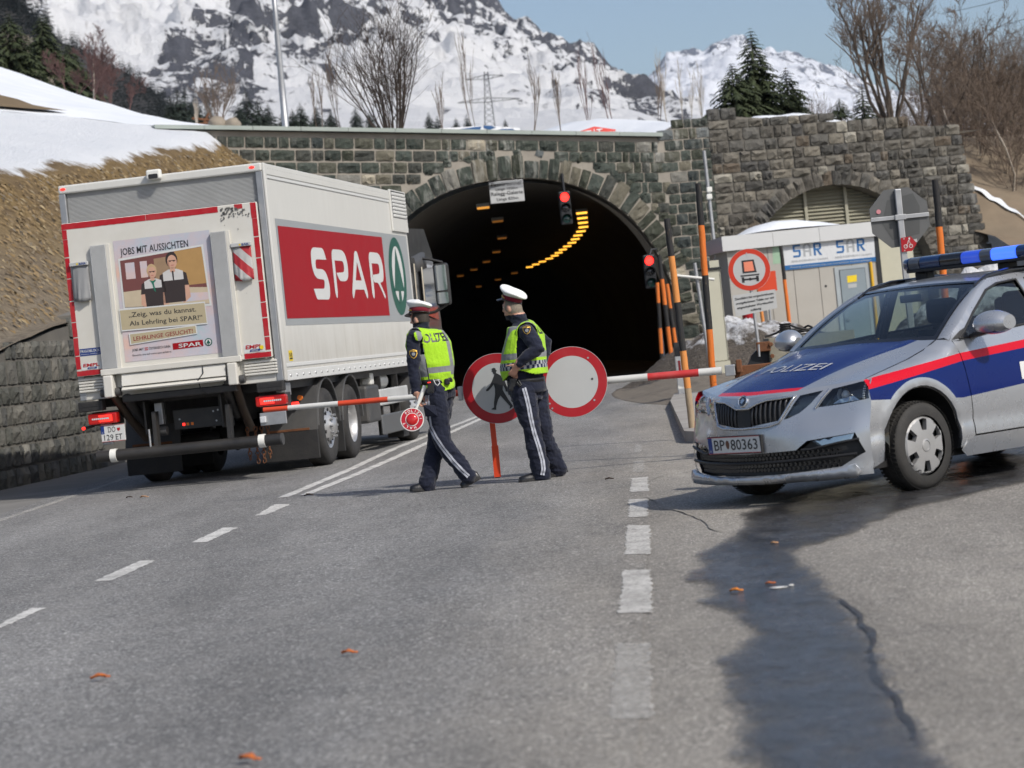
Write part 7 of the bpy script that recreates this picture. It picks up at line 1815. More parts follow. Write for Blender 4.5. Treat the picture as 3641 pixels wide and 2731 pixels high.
# --- the two round signs on the arm
def disc(th, c, r, nrm, white, red, rw=.175, thick=.012, mR=None):
 nrm = Vector(nrm).normalized(); a = nrm.cross(Vector((0, 0, 1))).normalized() * -1; b = nrm.cross(a).normalized() * -1
 if b.z < 0: b = -b
 a = b.cross(nrm).normalized()
 fn = lambda off: (lambda u, v: c + a * u + b * v + nrm * off)
 q = MB(); q.loft([[c + a * (r * 1.012 * math.cos(t_)) + b * (r * 1.012 * math.sin(t_)) + nrm * o_ for t_ in [2 * PI * i / 56 for i in range(56)]] for o_ in (-thick, 0)], smooth=False); pl_ = fixn(q.build('sign_plate', M_GALV, th))
 q = MB(); q.flat(circ(0, 0, r, 64), fn(.003), 0, [circ(0, 0, r * (1 - 2 * rw), 64)]); q.build('red_ring', mR or M_SIGNR, th)
 q = MB(); q.flat(circ(0, 0, r * (1 - 2 * rw), 64), fn(.003)); q.build('white_field', M_SIGNW, th)
 q = MB(); q.flat(circ(0, 0, r * 1.01, 64), fn(.0015), 0, [circ(0, 0, r * .99, 64)]); q.build('edge', M_SIGNW, th)
 return fn, a, b, nrm
sA = D(1768, 1381, 23.92); sB = D(2034, 1358, 23.80)
nA = (-.16, -1, .02); nB = (-.02, -1, .02)
s1 = thing('barrier_sign', 'round red-rimmed sign with black walking policeman silhouette, on the barrier', 'sign', (sA.x, sA.y, 0), 0, 'round signs hung on the barrier')
c1 = sA - Vector(s1.location)
fn, a1, b1, n1_ = disc(s1, c1, .345, nA, 0, 0, .135)
FIG = [(-.02, 1.0), (.03, .985), (.04, .93), (.07, .92), (.04, .90), (.035, .86), (.10, .82), (.20, .74), (.245, .60), (.29, .42), (.27, .36), (.23, .37), (.225, .44), (.18, .54), (.16, .42), (.19, .35), (.28, .16), (.36, .02), (.38, -.02), (.33, -.06), (.285, -.08), (.30, -.01), (.22, .10), (.09, .28), (.02, .18), (-.04, .02), (-.05, -.07), (-.17, -.05), (-.16, -.03), (-.10, 0), (-.09, .12), (-.04, .33), (-.03, .46), (-.05, .58), (-.12, .50), (-.20, .43), (-.25, .42), (-.26, .46), (-.21, .50), (-.15, .56), (-.08, .68), (-.02, .80), (-.01, .84), (-.035, .845), (-.045, .90), (-.08, .92), (-.05, .935), (-.07, .975)]
q = MB(); q.flat([((u + .0) * .40 - .01, (v - .47) * .39) for u, v in FIG], fn(.006)); q.build('silhouette', M_INK, s1)
s2 = thing('barrier_sign', 'round red-rimmed sign with empty white field, on the barrier right of the officers', 'sign', (sB.x, sB.y, 0), 0, 'round signs hung on the barrier')
fn2, a2, b2, n2_ = disc(s2, sB - Vector(s2.location), .345, nB, 0, 0, .128)
for u, v in ((.18, .22), (.20, -.20), (-.22, -.24), (-.24, -.19)): q = MB(); q.flat(circ(u, v, .010, 8), fn2(.006)); q.build('bolt', M_STEEL, s2)
q = MB(); q.flat(circ(.20, .01, .012, 8), fn2(.006)); q.build('mark', M_PLAS, s2)
for th, c, px in ((s1, c1, 0), (s2, sB - Vector(s2.location), 0)):
 q = MB(); q.box((0, 0, 0), (.05, .06, .14), 0, Matrix.Translation(c + Vector((-.37 if th is s1 else -.3, .13, -.015)))); q.build('clamp', M_STEEL, th, bevel=.006)
 q = MB(); q.box((0, 0, 0), (.62, .03, .04), 0, Matrix.Translation(c + Vector((0, .085, -.015)))); q.build('back_rail', M_STEEL, th)
# red-orange prop under the first sign
pb = G(1770, 1699); q = MB(); tp = D(1748, 1480, 24.30)
prop = thing('barrier_prop', 'thin orange-red prop standing under the policeman sign', 'post', pb); t0 = tp - pb; e_ = D(1759, 1588, 24.31) - pb
q.loft([[Vector((x, y, 0)) + p for x, y in ((-.027, -.02), (.027, -.02), (.027, .02), (-.027, .02))] for p in (t0, e_)], smooth=False); q.build('upper_leg', M_POSTO, prop)
q = MB(); q.loft([[Vector((x, y, 0)) + p for x, y in ((-.034, -.026), (.034, -.026), (.034, .026), (-.034, .026))] for p in (e_ + Vector((.002, 0, .01)), Vector((.0, 0, .01)))], smooth=False); q.build('lower_leg', M_POSTO, prop)
q = MB(); q.box((0, 0, .008), (.05, .04, .016)); q.build('foot', M_RUB, prop)
# --- snow poles
def snow_pole(label, bx_, by_, tx, ty, Y, r, bands, mats, base=None):
 b = base if base is not None else D(bx_, by_, Y); b = Vector((b.x, b.y, 0 if base is None or abs(b.z) < .3 else b.z)); tpt = D(tx, ty, Y)
 th = thing('snow_pole', label, 'snow pole', b, 0, 'snow poles beside the road')
 d = tpt - b; prev = 0.0
 for f, m in zip(bands, mats):
  p, e = d * prev, d * f; q = MB(); k = 5
  q.tube([p.lerp(e, i / k) + Vector((random.uniform(-.003, .003), random.uniform(-.003, .003), 0)) for i in range(k + 1)], [r * (1.0 - .12 * (prev + (f - prev) * i / k)) for i in range(k + 1)], 12); q.build('band', m, th); prev = f
 return th
snow_pole('leaning snow pole with bare wooden foot on the kerb island', 2467, 1560, 2371, 778, 28.4, .042, (.23, .40, .62, .83, 1.0), (M_PWD, M_PO2, M_PB, M_PO2, M_PB), G(2467, 1560))
snow_pole('tallest orange and black snow pole, just left of the police car bonnet', 2550, 1560, 2482, 652, 24.6, .036, (.06, .235, .265, .46, .66, .845, 1.0), (M_PB, M_PO, M_PO, M_PO, M_PB, M_PO, M_PB))
snow_pole('orange and black snow pole behind the police car roof, right of the octagonal sign', 3400, 1500, 3325, 640, 25.2, .04, (.2, .42, .6, .81, 1.0), (M_PO, M_PB, M_PO, M_PO, M_PB))
snow_pole('thin snow pole at the tunnel mouth, leftmost of three', 2356, 1340, 2337, 1005, 58, .05, (.3, .55, .8, 1.0), (M_PB, M_PO, M_PB, M_PO))
snow_pole('thin snow pole at the tunnel mouth, middle of three', 2396, 1342, 2344, 910, 56, .055, (.22, .45, .62, .82, 1.0), (M_PB, M_PO, M_PB, M_PO, M_PB))
snow_pole('thin short snow pole at the tunnel mouth, rightmost of three', 2418, 1335, 2372, 1010, 59, .05, (.3, .55, .75, 1.0), (M_PB, M_PO, M_PB, M_PO))
snow_pole('slim orange and black snow pole against the concrete hut wall', 2808, 1150, 2776, 875, 63.5, .055, (.35, .72, 1.0), (M_PB, M_PO, M_PB))
snow_pole('slim orange snow pole behind the truck-ban sign', 2722, 1165, 2690, 985, 62, .05, (.5, 1.0), (M_PO, M_PO2))
# --- delineator post by the island
q0 = G(2428, 1425); dl_ = thing('delineator_post', 'white plastic delineator post with black top behind the striped barrier', 'post', q0)
h = 1.05; q = MB(); q.loft([[(x * k, y * k, z) for x, y in ((-.06, -.05), (.06, -.05), (.07, .0), (.05, .05), (-.05, .05), (-.07, 0))] for k, z in ((1, 0), (.95, .8))], smooth=False); q.build('body', M_WHITEP, dl_)
q = MB(); q.loft([[(x * k, y * k, z) for x, y in ((-.06, -.05), (.06, -.05), (.07, .0), (.05, .05), (-.05, .05), (-.07, 0))] for k, z in ((.96, .8), (.92, h))], smooth=False); q.build('black_top', M_INK, dl_)
q = MB(); q.flat([(-.02, .5), (.02, .5), (.02, .72), (-.02, .72)], lambda u, v: (u, -.054, v)); q.build('reflector', M_SIGNR, dl_)
# --- traffic lights
M_LITR = pm('signal_red_lit', (.6, .0, .0), .3, emit=(1, .02, .015), es=6.0); M_LENSD = pm('signal_lens_dark', (.02, .02, .022), .15, coat=.6); M_LENSG = pm('signal_lens_green', (.01, .05, .045), .15, coat=.6)
def signal(label, px, Y, hang):
 c = D(*px, Y); th = thing('traffic_light', label, 'traffic light', c, YAW * .3, 'red traffic lights at the tunnel mouth'); s = Y / FPX
 q = MB(); q.bx(-.17, .17, -.08, .1, -.48, .48); q.build('housing', M_DARKM, th, bevel=.04)
 for k, m in ((.31, M_LITR), (0, M_LENSD), (-.31, M_LENSG)):
  q = MB(); q.lathe([(.125, .0), (.09, .02), (0, .03)], 24, 0, Matrix.Translation((0, -.085, k)) @ Matrix.Rotation(rad(90), 4, 'X')); q.build('lens', m, th)
  q = MB(); n = 16; rg = [[(.14 * math.cos(a), -.08 - d_ * (.45 + .55 * math.sin(a)), k + .14 * math.sin(a)) for a in [PI * (-.08 + 1.16 * i / n) for i in range(n + 1)]] for d_ in (0, .2)]
  q.loft(rg, closed=False, cap=False); v_ = q.build('hood', M_DARKM, th); v_.modifiers.new('s', 'SOLIDIFY').thickness = .008
 if hang: q = MB(); q.tube([(.02, .05, .48), (.02, .1, 1.0)], .04, 8); q.build('hanger', M_DARKM, th)
 else:
  q = MB(); q.tube([(.06, .05, .48), (.12, .1, .62), (.30, .2, .62)], .035, 8); q.build('bracket', M_DARKM, th)
  q = MB(); q.tube([(.14, .06, .48), (.18, .06, -2.6)], .03, 8); q.build('stand_pipe', M_GALV, th)
signal('red traffic light hanging from the crown of the tunnel arch', (2010, 740), 69.2, True)
signal('red traffic light on the right side of the tunnel mouth, low', (2310, 966), 68.5, False)
# --- tunnel name board
c = D(1802, 681, 68.8); bdn = thing('tunnel_board', 'grey and white tunnel name board hanging under the arch crown', 'sign', c, YAW * .55)
w, hh = .99, .62
q = MB(); q.bx(-w / 2, w / 2, 0, .05, -hh / 2, hh / 2); q.build('board', M_SIGNW, bdn, bevel=.01)
q = MB(); q.flat([(-w / 2 + .01, .07), (w / 2 - .01, .07), (w / 2 - .01, hh / 2 - .01), (-w / 2 + .01, hh / 2 - .01)], lambda u, v: (u, -.004, v)); q.build('grey_field', pm('board_grey', (.22, .23, .24), .5), bdn)
for s_, z, wd, ht in (('Pass\u00fcrtunnel', .17, .86, .11), ('L\u00e4nge 1020m', .05, .64, .07), ('Ralegg-Galerie', -.09, .92, .10), ('L\u00e4nge 835m', -.24, .62, .08)):
 q = MB(); put_text(q, s_, -wd / 2, z, wd, ht, lambda u, v: (u, -.008, v), 0, .01); q.build('lettering', M_INK, bdn)
for x in (-.3, .3): q = MB(); q.cyl((x, .03, hh / 2), (x, .05, hh / 2 + .6), .015, n=6); q.build('hanger', M_DARKM, bdn)
# --- lit lamps inside the tunnel, two rows under the vault
M_TL = pm('tunnel_lamp_lit', (.8, .5, .1), .3, emit=(1.0, .46, .05), es=2.3); M_TLD = pm('tunnel_lamp_dim', (.6, .35, .08), .3, emit=(1.0, .36, .05), es=.16); M_TH = pm('lamp_housing', (.25, .25, .24), .5, .4)
ORD = ['nearest', 'second', 'third', 'fourth', 'fifth', 'sixth', 'seventh', 'eighth', 'ninth', 'tenth', 'eleventh', 'twelfth', 'thirteenth', 'fourteenth', 'fifteenth', 'sixteenth', 'seventeenth', 'eighteenth', 'farthest']
def tlamp(p, m, label):
 hd_ = -math.atan2(tax(p.y + 3) - tax(p.y - 3), 6)
 th = thing('tunnel_lamp', label, 'lamp', p, hd_, 'lit lamps along the tunnel vault')
 q = MB(); q.bx(-.19, .19, -.16, .16, .03, .13); q.build('housing', M_TH, th)
 q = MB(); q.bx(-.17, .17, -.14, .14, -.02, .03); q.build('lamp_glass', m, th)
row = [77.4 + 3.35 * i for i in range(16)] + [136, 146, 158]
for i, y in enumerate(row):
 off = 1.62; hd_ = math.atan2(tax(y + 3) - tax(y - 3), 6)
 tlamp(Vector((tax(y) + off * math.cos(hd_), y, 5.25)), M_TL if i < 16 else M_TLD, ORD[i] + ' bright yellow lamp of the right-hand row in the tunnel')
for i, (px, py, Y) in enumerate(((1715, 706, 70.6), (1770, 788, 78), (1785, 848, 91), (1765, 897, 104), (1730, 932, 115), (1685, 960, 124.6), (1637, 982, 133))):
 p = D(px, py, Y); tlamp(Vector((p.x, p.y, min(p.z, 5.35))), M_TLD if i else pm('tunnel_lamp_near', (.6, .35, .08), .3, emit=(1.0, .42, .06), es=.8), ORD[i] + ' dim orange lamp of the left-hand row in the tunnel')
# --- concrete hut in front of the second arch
HX = D(2612, 1180, 64.0); HUTY = rad(4)
hut = thing('service_hut', 'grey concrete service hut with blue and white company banner and steel door', 'hut', (HX.x, HX.y, 0), HUTY)
nH = Vector((math.sin(HUTY), -math.cos(HUTY), 0)); tH = Vector((math.cos(HUTY), math.sin(HUTY), 0)); hO = Vector((HX.x, HX.y, 0))
def HZ(x, y, off=0): w_ = PL(x, y, hO + nH * off, nH); return (w_ - hO).dot(tH), w_.z
xr_ = HZ(3130, 1000)[0] ; zt_ = HZ(2640, 888)[1]; zf = HZ(2640, 835)[1]
M_HUT = pm('hut_concrete', (.40, .385, .35), .9, var=.1, scale=1.3, bump=.25, bscale=14, dirt=(.34, .32, .285), dirtamt=.5)
pan = [0, xr_ * .27, xr_ * .43, xr_ * .60, xr_ * .82, xr_]
for i in range(5): q = MB(); q.bx(pan[i] + .008, pan[i + 1] - .008, 0, 3.0, -.3, zt_); q.build('wall_panel', M_HUT, hut)
q = MB(); q.bx(.02, xr_ - .02, .03, 2.96, -.3, zt_ - .01); q.build('wall_core', M_HUT, hut)
M_FASC = pm('fascia_metal', (.58, .59, .59), .45, .1, var=.05, scale=1)
fl_ = [-.12, xr_ * .31, xr_ * .62, xr_ + .12]
for i in range(3): q = MB(); q.bx(fl_[i] + .004, fl_[i + 1] - .004, -.14, 3.1, zt_ + .002, zf); q.build('fascia', M_FASC, hut)
def hq(name, m, pts, off, par=hut, px=True):
 P_ = [HZ(*p) for p in pts] if px else pts; q = MB(); q.flat(P_, lambda u, v: (u, -off, v)); return q.build(name, m, par)
M_DOORB = pm('door_blue_grey', (.22, .27, .30), .5, .2, var=.08, scale=2, dirt=(.3, .32, .34), dirtamt=.3)
zf_ = lambda x, y: (2200 + x * .6515, 400 + y * .6515)
dr = MB(); d0 = HZ(*zf_(1180, 900))[0]; d1 = HZ(*zf_(1375, 900))[0]; dt = HZ(*zf_(1280, 835))[1]
dr.bx(d0, d1, -.03, -.002, -.1, dt); dr_ = dr.build('door_frame', pm('frame_galv', (.36, .40, .42), .5, .3, var=.12, scale=2), hut)
i0 = HZ(*zf_(1207, 900))[0]; i1 = HZ(*zf_(1345, 900))[0]; it = HZ(*zf_(1275, 855))[1]
q = MB(); q.bx(i0 - .012, i1 + .012, -.036, -.031, -.1, it + .012); q.build('door_gap', M_INK, hut)
q = MB(); q.bx(i0, i1, -.055, -.037, -.1, it); dd = q.build('door', M_DOORB, hut)
hq('warning_sign', pm('sticker_yellow', (.75, .55, .02), .4), [zf_(1243, 893), zf_(1296, 886), zf_(1298, 922), zf_(1246, 930)], .058, dd)
hq('door_notice', M_SIGNW, [zf_(1249, 938), zf_(1296, 933), zf_(1297, 954), zf_(1250, 960)], .058, dd)
q = MB(); q.tube([(i0 + .06, -.06, 1.05), (i0 + .06, -.1, 1.05), (i0 + .16, -.1, 1.05)], .012, 6); q.build('door_handle', M_STEEL, dd)
yp = HZ(*zf_(1380, 900))[0]; q = MB(); q.cyl((yp, -.05, .1), (yp, -.05, HZ(*zf_(1375, 815))[1]), .045, n=10); q.build('yellow_pipe', pm('pipe_yellow', (.62, .36, .02), .45, var=.1), hut)
hq('green_notice', pm('notice_green', (.30, .45, .32), .5), [zf_(838, 733), zf_(885, 728), zf_(890, 822), zf_(843, 828)], .004)
q = MB(); p_ = HZ(*zf_(1130, 948)); q.flat(circ(p_[0], p_[1], .035, 10), lambda u, v: (u, -.004, v)); q.build('anchor_hole', M_INK, hut)
q = MB(); q.bx(xr_ + .01, xr_ + 1.2, 1.0, 2.9, -.3, zt_ + .1); q.build('side_block', pm('cream_render', (.46, .45, .36), .8, var=.08), hut)
q = MB(); q.bx(xr_ - .06, xr_ + .06, -.03, .06, -.2, zt_); q.build('corner_pipe', M_DARKM, hut)
# snow on the roof
sp_ = [(2645, 832), (2700, 800), (2770, 782), (2850, 777), (2920, 783), (2985, 796), (3000, 815)]
S_ = [HZ(*p) for p in sp_]; q = MB(); rg = []
for dy, k in ((-.10, .15), (.1, .8), (.8, 1.05), (1.8, 1.0), (2.8, .6), (3.05, .1)): rg.append([(x, dy, zf + (z - zf) * k) for x, z in [(S_[0][0] - .05, zf)] + S_ + [(S_[-1][0] + .1, zf)]])
q.loft(rg, closed=False, cap=False); rsn = q.build('roof_snow', M_SNOW, hut)
# banner
ban = thing('company_banner', 'white and blue fabric banner with two company logos on the hut', 'banner', (HX.x, HX.y, 0), HUTY)
bp = [zf_(890, 708), zf_(1405, 658), zf_(1418, 812), zf_(905, 862)]
B4 = [HZ(*p) for p in bp]
def bmap(u, v, off=.02):      # u 0..1 across, v 0..1 up
 a = Vector(B4[3]).lerp(Vector(B4[2]), u); b = Vector(B4[0]).lerp(Vector(B4[1]), u); c_ = a.lerp(b, v)
 return (c_.x, -off - .012 * math.sin(u * 9) * math.sin(v * 3 + u * 5), c_.y)
q = MB(); n1, n2 = 30, 8; q.add([bmap(i / n1, j / n2) for i in range(n1 + 1) for j in range(n2 + 1)], [(i * (n2 + 1) + j, (i + 1) * (n2 + 1) + j, (i + 1) * (n2 + 1) + j + 1, i * (n2 + 1) + j + 1) for i in range(n1) for j in range(n2)], 0, None, True); q.build('fabric', cloth('banner_white', (.62, .64, .66), .05, .3), ban)
M_BB = pm('banner_blue', (.012, .115, .32), .5, var=.1); M_BG = pm('banner_grey', (.33, .35, .37), .5, var=.1)
def bpoly(name, pts, m, off=.026): q = MB(); q.flat(pts, lambda u, v: bmap(u, v, off), 0, (), .08); q.build(name, m, ban)
bpoly('blue_band', [(0, .005), (1, .005), (1, .165), (0, .165)], M_BB)
def stroke(P_, wx_, wy):
 out = []
 return out
def sar(x0, w):
 X = lambda u: x0 + u * w; Y_ = lambda v: .42 + v * .44; t1, t2 = .06, .15
 def poly(P_, m): bpoly('logo_letter', [(X(a), Y_(b)) for a, b in P_], m)
 poly([(0, 1), (.27, 1), (.27, .85), (.07, .85), (.07, .58), (.27, .58), (.27, .15), (.23, 0), (0, 0), (0, .15), (.2, .15), (.2, .43), (.04, .43), (0, .5)], M_BB)
 poly([(.36, 0), (.36, .85), (.50, 1.18), (.64, .85), (.64, 0), (.57, 0), (.57, .78), (.50, .96), (.43, .78), (.43, 0)], M_BG)
 poly([(.43, .35), (.57, .35), (.57, .48), (.43, .48)], M_BG)
 poly([(.73, 0), (.73, 1), (.95, 1), (1.0, .9), (1.0, .55), (.95, .45), (.9, .43), (1.02, 0), (.94, 0), (.83, .42), (.80, .42), (.80, .57), (.93, .57), (.93, .85), (.80, .85), (.80, 0)], M_BB)
sar(.105, .30); sar(.565, .30)
def btext(s_, u0, v0, w, h, m, bold=0): q = MB(); put_text(q, s_, u0, v0, w, h, lambda u, v: bmap(u, v, .030), 0, bold); q.build('lettering', m, ban)
btext('ANLAGENBAU GmbH', .075, .25, .39, .075, M_BG); btext('ANLAGENBAU GmbH', .54, .25, .39, .075, M_BG); btext('Planung und Realisierung von komplexen Elektroanlagen', .06, .055, .86, .06, M_SIGNW)
# --- ban sign for lorries with text plate
sg = thing('truck_ban_sign', 'round red-rimmed sign with orange-plated tanker lorry and German text plate', 'sign', G(2715, 1500).xy.to_3d() + Vector((0, 14, 0)))
YB = 42.0; cS = D(2664, 959, YB); sg.location = (cS.x + .06, cS.y, 0); so0 = Vector(sg.location)
fn3, *_ = disc(sg, cS - so0, .362, (-.03, -1, .02), 0, 0, .115, mR=M_SIGNO)
for nm, P_, m in (('lorry_cab', [(-.12, .17), (.095, .17), (.125, -.055), (-.12, -.055)], M_INK), ('orange_plate', [(-.085, .14), (.068, .14), (.085, -.025), (-.085, -.025)], pm('sign_orange_pale', (.70, .22, .13), .4)), ('lorry_bar', [(-.16, -.085), (.165, -.085), (.165, -.11), (-.16, -.11)], M_INK), ('lorry_axle', [(-.13, -.15), (.14, -.15), (.14, -.18), (-.13, -.18)], M_INK), ('lorry_wheel', [(-.145, -.12), (-.10, -.12), (-.10, -.215), (-.145, -.215)], M_INK), ('lorry_wheel', [(.105, -.12), (.15, -.12), (.15, -.215), (.105, -.215)], M_INK), ('lorry_hub', circ(0, -.165, .026, 12), M_INK)):
 q = MB(); q.flat(P_, fn3(.006 if nm != 'orange_plate' else .009)); q.build(nm, m, sg)
zg = lambda x, y: (2400 + x * .2411, 1000 + y * .2411)
TP = [D(*zg(845, 212), YB) - so0, D(*zg(1478, 118), YB) - so0, D(*zg(1510, 395), YB) - so0, D(*zg(900, 525), YB) - so0]
def tmap(u, v, off): a = TP[3].lerp(TP[2], u); b = TP[0].lerp(TP[1], u); return a.lerp(b, v) + Vector((0, -off, 0))
q = MB(); q.prism(rrect(0, 1, 0, 1, .03), lambda u, v, d: tmap(u, v, .0) + Vector((0, d, 0)), .02); fixn(q.build('text_plate', M_SIGNW, sg))
for s_, u0, v0, w_ in (('Durchfahrt bei vorgeschriebenen', .05, .76, .90), ('orangefarbenen Tafeln nur mit', .05, .545, .90), ('eingeschalteter Warnleuchte', .06, .33, .86), ('zul\u00e4ssig', .36, .12, .26)):
 q = MB(); put_text(q, s_, u0, v0, w_, .105, lambda u, v: tmap(u, v, .005), 0, .02); q.build('lettering', M_INK, sg)
q = MB(); q.cyl((0, .03, -.1), (cS.x - so0.x - .02, .03, cS.z + .3), .03, n=10); q.build('post', M_GALV, sg)
# --- octagonal sign seen from behind, with a red cycle-route arrow below
YO = 26.5; cO = D(3200, 773, YO); og = thing('octagonal_sign', 'grey back of an octagonal road sign on a steel post behind the police car', 'sign', (cO.x, cO.y, 0)); oo = Vector(og.location)
r_ = .345; oc = [(r_ * math.cos(PI / 8 + PI / 4 * i + rad(2)), r_ * math.sin(PI / 8 + PI / 4 * i + rad(2))) for i in range(8)]
q = MB(); q.prism(oc, lambda u, v, d: Vector((u, .02 + d, cO.z + v)), .012); q.build('sign_plate', pm('sign_back_grey', (.13, .133, .133), .5, .5, var=.08, scale=6, dirt=(.15, .15, .15), dirtamt=.3), og)
q = MB(); q.flat([(-.12, .2), (.17, .25), (.23, .1), (.2, -.2), (-.1, -.24), (-.2, -.05)], lambda u, v: Vector((u, .018, cO.z + v))); q.build('back_patch', pm('sign_back_dark', (.095, .098, .098), .5, .5, var=.1), og)  # irregular darker patch on the back of the plate
q = MB(); q.bx(-.035, .035, -.04, .015, -.2, cO.z + .31); q.build('post', M_GALV, og, bevel=.01)
q = MB(); q.bx(-.32, .32, -.005, .018, cO.z - .02, cO.z + .025); q.build('cross_rail', M_STEEL, og, bevel=.004)
q = MB(); q.bx(-.06, .06, -.05, -.04, cO.z - .03, cO.z + .03); q.build('rail_clamp', M_STEEL, og, bevel=.004)
q = MB(); q.flat([(.07, -.30), (.165, -.285), (.163, -.25), (.068, -.262)], lambda u, v: Vector((u, .012, cO.z + v))); q.build('white_sticker', M_SIGNW, og)
q = MB(); q.flat(circ(-.225, .085, .026, 10), lambda u, v: Vector((u, .012, cO.z + v))); q.build('pink_sticker', pm('sticker_pink', (.55, .22, .25), .5), og)
cR = D(3231, 868, YO - .06); ar = thing('cycle_arrow_sign', 'small red arrow sign with white bicycle below the octagonal sign', 'sign', (cR.x, cR.y, 0)); zr_ = cR.z
AR_ = [(-.085, -.078), (.03, -.078), (.09, 0), (.03, .082), (-.08, .075)]
q = MB(); q.prism(AR_, lambda u, v, d: Vector((u, d, zr_ + v)), .008); q.build('plate', M_SIGNR, ar)
wf = lambda u, v: Vector((u, -.004, zr_ + v))
for cx in (-.035, .022): q = MB(); q.flat(circ(cx, -.022, .022, 18), wf, 0, [circ(cx, -.022, .016, 18)]); q.build('bike_wheel', M_SWHITE, ar)
for P_ in ([(-.035, -.022), (-.005, .02), (-.001, .016), (-.03, -.025)], [(-.012, .018), (.0, .045), (.018, .05), (.02, .044), (.004, .038), (-.006, .014)], [(.022, -.022), (.008, .03), (.012, .032), (.026, -.02)], circ(.012, .062, .010, 10)):
 q = MB(); q.flat(P_, wf); q.build('bike_rider', M_SWHITE, ar)
for x_, z_ in ((-.05, .062), (-.05, -.065), (-.045, .062)): q = MB(); q.flat(circ(x_, z_, .006, 8), wf); q.build('screw', M_SWHITE, ar)
# --- cream switch cabinet and conduit on the wing wall
cb0 = D(2555, 1215, 52.0); cbn = thing('switch_cabinet', 'cream metal switch cabinet standing beside the tunnel mouth', 'cabinet', (cb0.x, cb0.y, 0), rad(5)); px_m = FPX / 52.0
w_ = 62 / px_m; zt3 = D(2550, 958, 52).z
M_CREAM = pm('cabinet_cream', (.46, .45, .36), .5, var=.06, scale=2, dirt=(.3, .28, .22), dirtamt=.3)
q = MB(); q.bx(-w_ / 2, w_ / 2, 0, .4, .5, zt3); q.build('body', M_CREAM, cbn, bevel=.01); q = MB(); q.bx(-w_ / 2 - .02, w_ / 2 + .02, -.02, .42, -.1, .49); q.build('plinth', M_CREAM, cbn)
q = MB(); q.bx(-w_ / 2 - .03, w_ / 2 + .03, -.04, .44, zt3, zt3 + .05); q.build('lid', M_DARKM, cbn)
q = MB(); q.bx(-.02, w_ / 2, .05, .35, zt3 + .05, zt3 + .2); q.build('top_box', M_CREAM, cbn)
q = MB(); q.bx(w_ / 2 - .02, w_ / 2 - .012, -.006, 0, .5, zt3 - .02); q.build('door_gap', M_DARKM, cbn)
cp0 = D(2548, 950, 66.0); cd_ = thing('lamp_conduit', 'thin grey conduit with two white boxes on the stone wall', 'pipe', (cp0.x, cp0.y, cp0.z))
cpt = lambda x, y: D(x, y, 66.0) - cp0
q = MB(); q.tube([cpt(2548, 950), cpt(2528, 760), cpt(2503, 536)], .05, 8); q.build('pipe', M_GALV, cd_)
for y_ in (675, 700): q = MB(); q.box((0, 0, 0), (.15, .14, .14), 0, Matrix.Translation(cpt(2521, y_) + Vector((0, -.06, 0)))); q.build('junction_box', M_WHITEP, cd_, bevel=.02)
cs_ = D(2470, 930, 46.0); sp2 = thing('sign_pipe', 'bare grey steel pipe with crossbar behind the snow poles', 'pipe', Vector((D(2540, 1400, 46).x, cs_.y, 0)))
so3 = Vector(sp2.location); q = MB(); q.tube([Vector((0, 0, -.05)), D(2470, 935, 46) - so3], .035, 8); q.build('pipe', M_GALV, sp2)
q = MB(); q.tube([D(2405, 980, 46) - so3, D(2540, 994, 45.9) - so3], .03, 6); q.build('crossbar', M_WHITEP, sp2)
# hydrant and orange board by the hut
hyd = thing('hydrant', 'small red and grey hydrant beside the hut wall', 'hydrant', D(2663, 1165, 60).xy.to_3d() + Vector((0, 0, .75)))
q = MB(); q.lathe([(.10, 0), (.10, .5), (.14, .52), (.14, .6)], 14); q.build('stand', M_GALV, hyd)
q = MB(); q.lathe([(.13, .6), (.15, .75), (.13, .95), (.06, 1.02), (0, 1.03)], 14); q.cyl((-.25, 0, .8), (.25, 0, .8), .07, n=10); q.build('head', M_SIGNR, hyd)
ob_ = thing('orange_board', 'plain orange board half hidden behind the truck-ban sign', 'board', D(2740, 1130, 61).xy.to_3d() + Vector((0, 0, .6))); z_ = D(2735, 1000, 61).z - .6
q = MB(); q.bx(-.24, .24, 0, .03, z_ - .25, z_ + .25); q.build('plate', M_ORANGE, ob_); q = MB(); q.cyl((0, .04, -.6), (0, .04, z_), .03, n=8); q.build('post', M_GALV, ob_)
# --- leaves and litter on the road
def litter(name, label, px, L_, m, cat, grp=None, flat=False):
 p = G(*px); th = MB(); r2 = random.Random(int(px[0])); n = 9; vs = []
 for i in range(n):
  u = i / (n - 1); w2 = L_ * .32 * math.sin(PI * min(1, u * 1.05)) ** .8
  for k in (-1, 0, 1): vs.append((L_ * (u - .5), w2 * k + r2.uniform(-.002, .002), .010 + (.0 if flat else .022 * L_ * 10 * (abs(k) * .8 + .6 * math.sin(u * 3.1)) * r2.uniform(.7, 1.1))))
 th.add(vs, [(3 * i + k, 3 * (i + 1) + k, 3 * (i + 1) + k + 1, 3 * i + k + 1) for i in range(n - 1) for k in (0, 1)], 0, None, True)
 th.tube([(L_ * .5, 0, .014), (L_ * .7, .01, .012)], .002, 5)
 o = th.build(name, m); o.location = p; o.scale = (1.35,) * 3; o.rotation_euler = (0, 0, r2.uniform(-1, 1)); s_ = o.modifiers.new('s', 'SOLIDIFY'); s_.thickness = .0015
 return tag(o, label, cat, grp)
M_LEAF = pm('dry_leaf', (.50, .135, .03), .7, var=.3, scale=40, bump=.3); M_LEAFD = pm('dark_cone', (.05, .03, .022), .8, var=.3, scale=40); M_LEAFT = pm('tan_leaf', (.52, .29, .15), .7, var=.3, scale=40)
litter('fallen_leaf', 'orange dry leaf at the bottom edge of the photo', (880, 2716), .055, M_LEAF, 'leaf', 'leaves on the road')
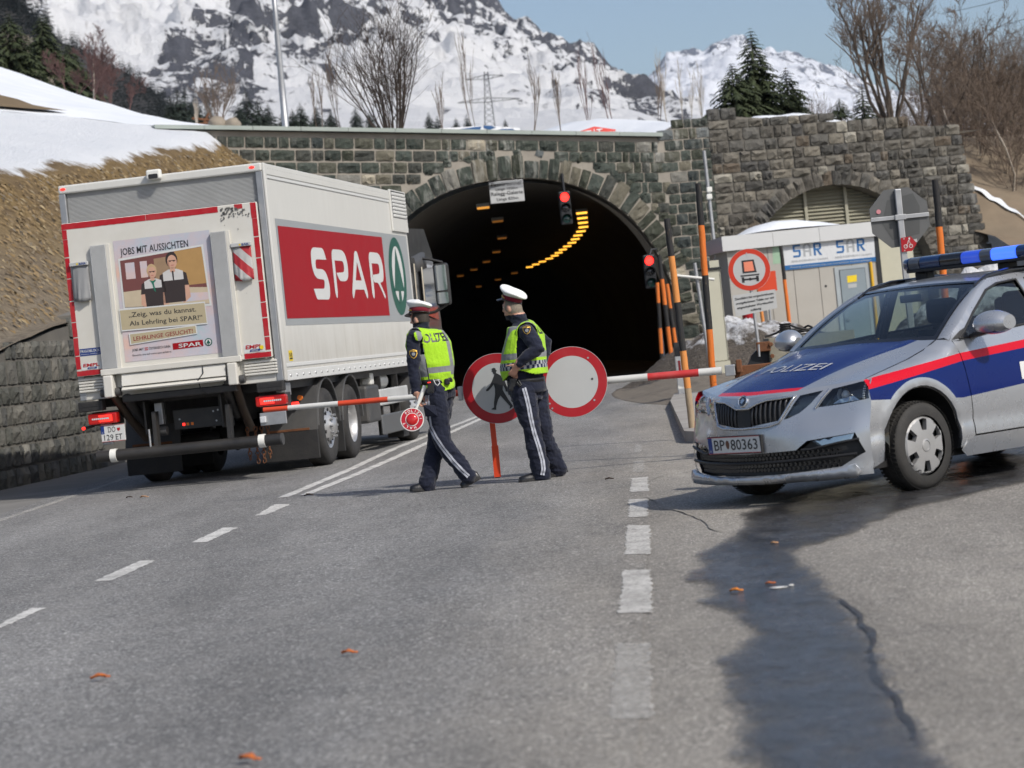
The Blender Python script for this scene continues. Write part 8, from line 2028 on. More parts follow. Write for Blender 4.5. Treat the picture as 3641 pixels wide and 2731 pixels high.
litter('fallen_leaf', 'orange dry leaf on bare asphalt at lower left', (352, 2423), .055, M_LEAF, 'leaf', 'leaves on the road')
litter('fallen_leaf', 'orange dry leaf on bare asphalt below the left officer', (1238, 2334), .045, M_LEAF, 'leaf', 'leaves on the road')
litter('fallen_leaf', 'bright orange leaf on the left rim of the wet strip', (2614, 2112), .04, pm('orange_leaf', (.72, .24, .03), .6, var=.25, scale=40), 'leaf', 'leaves on the road')
litter('fallen_leaf', 'small rusty leaf beside the white scrap on the wet strip', (2736, 2086), .03, M_LEAF, 'leaf', 'leaves on the road')
litter('fallen_leaf', 'tiny orange leaf on the wet asphalt just below the car', (2750, 1940), .028, M_LEAFT, 'leaf', 'leaves on the road')
litter('fallen_leaf', 'pale tan leaf on the road behind the truck', (511, 1773), .06, M_LEAFT, 'leaf', 'leaves on the road')
litter('pine_cone', 'small dark cone on the road behind the truck', (459, 1774), .05, M_LEAFD, 'cone')
litter('pine_cone', 'small dark cone at the start of the double white line', (1096, 1767), .06, M_LEAFD, 'cone')
litter('paper_scrap', 'white paper scrap lying on the wet strip', (2770, 2097), .075, pm('paper_white', (.66, .66, .64), .7, var=.1), 'litter', None, True)
litter('fallen_leaf', 'small brown leaf right of the right officer', (2165, 1710), .05, M_LEAFD, 'leaf', 'leaves on the road')
# --- dirty snow heap beside the barrier base
def heap(name, label, px, Y, rx_, ry_, h_, seed, mat):
 c = D(*px, Y); th = MB(); n1, n2 = 44, 26; vs = []
 for j in range(n2 + 1):
  for i in range(n1):
   a = 2 * PI * i / n1; r2 = (j / n2); x = rx_ * r2 * math.cos(a); y = ry_ * r2 * math.sin(a)
   z = h_ * (math.cos(min(1, r2) * PI) * .5 + .5) ** .75; pn = Vector((x * 1.3 + seed, y * 1.3, 0)); z += (fbm(pn, 5) * .22 + fbm(pn * 5, 3) * .05) * h_ * (1 - r2 * .7)
   vs.append((x, y, max(-.05, z) if j < n2 else -.12))
 th.add(vs, [(j * n1 + i, j * n1 + (i + 1) % n1, (j + 1) * n1 + (i + 1) % n1, (j + 1) * n1 + i) for j in range(n2) for i in range(n1)], 0, None, True)
 o = th.build(name, mat); o.location = (c.x, c.y, 0); return o
t = NT('dirty_snow'); v = t.coord('World'); sp = t.node('ShaderNodeSeparateXYZ'); t.l(v, sp.inputs[0]); n_ = t.noise(v, 2.2, 7, .7); n2_ = t.noise(v, 18, 4, .7)
k_ = t.math('ADD', t.math('MULTIPLY', sp.outputs[2], .34), n_); f_ = t.ramp(k_, [(.8, (0,)), (.95, (1,))])
t.base(t.mix(f_, t.ramp(n2_, [(.3, (.035, .028, .022)), (.55, (.11, .092, .075)), (.8, (.26, .23, .19))]), (.66, .67, .69))); t.set(Roughness=.9); t.bump(t.math('ADD', n_, n2_), .9, .1); M_DSNOW = t.m
tag(heap('snow_heap', '', (2660, 1330), 56.0, 3.2, 3.4, 1.35, 1.0, M_DSNOW), 'dirty melting snow heap between the tunnel mouth and the barrier base', 'snow heap')
tag(heap('snow_heap', '', (3560, 1250), 50.0, 3.5, 4.0, 1.7, 6.0, M_DSNOW), 'snow bank behind the police car at the right edge', 'snow heap')
mg = heap('roadside_gravel', '', (2500, 1400), 50.0, 1.9, 12.0, .28, 3.0, pm('gravel_dirt', (.13, .11, .085), .95, var=.5, scale=7, bump=1.0, bscale=22, space='World', dirt=(.25, .22, .18), dirtamt=.5)); struct(mg)
# ------------------------------------------------------------------ mountains
def mountain_mat(name, rock, snow, bias, sc):
 t = NT(name); w = t.coord('World'); ge = t.node('ShaderNodeNewGeometry'); sn = t.node('ShaderNodeSeparateXYZ'); t.l(ge.outputs['Normal'], sn.inputs[0])
 sp = t.node('ShaderNodeSeparateXYZ'); t.l(w, sp.inputs[0])
 mp = t.node('ShaderNodeMapping'); t.l(w, mp.inputs[0]); mp.inputs['Rotation'].default_value = (0, rad(-28), 0); mp.inputs['Scale'].default_value = (1.25, .35, .6)
 n1 = t.noise(mp.outputs[0], sc * 5.5, 11, .74, .7); n2 = t.noise(w, sc * 17, 8, .76, .4); n3 = t.noise(w, sc * .9, 4, .55)
 k = t.math('MULTIPLY_ADD', t.math('SUBTRACT', t.math('ADD', t.math('MULTIPLY', n1, .66), t.math('MULTIPLY', n2, .34)), .5), 1.9, .5); k = t.math('ADD', k, t.math('MULTIPLY', t.math('SUBTRACT', n3, .5), .25))
 k = t.math('ADD', k, t.math('MULTIPLY', t.math('SUBTRACT', .62, sn.outputs[2]), .25))
 at = t.node('ShaderNodeAttribute'); at.attribute_name = 'outcrop'; k = t.math('ADD', k, t.math('MULTIPLY', at.outputs['Fac'], .17))
 f = t.ramp(k, [(bias, (0,)), (bias + .02, (1,))])
 r = t.ramp(n2, [(.3, [x * .55 for x in rock]), (.55, rock), (.75, [x * 1.5 for x in rock])])
 t.base(t.mix(f, snow, r)); t.set(Roughness=.9, **{'Specular IOR Level': .1})
 t.bump(t.math('ADD', t.noise(w, sc * 9, 9, .72), t.math('MULTIPLY', f, -.25)), 1.0, 6.0); return t.m
def mountain(name, ridge, yb, Y0, Y1, m, amp, nz, seed, nx=170, nt=110, back=900, geo=None):
 """slope rising from distance Y0 to a ridge at distance Y1; the far side falls away again"""
 vs = []; gv = []; xs_ = [p[0] for p in ridge]; ys_ = [p[1] for p in ridge]; x0, x1 = xs_[0], xs_[-1]
 for i in range(nx + 1):
  px = x0 + (x1 - x0) * i / nx; yr = float(np.interp(px, xs_, ys_)); yb_ = yb(px)
  for j in range(nt + 1):
   u = j / nt; Y = Y0 + (Y1 - Y0) * u; py = yb_ + (yr - yb_) * u ** .92; p = D(px, py, Y); gv.append(geo(px, py, yr) if geo else 0.0)
   q = p * nz + Vector((seed, 0, 0)); rg = 1 - abs(noise.noise(q)) * 2; rg2 = 1 - abs(noise.noise(q * 3.1 + Vector((2, 0, 0)))) * 2; d = rg * .42 + rg2 * .28 + fbm(q * 4, 6) * .34
   e = min(1, u * 4) * (1 if u < .9 else 1 - (u - .9) * 7.0)
   vs.append(p + Vector((0, -.55, .8)) * (d * amp * e) + Vector((0, 0, fbm(Vector((p.x * nz * 7, 3, seed)), 4) * amp * .13 * (u > .85))))
  p = vs[-1]; vs.append(p + Vector((0, back * .4, -120))); vs.append(p + Vector((0, back, -600))); gv += [0.0, 0.0]
 n = nt + 3; mb = MB(); mb.add(vs, [(i * n + j, (i + 1) * n + j, (i + 1) * n + j + 1, i * n + j + 1) for i in range(nx) for j in range(n - 1)], 0, None, True)
 o = struct(mb.build(name, m)); at = o.data.attributes.new('outcrop', 'FLOAT', 'POINT'); at.data.foreach_set('value', gv); return o
M_MT1 = mountain_mat('alpine_rock_snow', (.095, .10, .12), (.72, .735, .76), .497, .0085)
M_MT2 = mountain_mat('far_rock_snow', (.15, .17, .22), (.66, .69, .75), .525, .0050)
r1 = [(-500, -420), (0, -420), (500, -380), (900, -330), (1300, -210), (1500, -110), (1640, -30), (1730, 26), (1800, 70), (1870, 100), (1900, 125), (1960, 160), (2030, 196), (2100, 238), (2130, 258), (2180, 300), (2260, 350), (2330, 402), (2400, 452), (2500, 520)]
def seg(px, py, pts, w):
 b = 1e9
 for (x0, y0), (x1, y1) in zip(pts[:-1], pts[1:]):
  dx, dy = x1 - x0, y1 - y0; t_ = min(1, max(0, ((px - x0) * dx + (py - y0) * dy) / (dx * dx + dy * dy + 1e-9))); b = min(b, math.hypot(px - x0 - dx * t_, py - y0 - dy * t_))
 return math.exp(-(b / w) ** 2)
ROCK = [([(590, 340), (640, 270), (740, 200)], 75, 1), ([(740, 200), (830, 130), (900, 70)], 45, .9), ([(700, 340), (820, 260)], 80, .9), ([(860, 180), (930, 120)], 60, .8), ([(900, 330), (960, 250)], 60, .8), ([(1060, 180), (1110, 110)], 55, 1), ([(1000, 40), (1200, 10)], 50, .8), ([(1100, 300), (1160, 230)], 40, .8), ([(1240, 170), (1330, 110)], 60, .9), ([(1350, 250), (1420, 200)], 40, .7), ([(1480, 20), (1640, 120), (1800, 240)], 32, .9), ([(1560, 20), (1720, 130)], 35, .8), ([(1640, 20), (1740, 60), (1900, 160), (2040, 250)], 48, 1.0), ([(1880, 300), (2040, 370)], 30, .7), ([(2100, 270), (2200, 350), (2330, 430)], 48, 1.1), ([(60, 20), (200, 40), (330, 5)], 45, .9), ([(1480, 200), (1540, 260)], 25, .6), ([(640, 420), (900, 400)], 30, .4)]
SNOWY = [([(300, 120), (450, 200), (560, 60)], 150, 1.2), ([(520, 280), (700, 100), (860, 0)], 38, .9), ([(1105, 40), (1030, 200), (930, 340)], 24, 1.0), ([(980, 190), (1010, 90)], 30, .6), ([(1500, 330), (1650, 330), (1740, 400)], 110, .8), ([(1250, 400), (1450, 420)], 80, .5), ([(1780, 190), (1920, 300)], 22, .7)]
def geo1(px, py, yr):
 px += fbm(Vector((px * .012, py * .012, 0)), 4) * 40; py += fbm(Vector((px * .012, py * .012, 8)), 4) * 40
 return max(-1.5, min(.55, -.12 + sum(seg(px, py, p, w) * k for p, w, k in ROCK) - sum(seg(px, py, p, w) * k for p, w, k in SNOWY)))
def geo2(px, py, yr): return max(-.6, .55 - (py - yr) / 150.0) if py - yr < 260 else -.9
mountain('mountain', r1, lambda x: 470 - (x < 600) * (600 - x) * .06, 900, 2600, M_MT1, 40, .0075, 3.3, 300, 170, geo=geo1)
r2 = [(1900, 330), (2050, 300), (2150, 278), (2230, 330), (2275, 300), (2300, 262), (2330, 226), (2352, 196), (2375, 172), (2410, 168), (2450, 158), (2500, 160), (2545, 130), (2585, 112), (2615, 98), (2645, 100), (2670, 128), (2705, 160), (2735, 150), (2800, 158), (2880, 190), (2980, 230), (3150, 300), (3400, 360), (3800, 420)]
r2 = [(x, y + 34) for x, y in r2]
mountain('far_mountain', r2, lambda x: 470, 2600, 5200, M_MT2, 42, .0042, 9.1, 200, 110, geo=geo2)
# ------------------------------------------------------------------ trees
def twig_tree(mb, base, H_, spread, seed, stems=1, depth=4, r0=.06, lean=(0, 0), kids=3, up=.25, minr=.004, sides=5, wob=.18, trunk=None, first=.35):
 rn = random.Random(seed); cnt = [0]
 def grow(p, d, L_, r, lev):
  n = 4 if lev < 2 else 3; pts = [p]; dd = d.copy(); rs2 = [r]
  for i in range(n):
   dd = (dd + Vector((rn.gauss(0, wob), rn.gauss(0, wob), rn.gauss(0, wob) + up * .25))).normalized(); pts.append(pts[-1] + dd * (L_ / n)); rs2.append(max(minr, r * (1 - .55 * (i + 1) / n)))
  (trunk if (trunk is not None and lev == 0) else mb).tube(pts, rs2, sides if lev < 2 else 3, cap=False); cnt[0] += 1
  if lev >= depth or cnt[0] > 5200: return
  for k in range(kids + (1 if lev == 0 else 0) * 3):
   f = first + (1 - first) * (k + rn.random()) / (kids + (3 if lev == 0 else 0)); i = min(n - 1, int(f * n)); q = pts[i].lerp(pts[i + 1], f * n - i)
   ax = Vector((rn.gauss(0, 1), rn.gauss(0, 1), rn.gauss(0, .5))).normalized(); nd = (dd * .75 + ax * spread).normalized(); nd.z += up * .5; nd.normalize()
   grow(q, nd, L_ * rn.uniform(.45, .68) * (1 - .3 * f), max(minr, rs2[i] * .55), lev + 1)
 for s_ in range(stems):
  a = 2 * math.pi * (s_ + rn.random()) / stems; sp_ = spread * (0 if stems == 1 else rn.uniform(.25, 1.0))
  d = Vector((math.cos(a) * sp_ + lean[0], math.sin(a) * sp_ + lean[1], 1)).normalized(); grow(Vector((math.cos(a) * .15 * (stems > 1), math.sin(a) * .15 * (stems > 1), 0)) + Vector(base), d, H_ * rn.uniform(.75, 1.05), r0 * rn.uniform(.7, 1.1), 0 if stems < 12 else 1)
M_BARK = pm('grey_brown_bark', (.075, .058, .045), .9, var=.4, scale=5, bump=.4); M_TWIG = pm('brown_twigs', (.135, .10, .075), .85, var=.35, scale=3); M_TWIGR = pm('reddish_twigs', (.12, .065, .06), .85, var=.3, scale=2); M_BIRCH = pm('pale_bark', (.42, .37, .31), .8, var=.25, scale=6, dirt=(.12, .1, .085), dirtamt=.4)
M_NEED = pm('spruce_needles', (.030, .042, .014), .8, var=.55, scale=3.0, space='World'); M_NEEDD = pm('dark_spruce', (.014, .024, .016), .85, var=.5, scale=1.2, space='World'); M_NEEDF = pm('far_spruce', (.006, .011, .011), .9, var=.5, scale=.08, space='World')
def bare(name, label, px, Y, Hpx, spread, seed, grp=None, mats=None, **k):
 b = D(*px, Y); s = Y / FPX; th = thing(name, label, 'bush' if 'shrub' in name else 'tree', b - Vector((0, 0, .25)), 0, grp); tr, cr = MB(), MB()
 twig_tree(cr, (0, 0, 0), Hpx * s, spread, seed, trunk=tr, **k)
 if tr.v: tr.build('trunk', (mats or (M_BARK, M_TWIG))[0], th)
 cr.build('crown', (mats or (M_BARK, M_TWIG))[1], th); return th
def spruce_mesh(h, r, lev, nb, seed, sprig=5):
 rn = random.Random(seed); mb = MB(); vs = []; fs = []
 for i in range(lev):
  f = i / lev; z = h * (.06 + .93 * f ** .92); R_ = r * (1 - f) ** .85 * rn.uniform(.75, 1.12) + .03 * r
  n = max(4, int(nb * (1 - f * .55)))
  for k in range(n):
   a = 2 * math.pi * (k + rn.random() * .8) / n + i; L_ = R_ * rn.uniform(.65, 1.15); d = Vector((math.cos(a), math.sin(a), 0)); s_ = Vector((-d.y, d.x, 0)); dr = rn.uniform(.25, .5)
   P_ = lambda u: Vector((0, 0, z)) + d * (L_ * u) + Vector((0, 0, L_ * (.12 * u - dr * u * u)))
   for j in range(sprig):
    u0 = .12 + .88 * j / sprig; u1 = u0 + .88 / sprig * 1.5; w = L_ * .26 * (1 - u0 * .55) * rn.uniform(.7, 1.3)
    for sg_ in (-1, 1):
     b = len(vs); tip = P_(min(1.08, u1)) + s_ * (w * sg_) + Vector((0, 0, -w * rn.uniform(.2, .7)))
     vs += [P_(u0), P_(min(1, u1)), tip]; fs.append((b, b + 1, b + 2))
 mb.add(vs, fs); return mb
def spruce(label, px, Y, top, wpx, lev, nb, seed, m, grp, sprig=5):
 b = D(*px, Y); t_ = D(*top, Y); h = (t_ - b).length; r = wpx / 2 / FPX * Y
 th = thing('spruce_tree', label, 'tree', b, 0, grp); spruce_mesh(h, r, lev, nb, seed, sprig).build('crown', m, th)
 q = MB(); q.cyl((0, 0, -.6), (0, 0, h * .93), r * .06 + .02, .01, 8); q.build('trunk', M_BARK, th); return th
# right: three young spruces on the wing wall
spruce('tallest of the three young spruces above the right wall', (2700, 425), 84, (2682, 85), 260, 26, 15, 1, M_NEED, 'young spruces above the right wall', 6)
spruce('left of the three young spruces above the right wall', (2620, 425), 83, (2605, 215), 250, 20, 14, 2, M_NEED, 'young spruces above the right wall', 6)
spruce('right of the three young spruces above the right wall', (2810, 425), 85, (2790, 230), 210, 18, 13, 3, M_NEED, 'young spruces above the right wall', 6)
spruce('small spruce beneath the big bare tree', (2990, 420), 88, (2980, 345), 110, 12, 10, 4, M_NEED, 'young spruces above the right wall')
spruce('spruce half hidden behind the trunks of the big bare tree', (3075, 425), 90, (3050, 290), 120, 14, 11, 5, M_NEED, 'young spruces above the right wall')
spruce('dark spruce rising above the brown thicket at the right edge', (3620, 600), 96, (3572, 165), 230, 24, 14, 6, M_NEEDD, None, 6)
# big bare tree and its neighbours
bare('bare_tree', 'big many-stemmed bare tree above the right wall', (3165, 430), 82, 490, .55, 21, None, stems=9, depth=4, r0=.075, kids=5, up=.34, minr=.005, wob=.12)
bare('bare_tree', 'slim bare tree right of the big bare tree', (3285, 430), 86, 420, .5, 22, 'bare trees above the right wall', stems=3, depth=4, r0=.06, kids=4, up=.25, minr=.008, lean=(.2, 0))
bare('bare_tree', 'bare tree leaning right over the end of the stone wall', (3330, 450), 80, 330, .55, 23, 'bare trees above the right wall', stems=3, depth=4, r0=.05, kids=4, up=.2, minr=.007, lean=(.35, 0))
for i, (x, y, Y, h, lb) in enumerate(((3430, 760, 78, 520, 'pale slender tree at the foot of the brown thicket'), (3500, 720, 80, 560, 'tall slender tree in the middle of the brown thicket'), (3590, 800, 77, 520, 'slender tree at the right edge of the brown thicket'))):
 bare('bare_tree', lb, (x, y), Y, h, .4, 30 + i, 'slender trees in the thicket', (M_BIRCH, M_TWIG), stems=1, depth=4, r0=.055, kids=5, up=.3, minr=.007)
# thicket: nobody could count these stems
th_ = MB(); rn = random.Random(77)
for i in range(80):
 px = rn.uniform(3360, 3760); Y = rn.uniform(79, 100); s_, v_ = 0, 0; b = D(px, 500, Y); b.z = Hbank(b.x, b.y) - .2
 if Tsv(b.x, b.y)[0] < 14.2 and Tsv(b.x, b.y)[1] < 1: continue
 twig_tree(th_, tuple(b), rn.uniform(2.2, 4.2), .5, 500 + i, stems=2, depth=3, r0=.022, kids=4, up=.22, minr=.0045, wob=.2, sides=3)
for i in range(45):
 px = rn.uniform(2860, 3450); Y = rn.uniform(88, 104); b = D(px, 430, Y); b.z = Hplat(b.x, b.y) - .2
 twig_tree(th_, tuple(b), rn.uniform(1.2, 2.6), .5, 800 + i, stems=2, depth=3, r0=.018, kids=4, up=.22, minr=.0045, wob=.2, sides=3)
for i in range(60):
 p = P0 + TT * rn.uniform(13.2, 21) - NN * rn.uniform(-5.5, 6);
 if Tsv(p.x, p.y)[0] < send(Hbank(p.x, p.y)) + .4 and Tsv(p.x, p.y)[1] < 1: continue
 twig_tree(th_, (p.x, p.y, Hbank(p.x, p.y) - .15), rn.uniform(.9, 2.6), .55, 1200 + i, stems=3, depth=3, r0=.018, kids=4, up=.2, minr=.0045, wob=.22, sides=3)
stuff(tag(th_.build('thicket', M_TWIG), 'dense brown leafless thicket on the bank at the right', 'thicket'))
# willow shrub over the portal and thin saplings
bare('willow_shrub', 'large fan-shaped leafless willow shrub above the tunnel portal', (1400, 478), 69.5, 400, .62, 41, None, (M_BARK, pm('willow_twigs', (.055, .038, .028), .85, var=.35, scale=3)), stems=30, depth=3, r0=.024, kids=5, up=.30, minr=.0045, wob=.09, sides=4, first=.2)
for i, (x, y, Y, h, m, lb) in enumerate(((1215, 470, 71, 260, M_TWIG, 'dark sapling left of the willow shrub'), (1130, 455, 76, 220, M_TWIG, 'thin sapling between lamp post and willow shrub'), (2115, 470, 80, 230, M_TWIGR, 'reddish sapling behind the red banner'), (2190, 470, 80, 250, M_TWIGR, 'taller reddish sapling right of the red banner peak'), (2010, 465, 78, 200, M_TWIG, 'thin sapling left of the red banner'), (1880, 465, 78, 220, M_TWIG, 'thin sapling right of the blue banner'), (2390, 440, 84, 200, M_BIRCH, 'pale sapling at the stepped end of the coping'), (2440, 425, 84, 190, M_BIRCH, 'pale sapling beside the left young spruce'), (2500, 425, 85, 170, M_BIRCH, 'third pale sapling close to the young spruces'), (2330, 460, 82, 170, M_TWIG, 'thin sapling left of the pale saplings'), (690, 450, 70, 110, M_BIRCH, 'small pale sapling at the left end of the coping'), (1570, 465, 76, 150, M_TWIG, 'low sapling at the blue banner'), (1700, 465, 82, 260, M_TWIG, 'sapling in front of the power pylon'))):
 bare('bare_sapling', lb, (x, y), Y, h,   .22, 50 + i, 'leafless saplings behind the coping', (m, m), stems=2, depth=2, r0=.014, kids=4, up=.6, minr=.0045, wob=.05, sides=4, first=.2)
# left side
hillpt = lambda x, y, Y: D(x, y, Y)
for i, (x, y, tx, ty, w, lb) in enumerate(((62, 345, 44, 78, 290, 'broad spruce at the far left on the snowy hill'), (180, 370, 152, 82, 290, 'tallest dark spruce on the snowy hill'), (268, 380, 245, 188, 230, 'shorter spruce right of the tallest one on the hill'), (-40, 340, -50, 100, 240, 'spruce cut by the left edge'), (120, 360, 105, 170, 220, 'low spruce filling the gap between the tall ones'), (215, 378, 205, 205, 200, 'low spruce between the tallest and the shorter one'))):
 spruce(lb, (x, y + 25), 124 + i * 5, (tx - 3, ty - 40), w * 1.15, 32, 18, 60 + i, M_NEED if i < 3 else M_NEEDD, 'spruces on the left snowy hill', 6)
bare('bare_tree', 'pale-trunked tree with reddish crown on the left hill', (333, 400), 118, 225, .6, 71, 'bare trees on the left hill', (M_BIRCH, M_TWIGR), stems=1, depth=4, r0=.085, kids=6, up=.25, minr=.007, wob=.06, first=.2)
for i, (x, y, h, lb) in enumerate(((250, 385, 190, 'reddish bare tree behind the short spruce'), (390, 405, 170, 'reddish bare tree right of the pale trunk'), (440, 412, 120, 'low reddish bare tree at the foot of the forest'), (8, 340, 190, 'pale bare tree at the left edge'), (165, 372, 110, 'thin bare tree in front of the spruces'))):
 bare('bare_tree', lb, (x, y), 118 + i * 2, h, .5, 80 + i, 'bare trees on the left hill', (M_BIRCH if i > 2 else M_TWIGR, M_BIRCH if i > 2 else M_TWIGR), stems=2, depth=4, r0=.035, kids=5, up=.28, minr=.006)
# forested spur on the left, far off
sp_r = [(-400, -150), (0, -20), (60, 10), (140, 70), (190, 128), (215, 150), (290, 178), (400, 235), (480, 280), (560, 345), (600, 390), (640, 430), (680, 470)]
M_SPUR = pm('forest_floor', (.022, .02, .018), .95, var=.5, scale=.03, bump=.8, bscale=.2, space='World', dirt=(.06, .05, .045), dirtamt=.4)
mountain('forest_spur', sp_r, lambda x: 470, 520, 900, M_SPUR, 2.0, .012, 5.0, 60, 40, 300)
fr_ = MB(); rn = random.Random(9); protos = [spruce_mesh(1.0, .19, 9, 7, 900 + k, 2) for k in range(5)]
def plant_far(px, py, Y, hpx):
 b = D(px, py, Y); h = hpx / FPX * Y; p = protos[rn.randrange(5)]; fr_.add(p.v, p.f, 0, Matrix.Translation(b) @ Matrix.Rotation(rn.uniform(0, 6), 4, 'Z') @ Matrix.Diagonal((h * rn.uniform(.8, 1.2), h * rn.uniform(.8, 1.2), h, 1)))
for i in range(900):
 px = rn.uniform(-60, 650); yr = float(np.interp(px, [p[0] for p in sp_r], [p[1] for p in sp_r])); u = rn.random() ** 1.4; Y = 900 - 360 * u
 plant_far(px, yr + (455 - yr) * u + 6, Y, rn.uniform(50, 95) * (1 + .4 * u) * (1.6 if px < 190 else 1))
stuff(tag(fr_.build('conifer_forest', M_NEEDF), 'dark conifer forest on the spur below the snowfield', 'forest'))
# lone trees on the edge of the snowfield and row of conifers behind the plateau
for i, (x, y, t_, w, lb) in enumerate(((318, 182, 140, 22, 'first small conifer on the snowfield edge'), (330, 182, 135, 24, 'second small conifer on the snowfield edge'), (375, 212, 162, 24, 'third small conifer on the snowfield edge'), (398, 238, 168, 28, 'tallest small conifer on the snowfield edge'), (440, 246, 190, 22, 'lone conifer standing out against the snowfield'), (462, 256, 216, 20, 'short conifer right of the lone one on the snowfield'))):
 spruce(lb, (x, y), 880, (x - 3, t_), w, 10, 8, 120 + i, M_NEEDF, 'small conifers on the snowfield edge', 3)
ORD2 = ['leftmost', 'second', 'third', 'fourth', 'fifth', 'sixth', 'seventh', 'eighth', 'ninth', 'tenth', 'eleventh', 'twelfth', 'thirteenth', 'fourteenth', 'fifteenth', 'sixteenth', 'seventeenth', 'eighteenth', 'nineteenth', 'twentieth', 'rightmost']
for i, (x, y, t_, w) in enumerate(sorted(((640, 440, 300, 60), (668, 440, 312, 56), (700, 440, 340, 50), (612, 430, 345, 46), (745, 438, 350, 44), (885, 448, 318, 66), (925, 448, 352, 58), (960, 450, 372, 50), (855, 446, 370, 46), (1075, 450, 370, 50), (1045, 450, 395, 40), (1130, 452, 385, 44), (1180, 452, 395, 40), (1270, 455, 385, 46), (1320, 455, 400, 40), (1530, 462, 405, 36), (1560, 464, 418, 28), (1625, 464, 425, 26), (1665, 464, 412, 30), (1800, 462, 430, 22), (1010, 450, 400, 36)))):
 spruce(ORD2[i] + ' dark conifer, from the left, in the row behind the snow plateau', (x, y + 8), 330 + (i % 5) * 14, (x - 6, t_ - 12), w * 1.7, 18, 13, 140 + i, M_NEEDD, 'row of conifers behind the plateau', 4)
bare('bare_shrub', 'brown leafless shrub beside the boulders on the plateau', (775, 430), 110, 170, .6, 161, None, (M_TWIG, M_TWIG), stems=14, depth=3, r0=.03, kids=4, up=.4, minr=.011, wob=.1, first=.25)
# boulders and rusty beam on the snow
for i, (x, y, w, hh) in enumerate(((775, 432, 70, 36), (825, 434, 60, 28))):
 c = D(x, y + 8, 92); q = MB(); s = 92 / FPX; ball(q, (0, 0, 0), (w / 2 * s, w / 2 * s, hh * .8 * s), 10); q.v = [tuple(Vector(p) * (1 + .25 * fbm(Vector(p) * 3 + Vector((i * 5, 0, 0)), 3))) for p in q.v]
 o = q.build('boulder', pm('boulder_grey', (.22, .19, .15), .95, var=.4, scale=2, bump=.8)); o.location = c; tag(o, ['larger grey boulder on the snow left of the lamp post', 'flatter grey boulder right beside the larger one'][i], 'boulder')
c = D(715, 418, 94); rb_ = thing('rusty_beam', 'rust-red steel beams lying beside the boulders on the snow', 'beam', c); s = 94 / FPX
for a, b in (((-32, 0), (30, 12)), ((-28, 24), (40, 20)), ((28, -12), (10, 18))): q = MB(); q.tube([Vector((a[0] * s, 0, -a[1] * s)), Vector((b[0] * s, 0, -b[1] * s))], 4.5 * s, 6); q.build('beam', M_RUST, rb_)
# lamp post
b = D(1017, 470, 72); t_ = D(965, -110, 72); lp = thing('lamp_post', 'tall tapered grey steel lamp post above the truck', 'lamp post', b); d = t_ - b
q = MB(); q.tube([d * 0 - Vector((0, 0, .4)), d * .3, d * .3, d * .6, d * .6, d], [.105, .10, .09, .085, .075, .065], 16); q.build('pole', M_GALV, lp)
for f in (.17, .48, .62): q = MB(); q.tube([d * f, d * (f + .006)], .105 - .03 * f, 14); q.build('band', M_STEEL, lp)
q = MB(); q.box(tuple(d + Vector((.3, 0, .05))), (.9, .3, .12)); q.build('lamp_head', M_STEEL, lp, bevel=.03)
# power pylon
Yp = 900; pyb = D(1735, 462, Yp); py_ = thing('power_pylon', 'faint lattice power pylon in front of the mountain', 'pylon', pyb); pq = lambda x, y, dy=0: D(x, y, Yp + dy) - pyb
M_PYL = pm('pylon_steel', (.10, .105, .11), .6, .5)
q = MB(); rr = .13
L0, L1_, R0, R1_ = pq(1724, 462), pq(1722, 255), pq(1762, 462), pq(1734, 255)
for a, b_ in ((L0, L1_), (R0, R1_), (L0 + Vector((0, 3, 0)), L1_), (R0 + Vector((0, 3, 0)), R1_)): q.tube([a, b_], rr * 1.3, 4)
for i in range(10): f0, f1 = i / 10, (i + 1) / 10; q.tube([L0.lerp(L1_, f0), R0.lerp(R1_, f1)], rr * .7, 3); q.tube([R0.lerp(R1_, f0), L0.lerp(L1_, f1)], rr * .7, 3)
q.build('tower', M_PYL, py_)
for y_, xa, xb in ((362, 1627, 1850), (280, 1655, 1790)):
 q = MB(); q.tube([pq(xa, y_ + 4), pq(1728, y_ - 14), pq(xb, y_ - 12)], rr, 4); q.tube([pq(xa, y_ + 4), pq(1730, y_ + 2), pq(xb, y_ - 12)], rr, 4)
 for k in range(8): x = xa + (xb - xa) * (k + .5) / 8; q.tube([pq(x, y_ + 2 - (k / 8) * 8), pq(x + 10, y_ - 10 - (k / 8) * 2)], rr * .6, 3)
 q.build('cross_arm', M_PYL, py_)
# wires across the sky at the upper right
for i, (a, b_) in enumerate((((3350, 48), (3700, -45)), ((3380, 135), (3700, 48)), ((3400, 185), (3700, 118)), ((3420, 232), (3700, 175)))):
 A_, B_ = D(*a, 130), D(*b_, 118); q = MB(); q.tube([A_.lerp(B_, k / 8) - Vector((0, 0, .12 * math.sin(math.pi * k / 8))) for k in range(9)], .014, 4); o = q.build('overhead_wire', M_DARKM); tag(o, ['topmost', 'second', 'third', 'lowest'][i] + ' overhead wire crossing the sky at the upper right', 'wire', 'overhead wires')
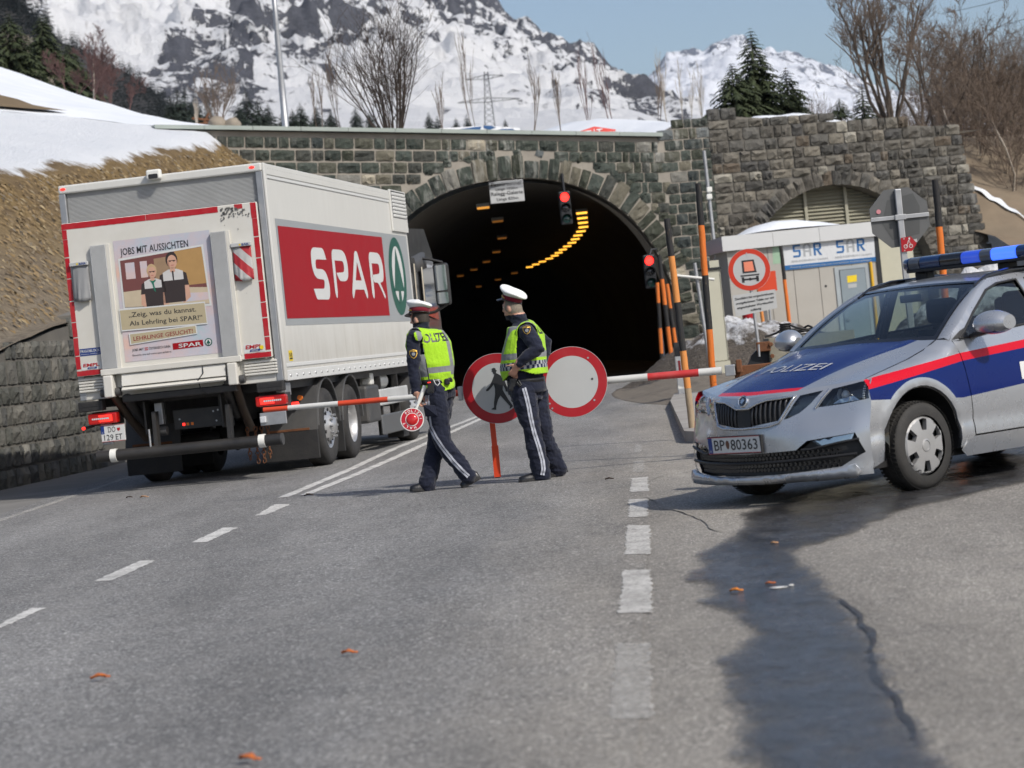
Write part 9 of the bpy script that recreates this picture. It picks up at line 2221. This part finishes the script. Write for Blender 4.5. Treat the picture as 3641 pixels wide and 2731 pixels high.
# advertising banners lying behind the coping
M_FABB = cloth('banner_fabric_blue', (.012, .07, .19), .15, .3); M_FABR = cloth('banner_fabric_red', (.62, .055, .035), .12, .3); M_FABW = cloth('banner_fabric_white', (.66, .67, .68), .05, .3)
def sheet_b(name, label, px, Y, polys, fab):
 c = D(*px, Y); th = thing(name, label, 'banner', c)
 for nm, pts, m, off in polys: q = MB(); q.flat(pts, lambda u, v: D(u, v, Y + (470 - v) * .03) - c + Vector((0, -off, off * .3)), 0, (), 12); o = q.build(nm, m, th)
 return th
zb3 = lambda x, y: (1500 + x * .709, 400 + y * .709)
sheet_b('ground_banner', 'white banner with dark blue logo lying behind the coping', (1690, 466), 76, [('fabric', [zb3(60, 104), zb3(90, 80), zb3(330, 66), zb3(490, 78), zb3(500, 108), zb3(200, 112)], M_FABW, 0), ('blue_print', [zb3(120, 93), zb3(200, 84), zb3(270, 74), zb3(300, 72), zb3(290, 94), zb3(200, 98)], M_FABB, .03), ('blue_print', [zb3(308, 68), zb3(345, 68), zb3(372, 76), zb3(340, 88), zb3(312, 80)], M_FABB, .03), ('blue_print', [zb3(355, 96), zb3(400, 84), zb3(455, 84), zb3(478, 96), zb3(440, 99)], M_FABB, .03)], 0)
rb2 = sheet_b('ground_banner', 'red banner with white lettering heaped behind the coping', (2115, 478), 75, [('fabric', [zb3(640, 108), zb3(740, 110), zb3(800, 92), zb3(865, 70), zb3(960, 84), zb3(1010, 86), zb3(1100, 100), zb3(1110, 106), zb3(900, 112), zb3(760, 118), zb3(650, 116)], M_FABR, 0), ('white_print', [zb3(810, 96), zb3(850, 90), zb3(850, 95), zb3(836, 97), zb3(836, 106), zb3(828, 106), zb3(828, 98), zb3(812, 101)], M_FABW, .03), ('white_print', [zb3(862, 84), zb3(866, 84), zb3(868, 104), zb3(862, 104)], M_FABW, .03), ('white_print', [zb3(875, 86), zb3(905, 82), zb3(905, 87), zb3(893, 89), zb3(893, 98), zb3(887, 98), zb3(887, 90), zb3(875, 91)], M_FABW, .03), ('white_print', [zb3(930, 97), zb3(1000, 94), zb3(1060, 99), zb3(1000, 97)], M_FABW, .03)], 0)
# ------------------------------------------------------------------ alpine haze
hz = MB(); hz.bx(-7000, 7000, -250, 7200, -3, 1500); ho = stuff(hz.build('haze', None)); ho.data.materials.clear()
hm = bpy.data.materials.new('haze'); hm.use_nodes = True; hn = hm.node_tree; [hn.nodes.remove(n) for n in list(hn.nodes)]
pv = hn.nodes.new('ShaderNodeVolumePrincipled'); pv.inputs['Color'].default_value = (.72, .82, .95, 1); pv.inputs['Density'].default_value = 3.4e-5; pv.inputs['Anisotropy'].default_value = .2
om = hn.nodes.new('ShaderNodeOutputMaterial'); hn.links.new(pv.outputs[0], om.inputs['Volume']); ho.data.materials.append(hm); MATS['haze'] = hm
